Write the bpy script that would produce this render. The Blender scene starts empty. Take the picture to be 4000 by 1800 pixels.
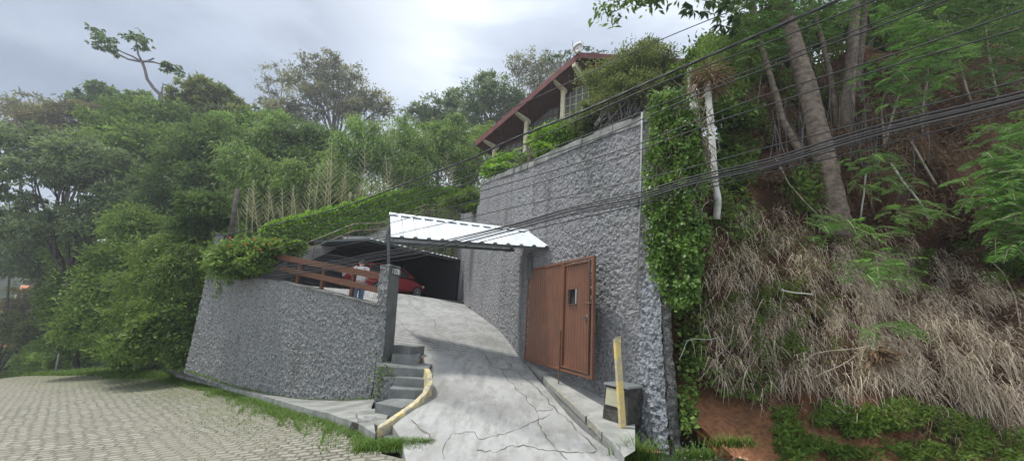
import bpy, math, random
import numpy as np
from mathutils import Vector, Matrix
random.seed(7); RNG = np.random.default_rng(11)
from mathutils import noise as _mn
def sn(x, y, z=0.0): return _mn.noise(Vector((x, y, z))) * .62 + .5
PI = math.pi
scene = bpy.context.scene
COL = scene.collection

# ------------------------------------------------------------------ camera model
F = 1500.0; CZ = 1.75
_p = math.radians(12.24); _r = math.radians(3.55)
cf = Vector((0, math.cos(_p), math.sin(_p))); cu0 = Vector((0, -math.sin(_p), math.cos(_p))); cr0 = Vector((1, 0, 0))
cR = cr0 * math.cos(_r) + cu0 * math.sin(_r); cU = -cr0 * math.sin(_r) + cu0 * math.cos(_r)

def ratio(u, v):
    d = cf + cR * ((u - 2000) / F) + cU * ((900 - v) / F)
    return d.x / d.y, d.z / d.y

def at(u, v, Y):
    a, b = ratio(u, v)
    return Vector((a * Y, Y, b * Y + CZ))

def atz(u, v, z):
    a, b = ratio(u, v)
    Y = (z - CZ) / b
    return Vector((a * Y, Y, z))

def onwall(u, v, A, B):
    """point on the vertical plane through plan points A and B"""
    a, b = ratio(u, v)
    dx, dy = B[0] - A[0], B[1] - A[1]
    Y = (A[0] * dy - A[1] * dx) / (a * dy - dx)
    return Vector((a * Y, Y, b * Y + CZ))

def road_z(x, y):
    s = 0.1165 * x if x < 0 else 0.04 * x
    return CZ - 1.75 + s - 0.0
def onroad(u, v, dz=0.0):
    a, b = ratio(u, v)
    Y = (CZ - 0 - (dz)) / (-(b) + (0.1165 * a if a < 0 else 0.04 * a))
    return Vector((a * Y, Y, b * Y + CZ))

# ------------------------------------------------------------------ noise
def _hash(ix, iy, iz):
    h = (ix * 374761393 + iy * 668265263 + iz * 2147483647 + 12345) & 0xffffffff
    h = ((h ^ (h >> 13)) * 1274126177) & 0xffffffff
    h = ((h ^ (h >> 16)) * 2246822519) & 0xffffffff
    return ((h ^ (h >> 15)) & 0xffffff) / float(0xffffff)
def vnoise(P):
    P = np.asarray(P, dtype=np.float64)
    i = np.floor(P).astype(np.int64); f = P - i; f = f * f * (3 - 2 * f)
    out = 0
    for a in (0, 1):
        for b in (0, 1):
            for c in (0, 1):
                w = (f[:, 0] if a else 1 - f[:, 0]) * (f[:, 1] if b else 1 - f[:, 1]) * (f[:, 2] if c else 1 - f[:, 2])
                out = out + w * _hash(i[:, 0] + a, i[:, 1] + b, i[:, 2] + c)
    return out
def fbm(P, oct=3):
    P = np.asarray(P, dtype=np.float64); s = 0; a = 1; t = 0
    for k in range(oct):
        s = s + a * vnoise(P * (2 ** k) + 17.3 * k); t += a; a *= .5
    return s / t

# ------------------------------------------------------------------ mesh helpers
def root_of(o):
    while o.parent: o = o.parent
    return o

def link(name, me, mats, parent):
    o = bpy.data.objects.new(name, me); COL.objects.link(o)
    for m in (mats if isinstance(mats, (list, tuple)) else [mats]):
        me.materials.append(m)
    if parent is not None: o.parent = parent
    return o

def mesh_np(name, V, Fc, mat, parent=None, tint=None, smooth=False):
    """V (n,3), Fc (m,k) face indices"""
    V = np.asarray(V, dtype=np.float64)
    if parent is not None:
        V = V - np.array(root_of(parent).location)
    Fc = np.asarray(Fc, dtype=np.int32); m, k = Fc.shape
    me = bpy.data.meshes.new(name)
    me.vertices.add(len(V)); me.vertices.foreach_set("co", V.astype(np.float32).ravel())
    me.loops.add(m * k); me.loops.foreach_set("vertex_index", Fc.ravel())
    me.polygons.add(m); me.polygons.foreach_set("loop_start", (np.arange(m) * k).astype(np.int32))
    me.polygons.foreach_set("use_smooth", np.full(m, smooth, dtype=bool))
    me.update(calc_edges=True)
    if tint is not None:
        at_ = me.attributes.new("tint", 'FLOAT', 'FACE'); at_.data.foreach_set("value", np.asarray(tint, dtype=np.float32))
    return link(name, me, mat, parent)

class MB:
    def __init__(s): s.v = []; s.f = []
    def add(s, vs, fs):
        n = len(s.v); s.v += [tuple(p) for p in vs]; s.f += [tuple(i + n for i in f) for f in fs]; return s
    def hexa(s, b, t):
        """b: 4 bottom points (ccw from above), t: 4 top points"""
        return s.add(list(b) + list(t), [(3, 2, 1, 0), (4, 5, 6, 7), (0, 1, 5, 4), (1, 2, 6, 5), (2, 3, 7, 6), (3, 0, 4, 7)])
    def box(s, c, ax, ay, az):
        """c centre, ax ay az full-length vectors"""
        c = Vector(c); x = Vector(ax) / 2; y = Vector(ay) / 2; z = Vector(az) / 2
        return s.hexa([c - x - y - z, c + x - y - z, c + x + y - z, c - x + y - z], [c - x - y + z, c + x - y + z, c + x + y + z, c - x + y + z])
    def beam(s, p, q, w, h, up=(0, 0, 1)):
        p = Vector(p); q = Vector(q); d = (q - p); L = d.length; d.normalize()
        sd = d.cross(Vector(up)).normalized(); u = sd.cross(d).normalized()
        return s.box((p + q) / 2, d * L, sd * w, u * h)
    def tube(s, pts, rad, n=6, cap=True):
        pts = [Vector(p) for p in pts]
        if not isinstance(rad, (list, tuple)): rad = [rad] * len(pts)
        base = len(s.v); ref = Vector((0.13, 0.21, 0.97))
        prev = None
        for i, p in enumerate(pts):
            d = (pts[min(i + 1, len(pts) - 1)] - pts[max(i - 1, 0)]).normalized()
            if prev is None:
                a = d.cross(ref)
                if a.length < .1: a = d.cross(Vector((1, 0, 0)))
            else: a = prev - d * prev.dot(d)
            a.normalize(); prev = a; b = d.cross(a)
            for k in range(n):
                t = 2 * PI * k / n
                s.v.append(tuple(p + (a * math.cos(t) + b * math.sin(t)) * rad[i]))
        for i in range(len(pts) - 1):
            for k in range(n):
                s.f.append((base + i * n + k, base + i * n + (k + 1) % n, base + (i + 1) * n + (k + 1) % n, base + (i + 1) * n + k))
        if cap:
            s.f.append(tuple(base + k for k in range(n))[::-1]); e = base + (len(pts) - 1) * n
            s.f.append(tuple(e + k for k in range(n)))
        return s
    def prism(s, poly, ext):
        """poly: list of points of one polygon; ext: extrusion vector"""
        n = len(poly); e = Vector(ext); P = [Vector(p) for p in poly]
        return s.add(P + [p + e for p in P], [tuple(range(n))[::-1], tuple(range(n, 2 * n))] + [(i, (i + 1) % n, n + (i + 1) % n, n + i) for i in range(n)])
    def sphere(s, c, r, nu=10, nv=7):
        rx, ry, rz = r if isinstance(r, (tuple, list)) else (r, r, r)
        b = len(s.v)
        for j in range(nv + 1):
            th = PI * j / nv
            for i in range(nu):
                ph = 2 * PI * i / nu
                s.v.append((c[0] + rx * math.sin(th) * math.cos(ph), c[1] + ry * math.sin(th) * math.sin(ph), c[2] + rz * math.cos(th)))
        for j in range(nv):
            for i in range(nu):
                s.f.append((b + j * nu + i, b + (j + 1) * nu + i, b + (j + 1) * nu + (i + 1) % nu, b + j * nu + (i + 1) % nu))
        return s
    def build(s, name, mat, parent=None, smooth=False, bevel=0):
        off = Vector(root_of(parent).location) if parent is not None else Vector((0, 0, 0))
        me = bpy.data.meshes.new(name)
        me.from_pydata([tuple(Vector(p) - off) for p in s.v], [], s.f); me.update()
        me.validate()
        if smooth: me.polygons.foreach_set("use_smooth", [True] * len(me.polygons))
        o = link(name, me, mat, parent)
        if bevel:
            b = o.modifiers.new("bevel", 'BEVEL'); b.width = bevel; b.segments = 2; b.limit_method = 'ANGLE'
        return o

def tag(o, label=None, cat=None, group=None, kind=None):
    if label: o['label'] = label
    if cat: o['category'] = cat
    if group: o['group'] = group
    if kind: o['kind'] = kind
    return o
def thing(name, label, cat, loc, group=None):
    o = bpy.data.objects.new(name, None); COL.objects.link(o); o.location = loc; o.empty_display_size = .2
    return tag(o, label, cat, group)

# ------------------------------------------------------------------ materials
def new_mat(name):
    m = bpy.data.materials.new(name); m.use_nodes = True
    nt = m.node_tree; nt.nodes.clear()
    out = nt.nodes.new('ShaderNodeOutputMaterial')
    return m, nt, out
def N(nt, t, **kw):
    n = nt.nodes.new(t)
    for k, v in kw.items(): setattr(n, k, v)
    return n
def ramp(nt, fac, stops):
    r = N(nt, 'ShaderNodeValToRGB'); e = r.color_ramp.elements
    while len(e) > 1: e.remove(e[-1])
    e[0].position = stops[0][0]; e[0].color = (*stops[0][1], 1)
    for p, c in stops[1:]:
        x = e.new(p); x.color = (*c, 1)
    nt.links.new(fac, r.inputs[0]); return r.outputs[0]
def noise(nt, scale, detail=3, rough=.55, vec=None, dist=0):
    n = N(nt, 'ShaderNodeTexNoise'); n.inputs['Scale'].default_value = scale; n.inputs['Detail'].default_value = detail
    n.inputs['Roughness'].default_value = rough; n.inputs['Distortion'].default_value = dist
    if vec is not None: nt.links.new(vec, n.inputs['Vector'])
    return n.outputs[0]
def wpos(nt, scale=(1, 1, 1), rot=(0, 0, 0)):
    g = N(nt, 'ShaderNodeNewGeometry'); m = N(nt, 'ShaderNodeMapping')
    m.inputs['Scale'].default_value = scale; m.inputs['Rotation'].default_value = rot
    nt.links.new(g.outputs['Position'], m.inputs[0]); return m.outputs[0]
def mixc(nt, fac, a, b, mode='MIX'):
    m = N(nt, 'ShaderNodeMix', data_type='RGBA', blend_type=mode)
    for sock, val in ((m.inputs[0], fac), (m.inputs[6], a), (m.inputs[7], b)):
        if hasattr(val, 'links') or hasattr(val, 'is_linked'): nt.links.new(val, sock)
        elif isinstance(val, tuple): sock.default_value = (*val, 1)
        else: sock.default_value = val
    return m.outputs[2]
def mth(nt, op, a, b=0.0, clamp=False):
    m = N(nt, 'ShaderNodeMath', operation=op, use_clamp=clamp)
    for s, v in ((m.inputs[0], a), (m.inputs[1], b)):
        if hasattr(v, 'is_linked'): nt.links.new(v, s)
        else: s.default_value = v
    return m.outputs[0]
def finish(nt, out, color, rough=.85, bump=None, bstr=.5, bdist=.02, metal=0, spec=.3, **kw):
    b = N(nt, 'ShaderNodeBsdfPrincipled')
    if hasattr(color, 'is_linked'): nt.links.new(color, b.inputs['Base Color'])
    else: b.inputs['Base Color'].default_value = (*color, 1)
    if hasattr(rough, 'is_linked'): nt.links.new(rough, b.inputs['Roughness'])
    else: b.inputs['Roughness'].default_value = rough
    b.inputs['Metallic'].default_value = metal; b.inputs['Specular IOR Level'].default_value = spec
    if bump is not None:
        bp = N(nt, 'ShaderNodeBump'); bp.inputs['Strength'].default_value = bstr; bp.inputs['Distance'].default_value = bdist
        nt.links.new(bump, bp.inputs['Height']); nt.links.new(bp.outputs[0], b.inputs['Normal'])
    nt.links.new(b.outputs[0], out.inputs[0]); return b
def simple(name, c1, c2=None, scale=4, rough=.8, bstr=.3, bscale=30, bdist=.01, metal=0, spec=.3, detail=4, pos=(.35, .65), stretch=(1, 1, 1)):
    m, nt, out = new_mat(name); p = wpos(nt, stretch)
    c2 = c2 or tuple(x * .75 for x in c1)
    col = ramp(nt, noise(nt, scale, detail, .6, p), [(pos[0], c1), (pos[1], c2)])
    finish(nt, out, col, rough, noise(nt, bscale, 3, .6, p), bstr, bdist, metal, spec); return m
def leafmat(name, dark, light, trans=.42, rough=.55):
    m, nt, out = new_mat(name)
    a = N(nt, 'ShaderNodeAttribute', attribute_name='tint')
    col = ramp(nt, a.outputs['Fac'], [(0, dark), (1, light)])
    b = N(nt, 'ShaderNodeBsdfPrincipled'); nt.links.new(col, b.inputs['Base Color']); b.inputs['Roughness'].default_value = rough
    b.inputs['Specular IOR Level'].default_value = .25
    t = N(nt, 'ShaderNodeBsdfTranslucent'); nt.links.new(mixc(nt, .35, col, (.25, .35, .04)), t.inputs[0])
    ms = N(nt, 'ShaderNodeMixShader'); ms.inputs[0].default_value = trans
    nt.links.new(b.outputs[0], ms.inputs[1]); nt.links.new(t.outputs[0], ms.inputs[2]); nt.links.new(ms.outputs[0], out.inputs[0])
    return m

M = {}
def roughcast(name, lo, hi, moss=True, purple=None):
    m, nt, out = new_mat(name); p = wpos(nt)
    n1 = noise(nt, 19, 3, .6, p, .6); n2 = noise(nt, .8, 4, .6, p); n3 = noise(nt, 55, 2, .5, p)
    vo = N(nt, 'ShaderNodeTexVoronoi'); vo.inputs['Scale'].default_value = 20; nt.links.new(p, vo.inputs['Vector'])
    h = mth(nt, 'ADD', mth(nt, 'MULTIPLY', n1, 1.0), mth(nt, 'MULTIPLY', mth(nt, 'SUBTRACT', 1.0, vo.outputs['Distance']), .45))
    col = ramp(nt, n1, [(.36, lo), (.62, hi)])
    if purple: col = mixc(nt, ramp(nt, noise(nt, .35, 3, .6, p), [(.42, (0, 0, 0)), (.6, (1, 1, 1))]), col, ramp(nt, n1, [(.36, tuple(x * .85 for x in purple)), (.64, purple)]))
    # damp dark stains running down and mossy patches
    st = noise(nt, 1.0, 4, .65, wpos(nt, (1.6, 1.6, .35)))
    col = mixc(nt, ramp(nt, st, [(.52, (0, 0, 0)), (.72, (.5, .5, .5))]), col, (.08, .08, .076))
    if moss: col = mixc(nt, ramp(nt, n2, [(.62, (0, 0, 0)), (.78, (.6, .6, .6))]), col, (.07, .08, .045))
    finish(nt, out, col, .92, mth(nt, 'ADD', h, mth(nt, 'MULTIPLY', n3, .25)), .9, .045, spec=.15)
    return m
M['wallL'] = roughcast('grey_roughcast', (.11, .115, .113), (.295, .302, .297))
M['wallR'] = roughcast('grey_roughcast_tall', (.12, .122, .123), (.295, .30, .302), purple=(.265, .258, .265))
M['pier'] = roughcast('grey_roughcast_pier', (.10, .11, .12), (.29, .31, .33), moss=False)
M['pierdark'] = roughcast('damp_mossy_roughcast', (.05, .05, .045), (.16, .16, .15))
M['smooth'] = simple('smooth_grey_render', (.165, .175, .175), (.12, .128, .128), 3, .85, .3, 40)
M['darkmoss'] = simple('dark_mossy_concrete', (.085, .08, .07), (.035, .035, .03), 6, .95, .9, 14, .04)
M['concrete'] = simple('weathered_concrete', (.36, .36, .34), (.22, .225, .21), 2.2, .9, .35, 35, .01)
M['coping'] = simple('mossy_coping_concrete', (.23, .235, .225), (.06, .065, .055), 2.6, .9, .6, 22, .02)
M['step'] = simple('step_concrete', (.21, .22, .215), (.13, .138, .132), 4, .9, .4, 30, .012)
M['pave'] = simple('pavement_concrete', (.29, .295, .275), (.15, .158, .145), 1.8, .9, .4, 25, .01, stretch=(1, 2.5, 1))
M['brown'] = simple('brown_painted_steel', (.178, .078, .043), (.138, .062, .036), 3, .42, .08, 8, .01, spec=.5)
M['wood'] = simple('brown_timber', (.155, .068, .036), (.09, .042, .026), 5, .7, .4, 30, .01, stretch=(1, 1, 6))
M['yellow'] = simple('worn_yellow_paint', (.62, .47, .17), (.40, .36, .25), 5, .75, .6, 18, .02, pos=(.45, .62))
M['ochre'] = simple('faded_ochre_tube', (.30, .26, .17), (.20, .17, .12), 5, .7, .1, 20)
M['kerbg'] = simple('concrete_with_yellow_traces', (.25, .25, .225), (.46, .39, .19), 9, .9, .6, 22, .02, pos=(.55, .68))
M['kerby'] = simple('flaking_yellow_kerb_paint', (.60, .50, .24), (.34, .32, .27), 7, .8, .7, 18, .03, pos=(.42, .6))
M['white_metal'] = simple('white_metal_sheet', (.66, .70, .72), (.52, .56, .58), 2.5, .42, .05, 5, .01, spec=.5)
M['grey_metal'] = simple('grey_metal', (.10, .115, .12), (.075, .085, .09), 4, .55, .1, 10)
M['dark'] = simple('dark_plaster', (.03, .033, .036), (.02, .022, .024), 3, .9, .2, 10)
M['darkfloor'] = simple('garage_floor', (.20, .2, .2), (.14, .14, .14), 3, .9, .2, 10)
M['trunk'] = simple('smooth_grey_bark', (.25, .20, .155), (.095, .075, .058), 7, .9, .9, 26, .03, detail=6, stretch=(1, 1, 1.6))
M['trunkdk'] = simple('dark_bark', (.07, .06, .05), (.035, .03, .026), 4, .95, .6, 16, .02)
M['pale'] = simple('pale_smooth_bark', (.55, .55, .50), (.33, .34, .30), 5, .7, .3, 12, .01, pos=(.45, .7))
M['drybam'] = simple('tan_bamboo_cane', (.42, .39, .22), (.25, .25, .13), 3, .8, .1, 20)
M['twig'] = simple('dry_twig', (.36, .31, .24), (.20, .165, .125), 6, .9, .2, 20)
M['greytwig'] = simple('grey_branch', (.15, .135, .13), (.09, .08, .08), 6, .9, .2, 20)
M['rubber'] = simple('black_cable_rubber', (.018, .018, .02), (.012, .012, .013), 5, .45, 0, 5, spec=.5)
M['greycable'] = simple('grey_cable', (.10, .10, .105), (.07, .07, .075), 5, .5, 0, 5)
M['pipe'] = simple('grey_conduit', (.34, .36, .35), (.24, .25, .24), 5, .6, .1, 5)
M['cream'] = simple('cream_painted_wood', (.66, .60, .42), (.52, .48, .34), 4, .65, .1, 8)
M['fascia'] = simple('red_brown_fascia', (.17, .055, .048), (.11, .04, .038), 3, .7, .1, 8)
M['soffit'] = simple('dark_red_soffit_boards', (.13, .062, .052), (.07, .035, .03), 2, .85, .2, 8, stretch=(4, 1, 1))
M['tile'] = simple('orange_roof_tiles', (.50, .20, .10), (.34, .13, .07), 2, .85, .6, 6, .05)
M['houseW'] = simple('house_wall', (.36, .34, .29), (.25, .24, .21), 2, .9, .1, 8)
M['houseD'] = simple('recess_shade_wall', (.085, .07, .06), (.05, .042, .038), 2, .9, .2, 8)  # wall colour darkened to stand for shade in the recess under the roof
M['dish'] = simple('grey_dish', (.085, .09, .10), (.06, .065, .07), 4, .5, 0, 5)
M['carred'] = simple('red_car_paint', (.30, .018, .026), (.26, .016, .022), 2, .25, 0, 5, spec=.6)
M['glassdk'] = simple('dark_car_glass', (.02, .022, .026), (.015, .016, .02), 2, .1, 0, 5, spec=.7)
M['tyre'] = simple('tyre_rubber', (.02, .02, .02), (.015, .015, .015), 3, .85, .2, 30)
M['alloy'] = simple('alloy_rim', (.55, .56, .58), (.45, .46, .48), 3, .35, 0, 5, metal=.6)
M['lamp'] = simple('clear_lamp_lens', (.7, .7, .68), (.5, .45, .45), 3, .2, 0, 5)
M['skin'] = simple('skin', (.52, .29, .20), (.46, .25, .17), 3, .6, 0, 5)
M['shirt'] = simple('white_shirt_cloth', (.72, .70, .72), (.62, .60, .62), 6, .9, .3, 25, .01)
M['jeans'] = simple('blue_jeans', (.12, .20, .32), (.075, .13, .23), 7, .9, .4, 30, .01)
M['hair'] = simple('dark_hair', (.045, .035, .03), (.03, .024, .02), 9, .8, .4, 60, .005)
M['beige'] = simple('beige_panel', (.42, .40, .28), (.34, .33, .23), 3, .7, .1, 10)
M['plate'] = simple('number_plate_enamel', (.075, .08, .082), (.06, .065, .066), 4, .5, 0, 5)
M['letter'] = simple('white_numeral', (.75, .76, .74), (.6, .61, .6), 8, .5, 0, 5)
M['flower'] = simple('red_flower', (.62, .06, .04), (.5, .05, .04), 5, .7, 0, 5)
M['rust'] = simple('rusty_steel', (.20, .12, .08), (.12, .075, .05), 8, .8, .3, 20)

# glass for windows
def glassm():
    m, nt, out = new_mat('window_glass'); finish(nt, out, (.16, .18, .19), .12, spec=.7); return m
M['glass'] = glassm()

M['lf_mid'] = leafmat('mid_green_leaves', (0.029, 0.064, 0.020), (0.253, 0.385, 0.091))
M['lf_dark'] = leafmat('dark_green_leaves', (0.021, 0.045, 0.020), (0.146, 0.238, 0.085))
M['lf_blue'] = leafmat('bluish_far_leaves', (0.041, 0.070, 0.044), (0.268, 0.340, 0.173))
M['lf_bright'] = leafmat('bright_green_leaves', (.04, .08, .018), (.20, .30, .06), .38)
M['lf_olive'] = leafmat('olive_leaves', (0.055, 0.076, 0.030), (0.264, 0.290, 0.114))
M['lf_bamboo'] = leafmat('bamboo_leaves', (0.041, 0.085, 0.022), (0.308, 0.475, 0.121), .35)
M['lf_grey'] = leafmat('greyish_leaves', (0.071, 0.068, 0.049), (0.361, 0.328, 0.202))
M['lf_hedge'] = leafmat('hedge_leaves', (0.034, 0.085, 0.016), (0.403, 0.679, 0.081), .35)
M['lf_ivy'] = leafmat('ivy_leaves', (.02, .055, .015), (.20, .34, .07), .3, .4)
M['lf_fern'] = leafmat('feathery_leaves', (0.028, 0.094, 0.020), (0.169, 0.377, 0.065), .4)
M['lf_dry'] = leafmat('dry_grass_blades', (.20, .15, .115), (.86, .74, .57), .2, .8)
M['lf_drydk'] = leafmat('dead_brown_leaves', (.07, .042, .028), (.27, .175, .11), .15, .8)
M['lf_grass'] = leafmat('grass_blades', (.035, .085, .012), (.17, .29, .05), .35)
M['lf_brown'] = leafmat('reddish_brown_leaves', (.06, .045, .03), (.17, .115, .08))

def bankmat():
    m, nt, out = new_mat('red_earth'); p = wpos(nt)
    n1 = noise(nt, 1.3, 5, .65, p); n2 = noise(nt, 14, 4, .6, p)
    col = ramp(nt, n1, [(.3, (.04, .024, .016)), (.5, (.095, .05, .03)), (.68, (.065, .045, .028))])
    col = mixc(nt, ramp(nt, n2, [(.5, (0, 0, 0)), (.7, (.6, .6, .6))]), col, (.06, .035, .02))
    g = N(nt, 'ShaderNodeSeparateXYZ'); nt.links.new(p, g.inputs[0])
    lowk = ramp(nt, mth(nt, 'ADD', mth(nt, 'MULTIPLY', g.outputs[2], .25), mth(nt, 'MULTIPLY', n1, .35)), [(.20, (1, 1, 1)), (.42, (0, 0, 0))])
    col = mixc(nt, lowk, col, ramp(nt, n2, [(.4, (.34, .165, .085)), (.65, (.20, .095, .05))]))
    finish(nt, out, col, .95, n2, .9, .06, spec=.1); return m
M['earth'] = bankmat()
M['soil'] = simple('orange_soil', (.33, .165, .085), (.20, .095, .05), 2.5, .95, .8, 25, .03)
M['forestfloor'] = simple('forest_floor', (.03, .045, .018), (.015, .024, .01), 1.5, .95, .9, 4, .3)
M['verge'] = simple('mossy_ground', (.10, .12, .05), (.06, .07, .035), 3, .95, .8, 30, .02)

def roadmat():
    m, nt, out = new_mat('cobblestone_setts')
    p0 = wpos(nt, (1, 1, 0), (0, 0, math.radians(-8)))
    n = N(nt, 'ShaderNodeTexNoise'); n.inputs['Scale'].default_value = 1.7; n.inputs['Detail'].default_value = 5; n.inputs['Roughness'].default_value = .62; nt.links.new(p0, n.inputs['Vector'])
    vs = N(nt, 'ShaderNodeVectorMath', operation='SUBTRACT'); vs.inputs[1].default_value = (.5, .5, .5); nt.links.new(n.outputs['Color'], vs.inputs[0])
    sc = N(nt, 'ShaderNodeVectorMath', operation='SCALE'); sc.inputs['Scale'].default_value = .30; nt.links.new(vs.outputs[0], sc.inputs[0])
    ad = N(nt, 'ShaderNodeVectorMath', operation='ADD'); nt.links.new(p0, ad.inputs[0]); nt.links.new(sc.outputs[0], ad.inputs[1])
    nf = N(nt, 'ShaderNodeTexNoise'); nf.inputs['Scale'].default_value = 9; nf.inputs['Detail'].default_value = 3; nt.links.new(p0, nf.inputs['Vector'])
    v2 = N(nt, 'ShaderNodeVectorMath', operation='SUBTRACT'); v2.inputs[1].default_value = (.5, .5, .5); nt.links.new(nf.outputs['Color'], v2.inputs[0])
    s2_ = N(nt, 'ShaderNodeVectorMath', operation='SCALE'); s2_.inputs['Scale'].default_value = .055; nt.links.new(v2.outputs[0], s2_.inputs[0])
    a2_ = N(nt, 'ShaderNodeVectorMath', operation='ADD'); nt.links.new(ad.outputs[0], a2_.inputs[0]); nt.links.new(s2_.outputs[0], a2_.inputs[1]); ad = a2_
    def brick(c1, c2, cm, ms, smooth):
        b = N(nt, 'ShaderNodeTexBrick'); b.inputs['Scale'].default_value = 1; b.inputs['Brick Width'].default_value = .215; b.inputs['Row Height'].default_value = .13
        b.inputs['Mortar Size'].default_value = ms; b.inputs['Mortar Smooth'].default_value = smooth; b.inputs['Color1'].default_value = (*c1, 1); b.inputs['Color2'].default_value = (*c2, 1)
        b.inputs['Mortar'].default_value = (*cm, 1); b.inputs['Bias'].default_value = 0; b.offset = .5
        nt.links.new(ad.outputs[0], b.inputs['Vector']); return b
    b = brick((.34, .325, .28), (.20, .19, .165), (.10, .097, .07), .024, .5)
    h = brick((1, 1, 1), (.7, .7, .7), (0, 0, 0), .034, 1.0)
    g = noise(nt, 28, 4, .65, p0); big = noise(nt, .35, 4, .6, p0)
    col = mixc(nt, ramp(nt, g, [(.4, (0, 0, 0)), (.72, (.55, .55, .55))]), b.outputs[0], (.19, .18, .14))
    col = mixc(nt, ramp(nt, big, [(.42, (0, 0, 0)), (.60, (.6, .6, .6))]), col, (.22, .21, .165))
    # moss and grass stain creeping in from the verge and over the crest
    sx = N(nt, 'ShaderNodeSeparateXYZ'); nt.links.new(wpos(nt), sx.inputs[0])
    d = mth(nt, 'ADD', mth(nt, 'MULTIPLY', sx.outputs[0], .50), mth(nt, 'MULTIPLY', sx.outputs[1], .866))   # distance-like towards the verge
    mk = mth(nt, 'ADD', mth(nt, 'MULTIPLY', d, .33), mth(nt, 'MULTIPLY', noise(nt, 1.7, 4, .7, p0), 2.2))
    k = ramp(nt, mth(nt, 'MULTIPLY', mk, .22), [(.56, (0, 0, 0)), (.80, (.9, .9, .9))])
    col = mixc(nt, k, col, mixc(nt, g, (.10, .12, .045), (.16, .17, .075)))
    hh = mth(nt, 'ADD', h.outputs['Color'], mth(nt, 'MULTIPLY', g, .35))
    finish(nt, out, col, .85, hh, .8, .03, spec=.25); return m
M['road'] = roadmat()

def drivemat():
    m, nt, out = new_mat('driveway_concrete'); p = wpos(nt)
    n1 = noise(nt, .9, 5, .65, p); n2 = noise(nt, 22, 3, .6, p); n3 = noise(nt, 2.5, 5, .7, wpos(nt, (2.2, .7, 1)))
    col = ramp(nt, n1, [(.3, (.385, .39, .38)), (.48, (.33, .335, .325)), (.66, (.25, .25, .238))])
    col = mixc(nt, ramp(nt, n3, [(.46, (0, 0, 0)), (.66, (.6, .6, .6))]), col, (.17, .165, .15))
    sx = N(nt, 'ShaderNodeSeparateXYZ'); nt.links.new(p, sx.inputs[0])
    # cross grooves pressed into the steep part of the ramp
    t = mth(nt, 'ADD', mth(nt, 'MULTIPLY', sx.outputs[1], .985), mth(nt, 'MULTIPLY', sx.outputs[0], -.17))
    t = mth(nt, 'ADD', t, mth(nt, 'MULTIPLY', n1, .12))
    w = mth(nt, 'SINE', mth(nt, 'MULTIPLY', t, 2 * PI / .16)); w = mth(nt, 'ADD', mth(nt, 'MULTIPLY', w, .5), .5)
    mask = mth(nt, 'MULTIPLY', ramp(nt, mth(nt, 'MULTIPLY', t, .05), [(.475, (0, 0, 0)), (.50, (1, 1, 1)), (.70, (1, 1, 1)), (.76, (0, 0, 0))]), 1)
    gr = mth(nt, 'MULTIPLY', ramp(nt, w, [(.62, (0, 0, 0)), (.9, (1, 1, 1))]), mask)
    col = mixc(nt, mth(nt, 'MULTIPLY', gr, .55), col, (.15, .15, .14))
    # older brown-stained slabs at the mouth
    k = mth(nt, 'ADD', mth(nt, 'MULTIPLY', sx.outputs[1], -.12), mth(nt, 'MULTIPLY', n1, .9))
    col = mixc(nt, ramp(nt, k, [(-.22 + .0, (0, 0, 0)), (.0, (.5, .5, .5))]), col, (.27, .24, .20))
    hh = mth(nt, 'ADD', n2, mth(nt, 'MULTIPLY', gr, -1.2))
    finish(nt, out, col, .85, hh, .5, .012, spec=.25); return m
M['drive'] = drivemat()
M['crack'] = simple('crack_dirt', (.095, .09, .08), (.16, .155, .13), 6, .95, .4, 20)

# ------------------------------------------------------------------ foliage
def kites(C, L, W, D=None, fold=.12, droop=0.0):
    """leaf quads: C (n,3) base points, L length (n), W width (n), D preferred axis (n,3)"""
    n = len(C); L = np.broadcast_to(L, (n,))[:, None]; W = np.broadcast_to(W, (n,))[:, None]
    d = RNG.normal(size=(n, 3))
    if D is not None: d = d * .55 + np.asarray(D)
    d[:, 2] -= droop
    d /= np.linalg.norm(d, axis=1)[:, None] + 1e-9
    w = np.cross(d, RNG.normal(size=(n, 3)) * .8 + np.array([0, 0, 1.0])); w /= np.linalg.norm(w, axis=1)[:, None] + 1e-9
    nn = np.cross(d, w)
    V = np.empty((n, 4, 3))
    V[:, 0] = C; V[:, 1] = C + d * L * .45 + w * W * .5 - nn * L * fold; V[:, 2] = C + d * L; V[:, 3] = C + d * L * .45 - w * W * .5 - nn * L * fold
    Fc = np.arange(n * 4).reshape(n, 4)
    return V.reshape(-1, 3), Fc

def blob_points(blobs, leaf_n, clump_r=.35, shell=.45):
    """blobs: list of (centre Vector, (rx,ry,rz)); returns points, outward dirs, tint"""
    vol = np.array([b[1][0] * b[1][1] * b[1][2] for b in blobs]) ** (2 / 3.); vol /= vol.sum()
    P = []; O = []; T = []
    for (c, r), w in zip(blobs, vol):
        n = max(20, int(leaf_n * w)); r = np.array(r); c = np.array(c)
        nc = max(6, int(n / 38))
        q = RNG.normal(size=(nc, 3)); q /= np.linalg.norm(q, axis=1)[:, None]
        rad = shell + (1 - shell) * RNG.random(nc) ** .7
        lump = .78 + .5 * vnoise(q * 2.2 + c * .7)
        cc = c + q * (rad * lump)[:, None] * r
        k = RNG.integers(0, nc, n); cr = clump_r * r.min() * (.5 + RNG.random(nc))[k][:, None]
        g = RNG.normal(size=(n, 3)) * cr * .62; g[:, 2] *= .5
        P.append(cc[k] + g); o = q[k] * .6; o[:, 2] += .1; O.append(o)
        ct = RNG.random(nc); T.append(np.clip(ct[k] ** 1.3 * .78 + RNG.random(n) * .25, 0, 1))
    return np.concatenate(P), np.concatenate(O), np.concatenate(T)

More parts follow.
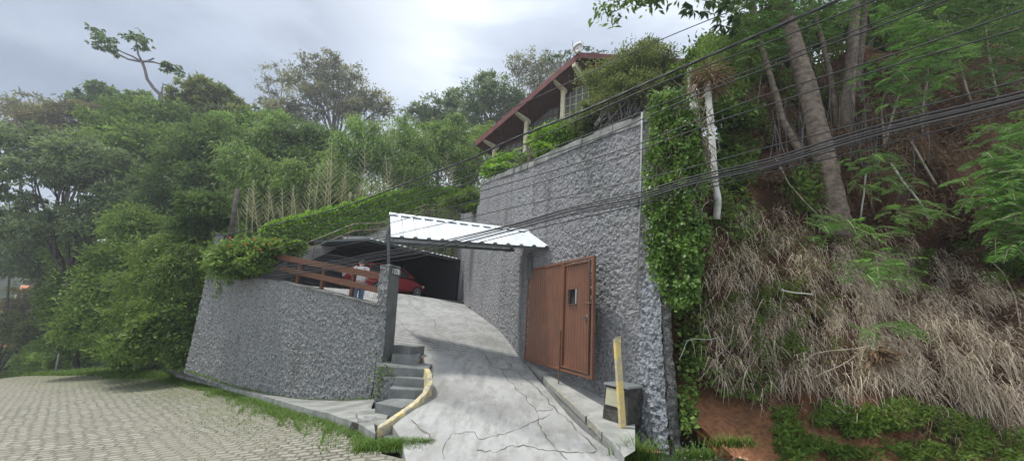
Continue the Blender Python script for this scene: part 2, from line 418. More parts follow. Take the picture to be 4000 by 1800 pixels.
def crown(name, blobs, n, L, W, mat, parent=None, clump_r=.35, shell=.45, droop=.25, dirw=.7):
    P, O, T = blob_points(blobs, n, clump_r, shell)
    s = .7 + .6 * RNG.random(len(P))
    V, Fc = kites(P, L * s, W * s, O * dirw, droop=droop)
    return mesh_np(name, V, Fc, mat, parent, tint=T)

def curve_pts(p, q, n=6, sag=0.0, wob=0.0):
    p = Vector(p); q = Vector(q); L = (q - p).length; out = []
    ph = [random.uniform(-1, 1) for _ in range(6)]
    for i in range(n + 1):
        t = i / n; x = p.lerp(q, t)
        x += Vector((ph[0] * math.sin(t * PI) + ph[1] * math.sin(t * 2 * PI) * .6, ph[2] * math.sin(t * PI), ph[3] * math.sin(t * PI) * .5)) * wob * L
        x.z += sag * 4 * t * (1 - t) * L
        out.append(x)
    return out

def B(u, v, Y, ru, rv, deep=None):
    """crown lobe seen at pixel (u,v), at distance Y, radii in photo pixels"""
    c = at(u, v, Y); k = Y / 1480.
    return (c, (ru * k, (deep if deep else (ru + rv) * .5 * k), rv * k))

def tree(name, label, cat, base, blobs, n, L, W, mat, tmat=None, tr=.2, group=None, clump_r=.35, shell=.45, droop=.25, limbs=True, twigs=0, fork=.5):
    base = Vector(base)
    r = thing(name, label, cat, base, group)
    crown('crown', blobs, n, L, W, mat, r, clump_r, shell, droop)
    mb = MB()
    cen = sum((Vector(b[0]) for b in blobs), Vector()) / len(blobs)
    f = base.lerp(cen, fork)
    mb.tube(curve_pts(base, f, 5, 0, .04), [tr * (1 - .35 * i / 5) for i in range(6)], 7)
    if limbs:
        for c, rr in blobs:
            pts = curve_pts(f, Vector(c) + Vector((0, 0, rr[2] * .3)), 6, .04, .07)
            mb.tube(pts, [tr * .55 * (1 - .8 * i / 6) for i in range(7)], 5)
            for _ in range(twigs):
                s0 = pts[random.randint(2, 5)]
                e = Vector(c) + Vector([random.uniform(-1, 1) * rr[i] * .95 for i in range(3)])
                mb.tube(curve_pts(s0, e, 4, .05, .1), [tr * .22, tr * .17, tr * .12, tr * .08, tr * .04], 4)
    mb.build('trunk', tmat or M['trunkdk'], r, smooth=True)
    return r

def bush(name, label, cat, blobs, n, L, W, mat, group=None, clump_r=.35, shell=.3, droop=.1, base=None, tmat=None):
    cen = sum((Vector(b[0]) for b in blobs), Vector()) / len(blobs)
    lo = min(b[0][2] - b[1][2] for b in blobs)
    base = Vector(base) if base is not None else Vector((cen.x, cen.y, lo))
    r = thing(name, label, cat, base, group)
    crown('foliage', blobs, n, L, W, mat, r, clump_r, shell, droop)
    mb = MB()
    for c, rr in blobs:
        for k in range(3):
            e = Vector(c) + Vector([random.uniform(-.6, .6) * rr[i] for i in range(3)])
            mb.tube(curve_pts(base, e, 4, .02, .06), [.035, .03, .022, .015, .008], 4)
    mb.build('stem', tmat or M['trunkdk'], r, smooth=True)
    return r

# ================================================================== KEY PLAN POINTS
LA = (-2.74, 8.70); LB = (-10.4, 13.40)          # left retaining wall, plan
GH = (.52, 9.87); GE = (1.59, 7.19)              # gate hinge / free edge
WF = (-2.5, 21.0)                                # rear end of the tall wall's base line
WN = (2.52, 6.45)                                # near end of the tall wall
WH = (.525, 9.865)                                # front section start beside the hinge pier
zr = lambda z: z + CZ

# thin plate spline surface for the concrete ramp
CP = [(-6.7, 12.2, .46), (-4.63, 14.0, .48), (-2.5, 21, .46), (-3.5, 17.2, .47), (-5.8, 11.4, .18), (-4.9, 12.4, -.2), (-3.3, 10.3, -.55), (-2.3, 9.2, -1.02), (-1.5, 8.9, -1.17),
      (.5, 9.9, -1.16), (-.12, 12.2, -.587), (-2, 12, -.42), (-1.28, 16.5, -.05), (-3.2, 14.3, .1), (-1.1, 6.9, -1.58), (.9, 8.2, -1.42), (1.05, 6.8, -1.60), (1.2, 5.1, -1.68), (-.8, 5.5, -1.83), (-1.7, 6.2, -1.88), (.3, 5.2, -1.80), (-2.2, 7.4, -1.72), (1.2, 4.2, -1.75), (-.9, 4.2, -1.86)]
_c = np.array(CP)
def _k(d2): return np.where(d2 > 1e-12, .5 * d2 * np.log(d2 + 1e-12), 0)
def _tps():
    n = len(_c); X = _c[:, :2]
    K = _k(((X[:, None] - X[None]) ** 2).sum(-1)) + np.eye(n) * .02
    Pm = np.hstack([np.ones((n, 1)), X]); A = np.zeros((n + 3, n + 3)); A[:n, :n] = K; A[:n, n:] = Pm; A[n:, :n] = Pm.T
    b = np.zeros(n + 3); b[:n] = _c[:, 2]; return np.linalg.solve(A, b)
_w = _tps()
def drive_z(x, y):
    x = np.atleast_1d(np.asarray(x, float)); y = np.atleast_1d(np.asarray(y, float)); X = _c[:, :2]
    d2 = (x[:, None] - X[None, :, 0]) ** 2 + (y[:, None] - X[None, :, 1]) ** 2
    z = _k(d2) @ _w[:-3] + _w[-3] + _w[-2] * x + _w[-1] * y
    return np.minimum(z, .50) + CZ
def dz1(x, y): return float(drive_z(x, y)[0])
def ondrive(u, v, lift=0.0):
    a, b = ratio(u, v); lo = 4.0; Y = lo
    while Y < 24:
        if b * Y + CZ <= dz1(a * Y, Y) + lift: break
        Y += .05
    return Vector((a * Y, Y, dz1(a * Y, Y) + lift))

# ------------------------------------------------------------------ structure: driveway ramp
def interp_poly(poly, t):
    """arc-length parameter t in 0..1 along plan polyline"""
    P = np.array(poly, float); s = np.r_[0, np.cumsum(np.linalg.norm(np.diff(P, axis=0), axis=1))]; s /= s[-1]
    return np.interp(t, s, P[:, 0]), np.interp(t, s, P[:, 1])
leftb = [(-.9, 4.2), (-1.1, 5.2), (-1.4, 6.05), (-1.8, 6.75), (-1.35, 7.15), (-1.55, 8.0), (-1.75, 8.6), (-2.35, 8.95), (-2.72, 8.95), (-4.2, 9.85), (-6.0, 10.95), (-7.4, 11.8)]
rightb = [(2.0, 4.2), (1.55, 5.1), (1.25, 6.3), (.88, 8.2), (.60, 9.6), (.56, 9.95), (-.12, 12.3), (-1.25, 16.5), (-2.35, 20.8), (-2.6, 21.8)]
nu_, nv_ = 70, 160
t_ = np.linspace(0, 1, nv_)
lx, ly = interp_poly(leftb, t_); rx_, ry_ = interp_poly(rightb, t_)
s_ = np.linspace(0, 1, nu_)[None]
GX = lx[:, None] * (1 - s_) + rx_[:, None] * s_; GY = ly[:, None] * (1 - s_) + ry_[:, None] * s_
GZ = drive_z(GX.ravel(), GY.ravel()).reshape(GX.shape)
def gridfaces(nr, nc):
    i = np.arange(nr - 1)[:, None] * nc + np.arange(nc - 1)[None]
    return np.stack([i, i + 1, i + nc + 1, i + nc], -1).reshape(-1, 4)
V = np.stack([GX, GY, GZ], -1).reshape(-1, 3)
Fd = gridfaces(nv_, nu_)
# skirt down both sides
def skirt(row, depth):
    a = V[row]; b = a.copy(); b[:, 2] -= depth; return np.vstack([a, b])
n0 = len(V); rows = [np.arange(nv_) * nu_, np.arange(nv_) * nu_ + nu_ - 1]
Vs = [V]; Fs = [Fd]; off = n0
for row in rows:
    sk = skirt(row, .9); Vs.append(sk); k = len(row); i = np.arange(k - 1)
    Fs.append(np.stack([off + i, off + i + 1, off + k + i + 1, off + k + i], -1)); off += 2 * k
drive = mesh_np('driveway', np.vstack(Vs), np.vstack(Fs), M['drive'], smooth=False)
tag(drive, kind='structure')
# flat garage floor past the crest
gf = [Vector((-7.7, 12.1, zr(.455))), Vector((-2.2, 20.0, zr(.455))), Vector((-1.7, 26, zr(.455))), Vector((-12.5, 26, zr(.455))), Vector((-9.3, 15.5, zr(.455)))]
tag(MB().prism([p - Vector((0, 0, .3)) for p in gf], (0, 0, .3)).build('garage_floor', M['darkfloor']), kind='structure')

# cracks on the driveway: thin dirt-filled sheets 4 mm above the concrete
def ribbon_on(fn, pix, w, name, parent, mat, lift=.005, jag=.5):
    P = []
    for (a, b) in zip(pix[:-1], pix[1:]):
        n = max(2, int(math.hypot(b[0] - a[0], b[1] - a[1]) / 14))
        for i in range(n):
            t = i / n; P.append((a[0] + (b[0] - a[0]) * t + random.uniform(-1, 1) * 13 * jag, a[1] + (b[1] - a[1]) * t + random.uniform(-1, 1) * 8 * jag))
    P.append(pix[-1]); Q = [fn(*p) for p in P]; mb = MB(); vs = []
    for i, q in enumerate(Q):
        d = (Q[min(i + 1, len(Q) - 1)] - Q[max(i - 1, 0)]); d.z = 0; d.normalize(); s = Vector((-d.y, d.x, 0)); ww = w * random.uniform(.15, 1.2)
        for k in (-1, 1):
            x = q + s * ww * k * .5; x.z = dz1(x.x, x.y) + lift; vs.append(x)
    mb.add(vs, [(2 * i, 2 * i + 1, 2 * i + 3, 2 * i + 2) for i in range(len(Q) - 1)])
    return mb.build(name, mat, parent)
for pix, w in [([(1565, 1160), (1610, 1185), (1650, 1225), (1690, 1255), (1710, 1300), (1770, 1345), (1790, 1378), (1850, 1420), (1890, 1445)], .016),
               ([(1552, 1250), (1590, 1290), (1640, 1325), (1700, 1345)], .02),
               ([(1875, 1370), (1950, 1440), (2000, 1500), (2060, 1560), (2095, 1610), (2110, 1680), (2170, 1750), (2215, 1800)], .017),
               ([(1728, 1800), (1735, 1740), (1760, 1700), (1850, 1690), (1868, 1720)], .012),
               ([(1870, 1720), (1920, 1705), (2000, 1690), (2060, 1660), (2100, 1640), (2150, 1620)], .017),
               ([(1868, 1760), (1940, 1770), (2000, 1740), (2060, 1745), (2110, 1760), (2200, 1770), (2330, 1765)], .024),
               ([(2030, 1460), (2100, 1520), (2170, 1600), (2230, 1650), (2330, 1760)], .03),
               ([(1900, 1400), (1960, 1400), (2000, 1440), (1930, 1440), (1900, 1400)], .024),
               ([(2095, 1610), (2160, 1600)], .03), ([(1600, 1640), (1660, 1690), (1700, 1720)], .03)]:
    ribbon_on(ondrive, pix, w, 'crack', drive, M['crack'])

# ------------------------------------------------------------------ structure: cobbled road
xs = np.linspace(-60, 9, 150); ys = np.linspace(-6, 60, 120)
def road_surf(X, Y):
    Z = CZ - 1.75 + np.where(X < 0, .1165 * X, .04 * X)
    far = np.maximum(0, (-X * .70 + Y * .70) - 32); Z = Z - far * .16
    return Z
def road_sheet(name, poly_left, poly_right, n, m, zoff, mat):
    t = np.linspace(0, 1, n); ax, ay = interp_poly(poly_left, t); bx, by = interp_poly(poly_right, t); s = np.linspace(0, 1, m)[None]
    X = ax[:, None] * (1 - s) + bx[:, None] * s; Y = ay[:, None] * (1 - s) + by[:, None] * s
    Z = road_surf(X, Y) + zoff + .012 * vnoise(np.stack([X.ravel() * .6, Y.ravel() * .6, X.ravel() * 0], -1)).reshape(X.shape)
    o = mesh_np(name, np.stack([X, Y, Z], -1).reshape(-1, 3), gridfaces(n, m), mat, smooth=True); tag(o, kind='structure'); return o
kerb_px = [(1462, 1735), (1400, 1690), (1290, 1650), (1180, 1618), (1000, 1562), (815, 1512), (699, 1481), (621, 1458)]
kerb = [onroad(u, v) for u, v in kerb_px]
edge_plan = [(9, 4.2), (2.6, 4.6), (-.6, 5.0), (-1.6, 5.7)] + [(k.x, k.y) for k in kerb] + [(onroad(500, 1446).x, onroad(500, 1446).y), (-24.5, 25.5), (-34, 29), (-55, 37)]
road_sheet('cobbled_road', [(9, -6), (-10, -8), (-40, -2), (-75, 12)], edge_plan, 90, 90, 0, M['road'])

# ------------------------------------------------------------------ structure: pavement
wallbase = [onwall(u, v, LA, LB) for u, v in [(1484, 1552), (1350, 1562), (1200, 1563), (1050, 1538), (900, 1500), (800, 1465), (728, 1443)]]
wb = [Vector((-2.35, 7.35, zr(-1.80))), Vector((-2.55, 8.4, zr(-1.86)))] + wallbase
kp = [Vector((-2.02, 6.72, zr(-1.87)))] + kerb
def lerp_poly3(P, t):
    P = [Vector(p) for p in P]; s = [0]
    for a, b in zip(P[:-1], P[1:]): s.append(s[-1] + (b - a).length)
    x = t * s[-1]
    for i in range(len(P) - 1):
        if x <= s[i + 1] + 1e-9: return P[i].lerp(P[i + 1], (x - s[i]) / (s[i + 1] - s[i]))
    return P[-1]
npv = 60; V = []
for i in range(npv):
    t = i / (npv - 1); a = lerp_poly3(wb, t); b = lerp_poly3(kp, t); b = Vector((b.x, b.y, road_z(b.x, b.y) + .14))
    n2 = (a - b); n2.z = 0; n2.normalize(); a2 = a + n2 * .15
    j = .035 * (random.random() - .5)
    for k in range(9): V.append(a2.lerp(b + n2 * j, k / 8.))
    V.append(b + n2 * j - Vector((0, 0, .3)))
pav = mesh_np('pavement', V, gridfaces(npv, 10), M['pave']); tag(pav, kind='structure')

# ------------------------------------------------------------------ structure: ground sheet, hills
nA, nY = 150, 120
av = np.linspace(-3.2, 1.2, nA); yv = np.r_[np.linspace(-8, 30, 60), 30 + (np.linspace(0, 1, 60)[1:] ** 2) * 110]
A_, Y_ = np.meshgrid(av, yv)
def rid(a):
    return np.interp(a, [-3.2, -1.6, -1.3, -1.05, -.85, -.65, -.3, .1, .6, 1.2], [.05, .06, .08, .12, .24, .30, .30, .33, .4, .4])
def y0f(a):
    return np.interp(a, [-3, -1.35, -1.1, -.95, -.80, -.70, -.5, -.3, -.14, 0, .3], [60, 42, 30, 22, 17.5, 17, 19.5, 24, 27, 30, 30])
def terr(a, Y):
    X = a * np.maximum(Y, 3); z0 = road_surf(X, Y) - .12
    z0 = np.maximum(z0, -14 + 0 * z0)
    y0 = y0f(a); h = np.maximum(0, Y - y0); L = np.where(a < -1.05, 120., 26.)
    target = rid(a) * (y0 + L) + CZ - z0
    rise = target * (1 - np.exp(-2.2 * h / L)) 
    n = fbm(np.stack([X.ravel() * .12, Y.ravel() * .12, 0 * X.ravel()], -1), 3).reshape(X.shape) - .5
    return X, z0 + np.maximum(rise, 0) + n * np.clip(h * .25, 0, 4)
X_, Z_ = terr(A_, Y_)
# rectangular part behind the camera is covered too
Xn = np.where(Y_ < 3, A_ * 3 + (A_ * (3 - Y_)) * 2.0, A_ * Y_)
Zn = np.where(Y_ < 3, road_surf(Xn, Y_) - .12, Z_)
g = mesh_np('ground', np.stack([Xn, Y_, Zn], -1).reshape(-1, 3), gridfaces(len(yv), nA), M['forestfloor'], smooth=True); tag(g, kind='structure')
def tz(x, y):
    _, z = terr(np.array([[x / y]]), np.array([[float(y)]])); return float(z[0, 0])

# ------------------------------------------------------------------ structure: earth bank on the right
def bank_pt(a, t):
    """a = direction X/Y, t = height parameter (m above base)"""
    a = np.asarray(a, float); t = np.asarray(t, float)
    hm = np.interp(a, [.2, .33, .42, .50, .60, .75, 1.0, 2.2], [3.3, 3.4, 3.9, 5.6, 7.2, 9.5, 11, 11])
    h = np.minimum(t, hm) + np.maximum(t - hm, 0) * .12
    Yb = np.interp(a, [.30, .41, .5, .9, 1.3, 2.2], [6.1, 6.15, 6.2, 5.9, 5.5, 4.6])
    Y = Yb + t * .42 * np.interp(t, [0, 1.2, 20], [.6, 1, 1.05]) + np.maximum(t - hm, 0) * .8
    Y = Y - 1.0 * (1 - np.clip(t / 1.0, 0, 1)) ** 1.3
    n = fbm(np.stack([a * 9, t * .9, a * 0], -1).reshape(-1, 3), 4).reshape(a.shape) - .5
    # hollow under the trees, dry-grass bulge in front of it
    hol = np.exp(-((a - 1.12) / .28) ** 2 - ((t - 3.6) / 1.1) ** 2) * 1.3
    bul = np.exp(-((a - 1.05) / .35) ** 2 - ((t - 1.6) / 1.1) ** 2) * .45
    Y = Y + n * 1.1 + hol - bul
    return a * Y, Y, h + CZ - 2.05
ba, bt = np.meshgrid(np.linspace(.30, 2.3, 195), np.r_[np.linspace(-1.2, 12, 118), np.linspace(12.6, 26, 14)])
bx, by, bz = bank_pt(ba, bt)
lim = (6.45 - .585 * by)                      # keep clear of the wall
bx = np.maximum(bx, lim)
bank = mesh_np('earth_bank', np.stack([bx, by, bz], -1).reshape(-1, 3), gridfaces(*ba.shape), M['earth'], smooth=True); tag(bank, kind='structure')
def onbank(u, v, lift=0.0):
    a, b = ratio(u, v); best = None
    ts = np.linspace(0, 24, 480); x, y, z = bank_pt(np.full_like(ts, a), ts)
    r = (z - CZ) / y; k_ = np.nonzero(r >= b)[0]; i = int(k_[0]) if len(k_) else int(np.argmax(r)); d = Vector((x[i], y[i], z[i])); 
    return d + Vector((-.05, -.8, .35)) * lift
# ground at the foot of the bank
xs2, ys2 = np.meshgrid(np.linspace(1.9, 14, 40), np.linspace(4.0, 7.5, 20))
zz = road_surf(xs2, ys2) - .02 + np.clip((ys2 - 5.0), 0, 3) * .06 + (fbm(np.stack([xs2.ravel() * 2, ys2.ravel() * 2, xs2.ravel() * 0], -1), 3).reshape(xs2.shape) - .5) * .12 - .18
tag(mesh_np('bare_earth', np.stack([xs2, ys2, zz], -1).reshape(-1, 3), gridfaces(*xs2.shape), M['soil'], smooth=True), kind='structure')

# ------------------------------------------------------------------ roughcast walls
def rough_panel(A, B, ztop, zbot, step=.03, amp=.026, side=1, bat=None):
    """displaced sheet between plan points A,B; ztop/zbot functions of s (0..1); side: outward = left/right of AB"""
    A = np.array(A, float); B = np.array(B, float); L = np.linalg.norm(B - A); n = int(L / step) + 2
    H = max(ztop(s) - zbot(s) for s in np.linspace(0, 1, 9)); m = int(H / step) + 2
    s = np.linspace(0, 1, n); t = np.linspace(0, 1, m); S, T = np.meshgrid(s, t)
    zt = np.array([ztop(x) for x in s])[None]; zb = np.array([zbot(x) for x in s])[None]
    Z = zb + (zt - zb) * T; X = A[0] + (B[0] - A[0]) * S; Y = A[1] + (B[1] - A[1]) * S
    d = (B - A) / L; nrm = np.array([d[1], -d[0]]) * side
    P = np.stack([X.ravel(), Y.ravel(), Z.ravel()], -1)
    q = fbm(P * 17, 3); q2 = vnoise(P * 34 + 5)
    D = amp * (np.clip((q - .38) * 3.2, 0, 1) ** 1.2) + amp * .3 * q2
    if bat is not None: D = D + bat(S.ravel(), T.ravel())
    P[:, 0] += nrm[0] * D; P[:, 1] += nrm[1] * D
    return P, gridfaces(m, n), nrm
def rough_wall(name, segs, thick, mat, parent=None, back=None):
    """segs: list of (A,B,ztop,zbot,side,step)"""
    Vv = []; Ff = []; off = 0; mb = MB()
    for (A, B_, zt, zb, side, step, bat) in segs:
        P, Q, nrm = rough_panel(A, B_, zt, zb, step, side=side, bat=bat)
        Vv.append(P); Ff.append(Q + off); off += len(P)
        nv3 = Vector((nrm[0], nrm[1], 0)); a = Vector((*A, 0)) - nv3 * .01; b = Vector((*B_, 0)) - nv3 * .01; bk = -nv3 * thick
        def z(v, h): return Vector((v.x, v.y, h))
        q = [z(a, zb(0)), z(b, zb(1)), z(b + bk, zb(1)), z(a + bk, zb(0)), z(a, zt(0)), z(b, zt(1)), z(b + bk, zt(1)), z(a + bk, zt(0))]
        Vv.append(np.array([tuple(x) for x in q])); Ff.append(np.array([(0, 1, 2, 3), (4, 7, 6, 5), (0, 4, 5, 1), (1, 5, 6, 2), (2, 6, 7, 3), (3, 7, 4, 0)]) + off); off += 8
    return mesh_np(name, np.vstack(Vv), np.vstack(Ff), mat, parent)
lin = lambda pts: (lambda s: float(np.interp(s, [p[0] for p in pts], [p[1] for p in pts])))
def splan(P, A, B_):
    A = Vector(A); B_ = Vector(B_); d = B_ - A; return (Vector((P.x, P.y)) - A).dot(d) / d.length_squared
def prof(pix, A, B_):
    q = [onwall(u, v, A, B_) for u, v in pix]; r = sorted((splan(p, A, B_), p.z) for p in q); return lin(r)

# left retaining wall
tL = prof([(1476, 1199), (1300, 1150), (1080, 1097), (950, 1090), (805, 1086)], LA, LB)
bL = prof([(1484, 1552), (1350, 1562), (1200, 1563), (1050, 1538), (900, 1500), (728, 1443)], LA, LB)
wl = thing('retaining_wall', 'low grey roughcast retaining wall curving along the pavement left of the driveway', 'wall', (LA[0], LA[1], bL(0)))
rough_wall('wall_face', [(LA, LB, tL, lambda s: bL(s) - .12, -1, .028, None)], .22, M['wallL'], wl)
mb = MB(); nrmL = -Vector((LB[1] - LA[1], -(LB[0] - LA[0]), 0)).normalized()
for i in range(24):
    s0, s1 = i / 24, (i + 1) / 24
    def cp(s, o, h): return Vector((LA[0] + (LB[0] - LA[0]) * s, LA[1] + (LB[1] - LA[1]) * s, tL(s) + h)) + nrmL * o
    j = random.uniform(-.006, .006)
    mb.hexa([cp(s0, .035, .002), cp(s1, .035, .002), cp(s1, -.26, .002), cp(s0, -.26, .002)][::-1], [cp(s0, .035, .035 + j), cp(s1, .035, .035 + j), cp(s1, -.26, .045), cp(s0, -.26, .045)][::-1])
mb.build('coping', M['coping'], wl)
# post at the far end of that wall
b0 = onwall(828, 1062, LA, LB); h0 = onwall(836, 925, LA, LB).z
q = thing('wall_post', 'narrow grey concrete post on the far left end of the retaining wall', 'post', b0)
MB().box((b0.x - .05, b0.y + .1, (b0.z + h0) / 2 - .1), (.2, .1, 0), (-.1, .2, 0), (0, 0, h0 - b0.z + .3)).build('post_shaft', M['smooth'], q)
MB().box((b0.x - .05, b0.y + .1, h0 + .075), (.27, .13, 0), (-.13, .27, 0), (0, 0, .05)).build('cap', M['coping'], q)

# gate pillar with the house number
pA = Vector((-2.82, 8.80, 0)); pB = Vector((-2.54, 8.56, 0)); pC = Vector((-2.44, 9.02, 0)); pD = pA + (pC - pB); PLEAN = Vector((-.125, 0, 0))
zt_ = at(1520, 1040, 8.6).z; zb_ = zr(-1.17)
pl = thing('gate_pillar', 'grey pillar between driveway and low wall bearing the house number 170', 'pillar', (pB.x, pB.y, zb_))
P1, Q1, n1_ = rough_panel((pA.x, pA.y), (pB.x, pB.y), lambda s: zt_, lambda s: zb_ - .7, .024, .035, side=1)
P1[:, 0] += PLEAN.x * (P1[:, 2] - zb_) / (zt_ - zb_)
mesh_np('roughcast_face', P1 + np.array([n1_[0] * .004, n1_[1] * .004, 0]), Q1, M['wallL'], pl)
mb = MB(); lean = Vector((.10, 0, 0))
mb.hexa([Vector((p.x, p.y, zb_ - .7)) for p in (pA, pB, pC, pD)], [Vector((p.x, p.y, zt_)) + PLEAN for p in (pA, pB, pC, pD)]); mb.build('shaft', M['smooth'], pl, bevel=.012)
c = (pA + pC) / 2; mb = MB(); pA += PLEAN; pB += PLEAN; pC += PLEAN; pD += PLEAN; c += PLEAN
mb.hexa([Vector((c.x + (p.x - c.x) * 1.12, c.y + (p.y - c.y) * 1.08, zt_ + .002)) for p in (pA, pB, pC, pD)], [Vector((c.x + (p.x - c.x) * 1.05, c.y + (p.y - c.y) * 1.03, zt_ + .045)) for p in (pA, pB, pC, pD)])
mb.build('cap', M['coping'], pl, bevel=.01)
# number plate: faces the driveway mouth
fn = Vector(((pC - pB).y, -(pC - pB).x, 0)).normalized(); ft = (pC - pB).normalized()
cc = pB + ft * .27 + Vector((0, 0, at(1552, 1062, 8.85).z))
tag(MB().box(cc + fn * .012, ft * .36, fn * .018, Vector((0, 0, .17))).build('number_plate', M['plate'], pl))
def numeral(ch, pos, h, parent, mat):
    """seven-stroke style serif numerals from bars and an ellipse ring, standing off the plate"""
    mb = MB(); w = h * .5
    def P(x, y): return pos + ft * (x * w) + Vector((0, 0, y * h))
    def bar(x0, y0, x1, y1, t): mb.beam(P(x0, y0), P(x1, y1), .012, t, up=tuple(fn.cross((P(x1, y1) - P(x0, y0)).normalized())))
    if ch == '1':
        bar(.5, 0, .5, 1, .028); bar(.25, .02, .75, .02, .014); bar(.28, .80, .5, .96, .014)
    if ch == '7':
        bar(.08, .95, .92, .95, .022); bar(.86, .93, .36, 0, .03); bar(.1, .8, .1, .97, .012)
    if ch == '0':
        pts = [P(.5 + .36 * math.cos(k * PI / 8), .5 + .47 * math.sin(k * PI / 8)) for k in range(17)]
        mb.tube(pts, .013, 5)
    mb.build('numeral', mat, parent)
for i, ch in enumerate('170'):
    numeral(ch, cc + fn * .03 + ft * (-.105 + i * .085) - Vector((0, 0, .062)), .125, pl, M['letter'])
for sx_ in (-.17, .165):
    mb = MB(); e = 1 if sx_ > 0 else -1
    mb.tube([cc + fn * .03 + ft * (sx_ + e * .012 * math.cos(k * PI / 6)) + Vector((0, 0, .06 * math.sin(k * PI / 6 - PI / 2))) for k in range(7)], .006, 5)
    mb.build('plate_ornament', M['letter'], pl)

# tall wall on the right of the driveway
RA = GH; RB = WF
def wplane_top(pix, A, B_): return prof(pix, A, B_)
tR = prof([(2085, 650), (2000, 680), (1940, 700), (1883, 722)], RA, RB)
sEnd = splan(onwall(1880, 722, RA, RB), RA, RB)
midp = (RA[0] + (RB[0] - RA[0]) * sEnd, RA[1] + (RB[1] - RA[1]) * sEnd)
tR = prof([(2085, 650), (2000, 680), (1940, 700), (1883, 722)], RA, midp)
bR = lambda A, B_: (lambda s: dz1(A[0] + (B_[0] - A[0]) * s - .02, A[1] + (B_[1] - A[1]) * s) - .25)
tF = prof([(2500, 492), (2400, 520), (2300, 560), (2200, 600), (2100, 642)], WH, WN)
bF = lambda s: zr(-1.5 - .8 * s)
lowT = prof([(1876, 800), (1840, 815), (1800, 835), (1750, 850)], midp, (-3.4, 24.3))
tw = thing('tall_wall', 'high grey roughcast retaining wall rising behind the open gate up to the house garden', 'wall', (GH[0], GH[1], zr(-1.2)))
hN = Vector((WH[0] - RA[0], WH[1] - RA[1], 0))
pierbat = lambda s, t: .42 * np.clip(1 - t / .58, 0, 1) ** 1.0 * np.clip((s - .80) / .05, 0, 1)
rough_wall('wall_face', [(RA, midp, tR, bR(RA, midp), -1, .032, None),
                         (WH, WN, tF, bF, 1, .026, None),
                         (midp, (-3.4, 24.3), lowT, lambda s: zr(.2), -1, .045, None)], .22, M['wallR'], tw)
# return face at the hinge
if 0: MB().hexa([Vector((RA[0], RA[1] - .015, zr(-1.6))), Vector((WH[0] + .05, WH[1] - .03, zr(-1.6))), Vector((WH[0] + .05, WH[1] + .2, zr(-1.6))), Vector((RA[0], RA[1] + .2, zr(-1.6)))],
          [Vector((RA[0], RA[1] - .015, tR(0))), Vector((WH[0] + .05, WH[1] - .03, tR(0))), Vector((WH[0] + .05, WH[1] + .2, tR(0))), Vector((RA[0], RA[1] + .2, tR(0)))]).build('wall_return', M['wallR'], tw)
# battered pier swelling out of the near end of the wall
dF = (Vector((*WN, 0)) - Vector((*WH, 0))); LF = dF.length; dF.normalize(); nF = Vector((dF.y, -dF.x, 0))
ptop = onwall(2520, 1080, WH, WN).z
def pierpt(s, t):
    """s along wall (0 = seam, 1 = corner), t 0 bottom..1 top"""
    z = zr(-2.35) + (ptop - zr(-2.35)) * t
    wid = .42 + .42 * (1 - t); base = Vector((*WN, 0)) - dF * (wid * (1 - s)) + dF * (.05 + .48 * (1 - t))
    o = (.46 * (1 - t) ** .9 + .03)
    p = base + nF * (o * min(1, s * 5 + .1 * 0)); p.z = z; return p
ns, nt_ = 46, 110; Vv = []
for j in range(nt_):
    for i in range(ns): Vv.append(tuple(pierpt(i / (ns - 1), j / (nt_ - 1))))
Vv = np.array(Vv); q = fbm(Vv * 16, 3); D = .035 * np.clip((q - .36) * 3, 0, 1)
Vv[:, 0] += nF.x * D; Vv[:, 1] += nF.y * D
mesh_np('pier', Vv, gridfaces(nt_, ns), M['pier'], tw)
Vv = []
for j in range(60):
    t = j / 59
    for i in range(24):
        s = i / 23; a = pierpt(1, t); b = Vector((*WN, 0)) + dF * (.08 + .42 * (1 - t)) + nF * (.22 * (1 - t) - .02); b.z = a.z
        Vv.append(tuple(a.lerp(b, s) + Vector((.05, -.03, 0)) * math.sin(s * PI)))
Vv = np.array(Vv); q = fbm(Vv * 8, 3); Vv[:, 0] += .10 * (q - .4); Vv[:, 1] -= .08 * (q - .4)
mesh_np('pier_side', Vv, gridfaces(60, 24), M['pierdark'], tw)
# end face of the wall above the pier
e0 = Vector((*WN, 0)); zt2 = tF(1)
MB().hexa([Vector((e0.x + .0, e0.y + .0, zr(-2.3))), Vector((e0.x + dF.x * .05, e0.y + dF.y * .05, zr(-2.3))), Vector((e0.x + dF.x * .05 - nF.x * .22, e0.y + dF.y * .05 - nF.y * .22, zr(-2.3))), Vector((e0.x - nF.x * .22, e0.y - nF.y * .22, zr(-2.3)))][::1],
          [Vector((e0.x, e0.y, zt2)), Vector((e0.x + dF.x * .05, e0.y + dF.y * .05, zt2)), Vector((e0.x + dF.x * .05 - nF.x * .22, e0.y + dF.y * .05 - nF.y * .22, zt2)), Vector((e0.x - nF.x * .22, e0.y - nF.y * .22, zt2))]).build('end_face', M['pierdark'], tw)
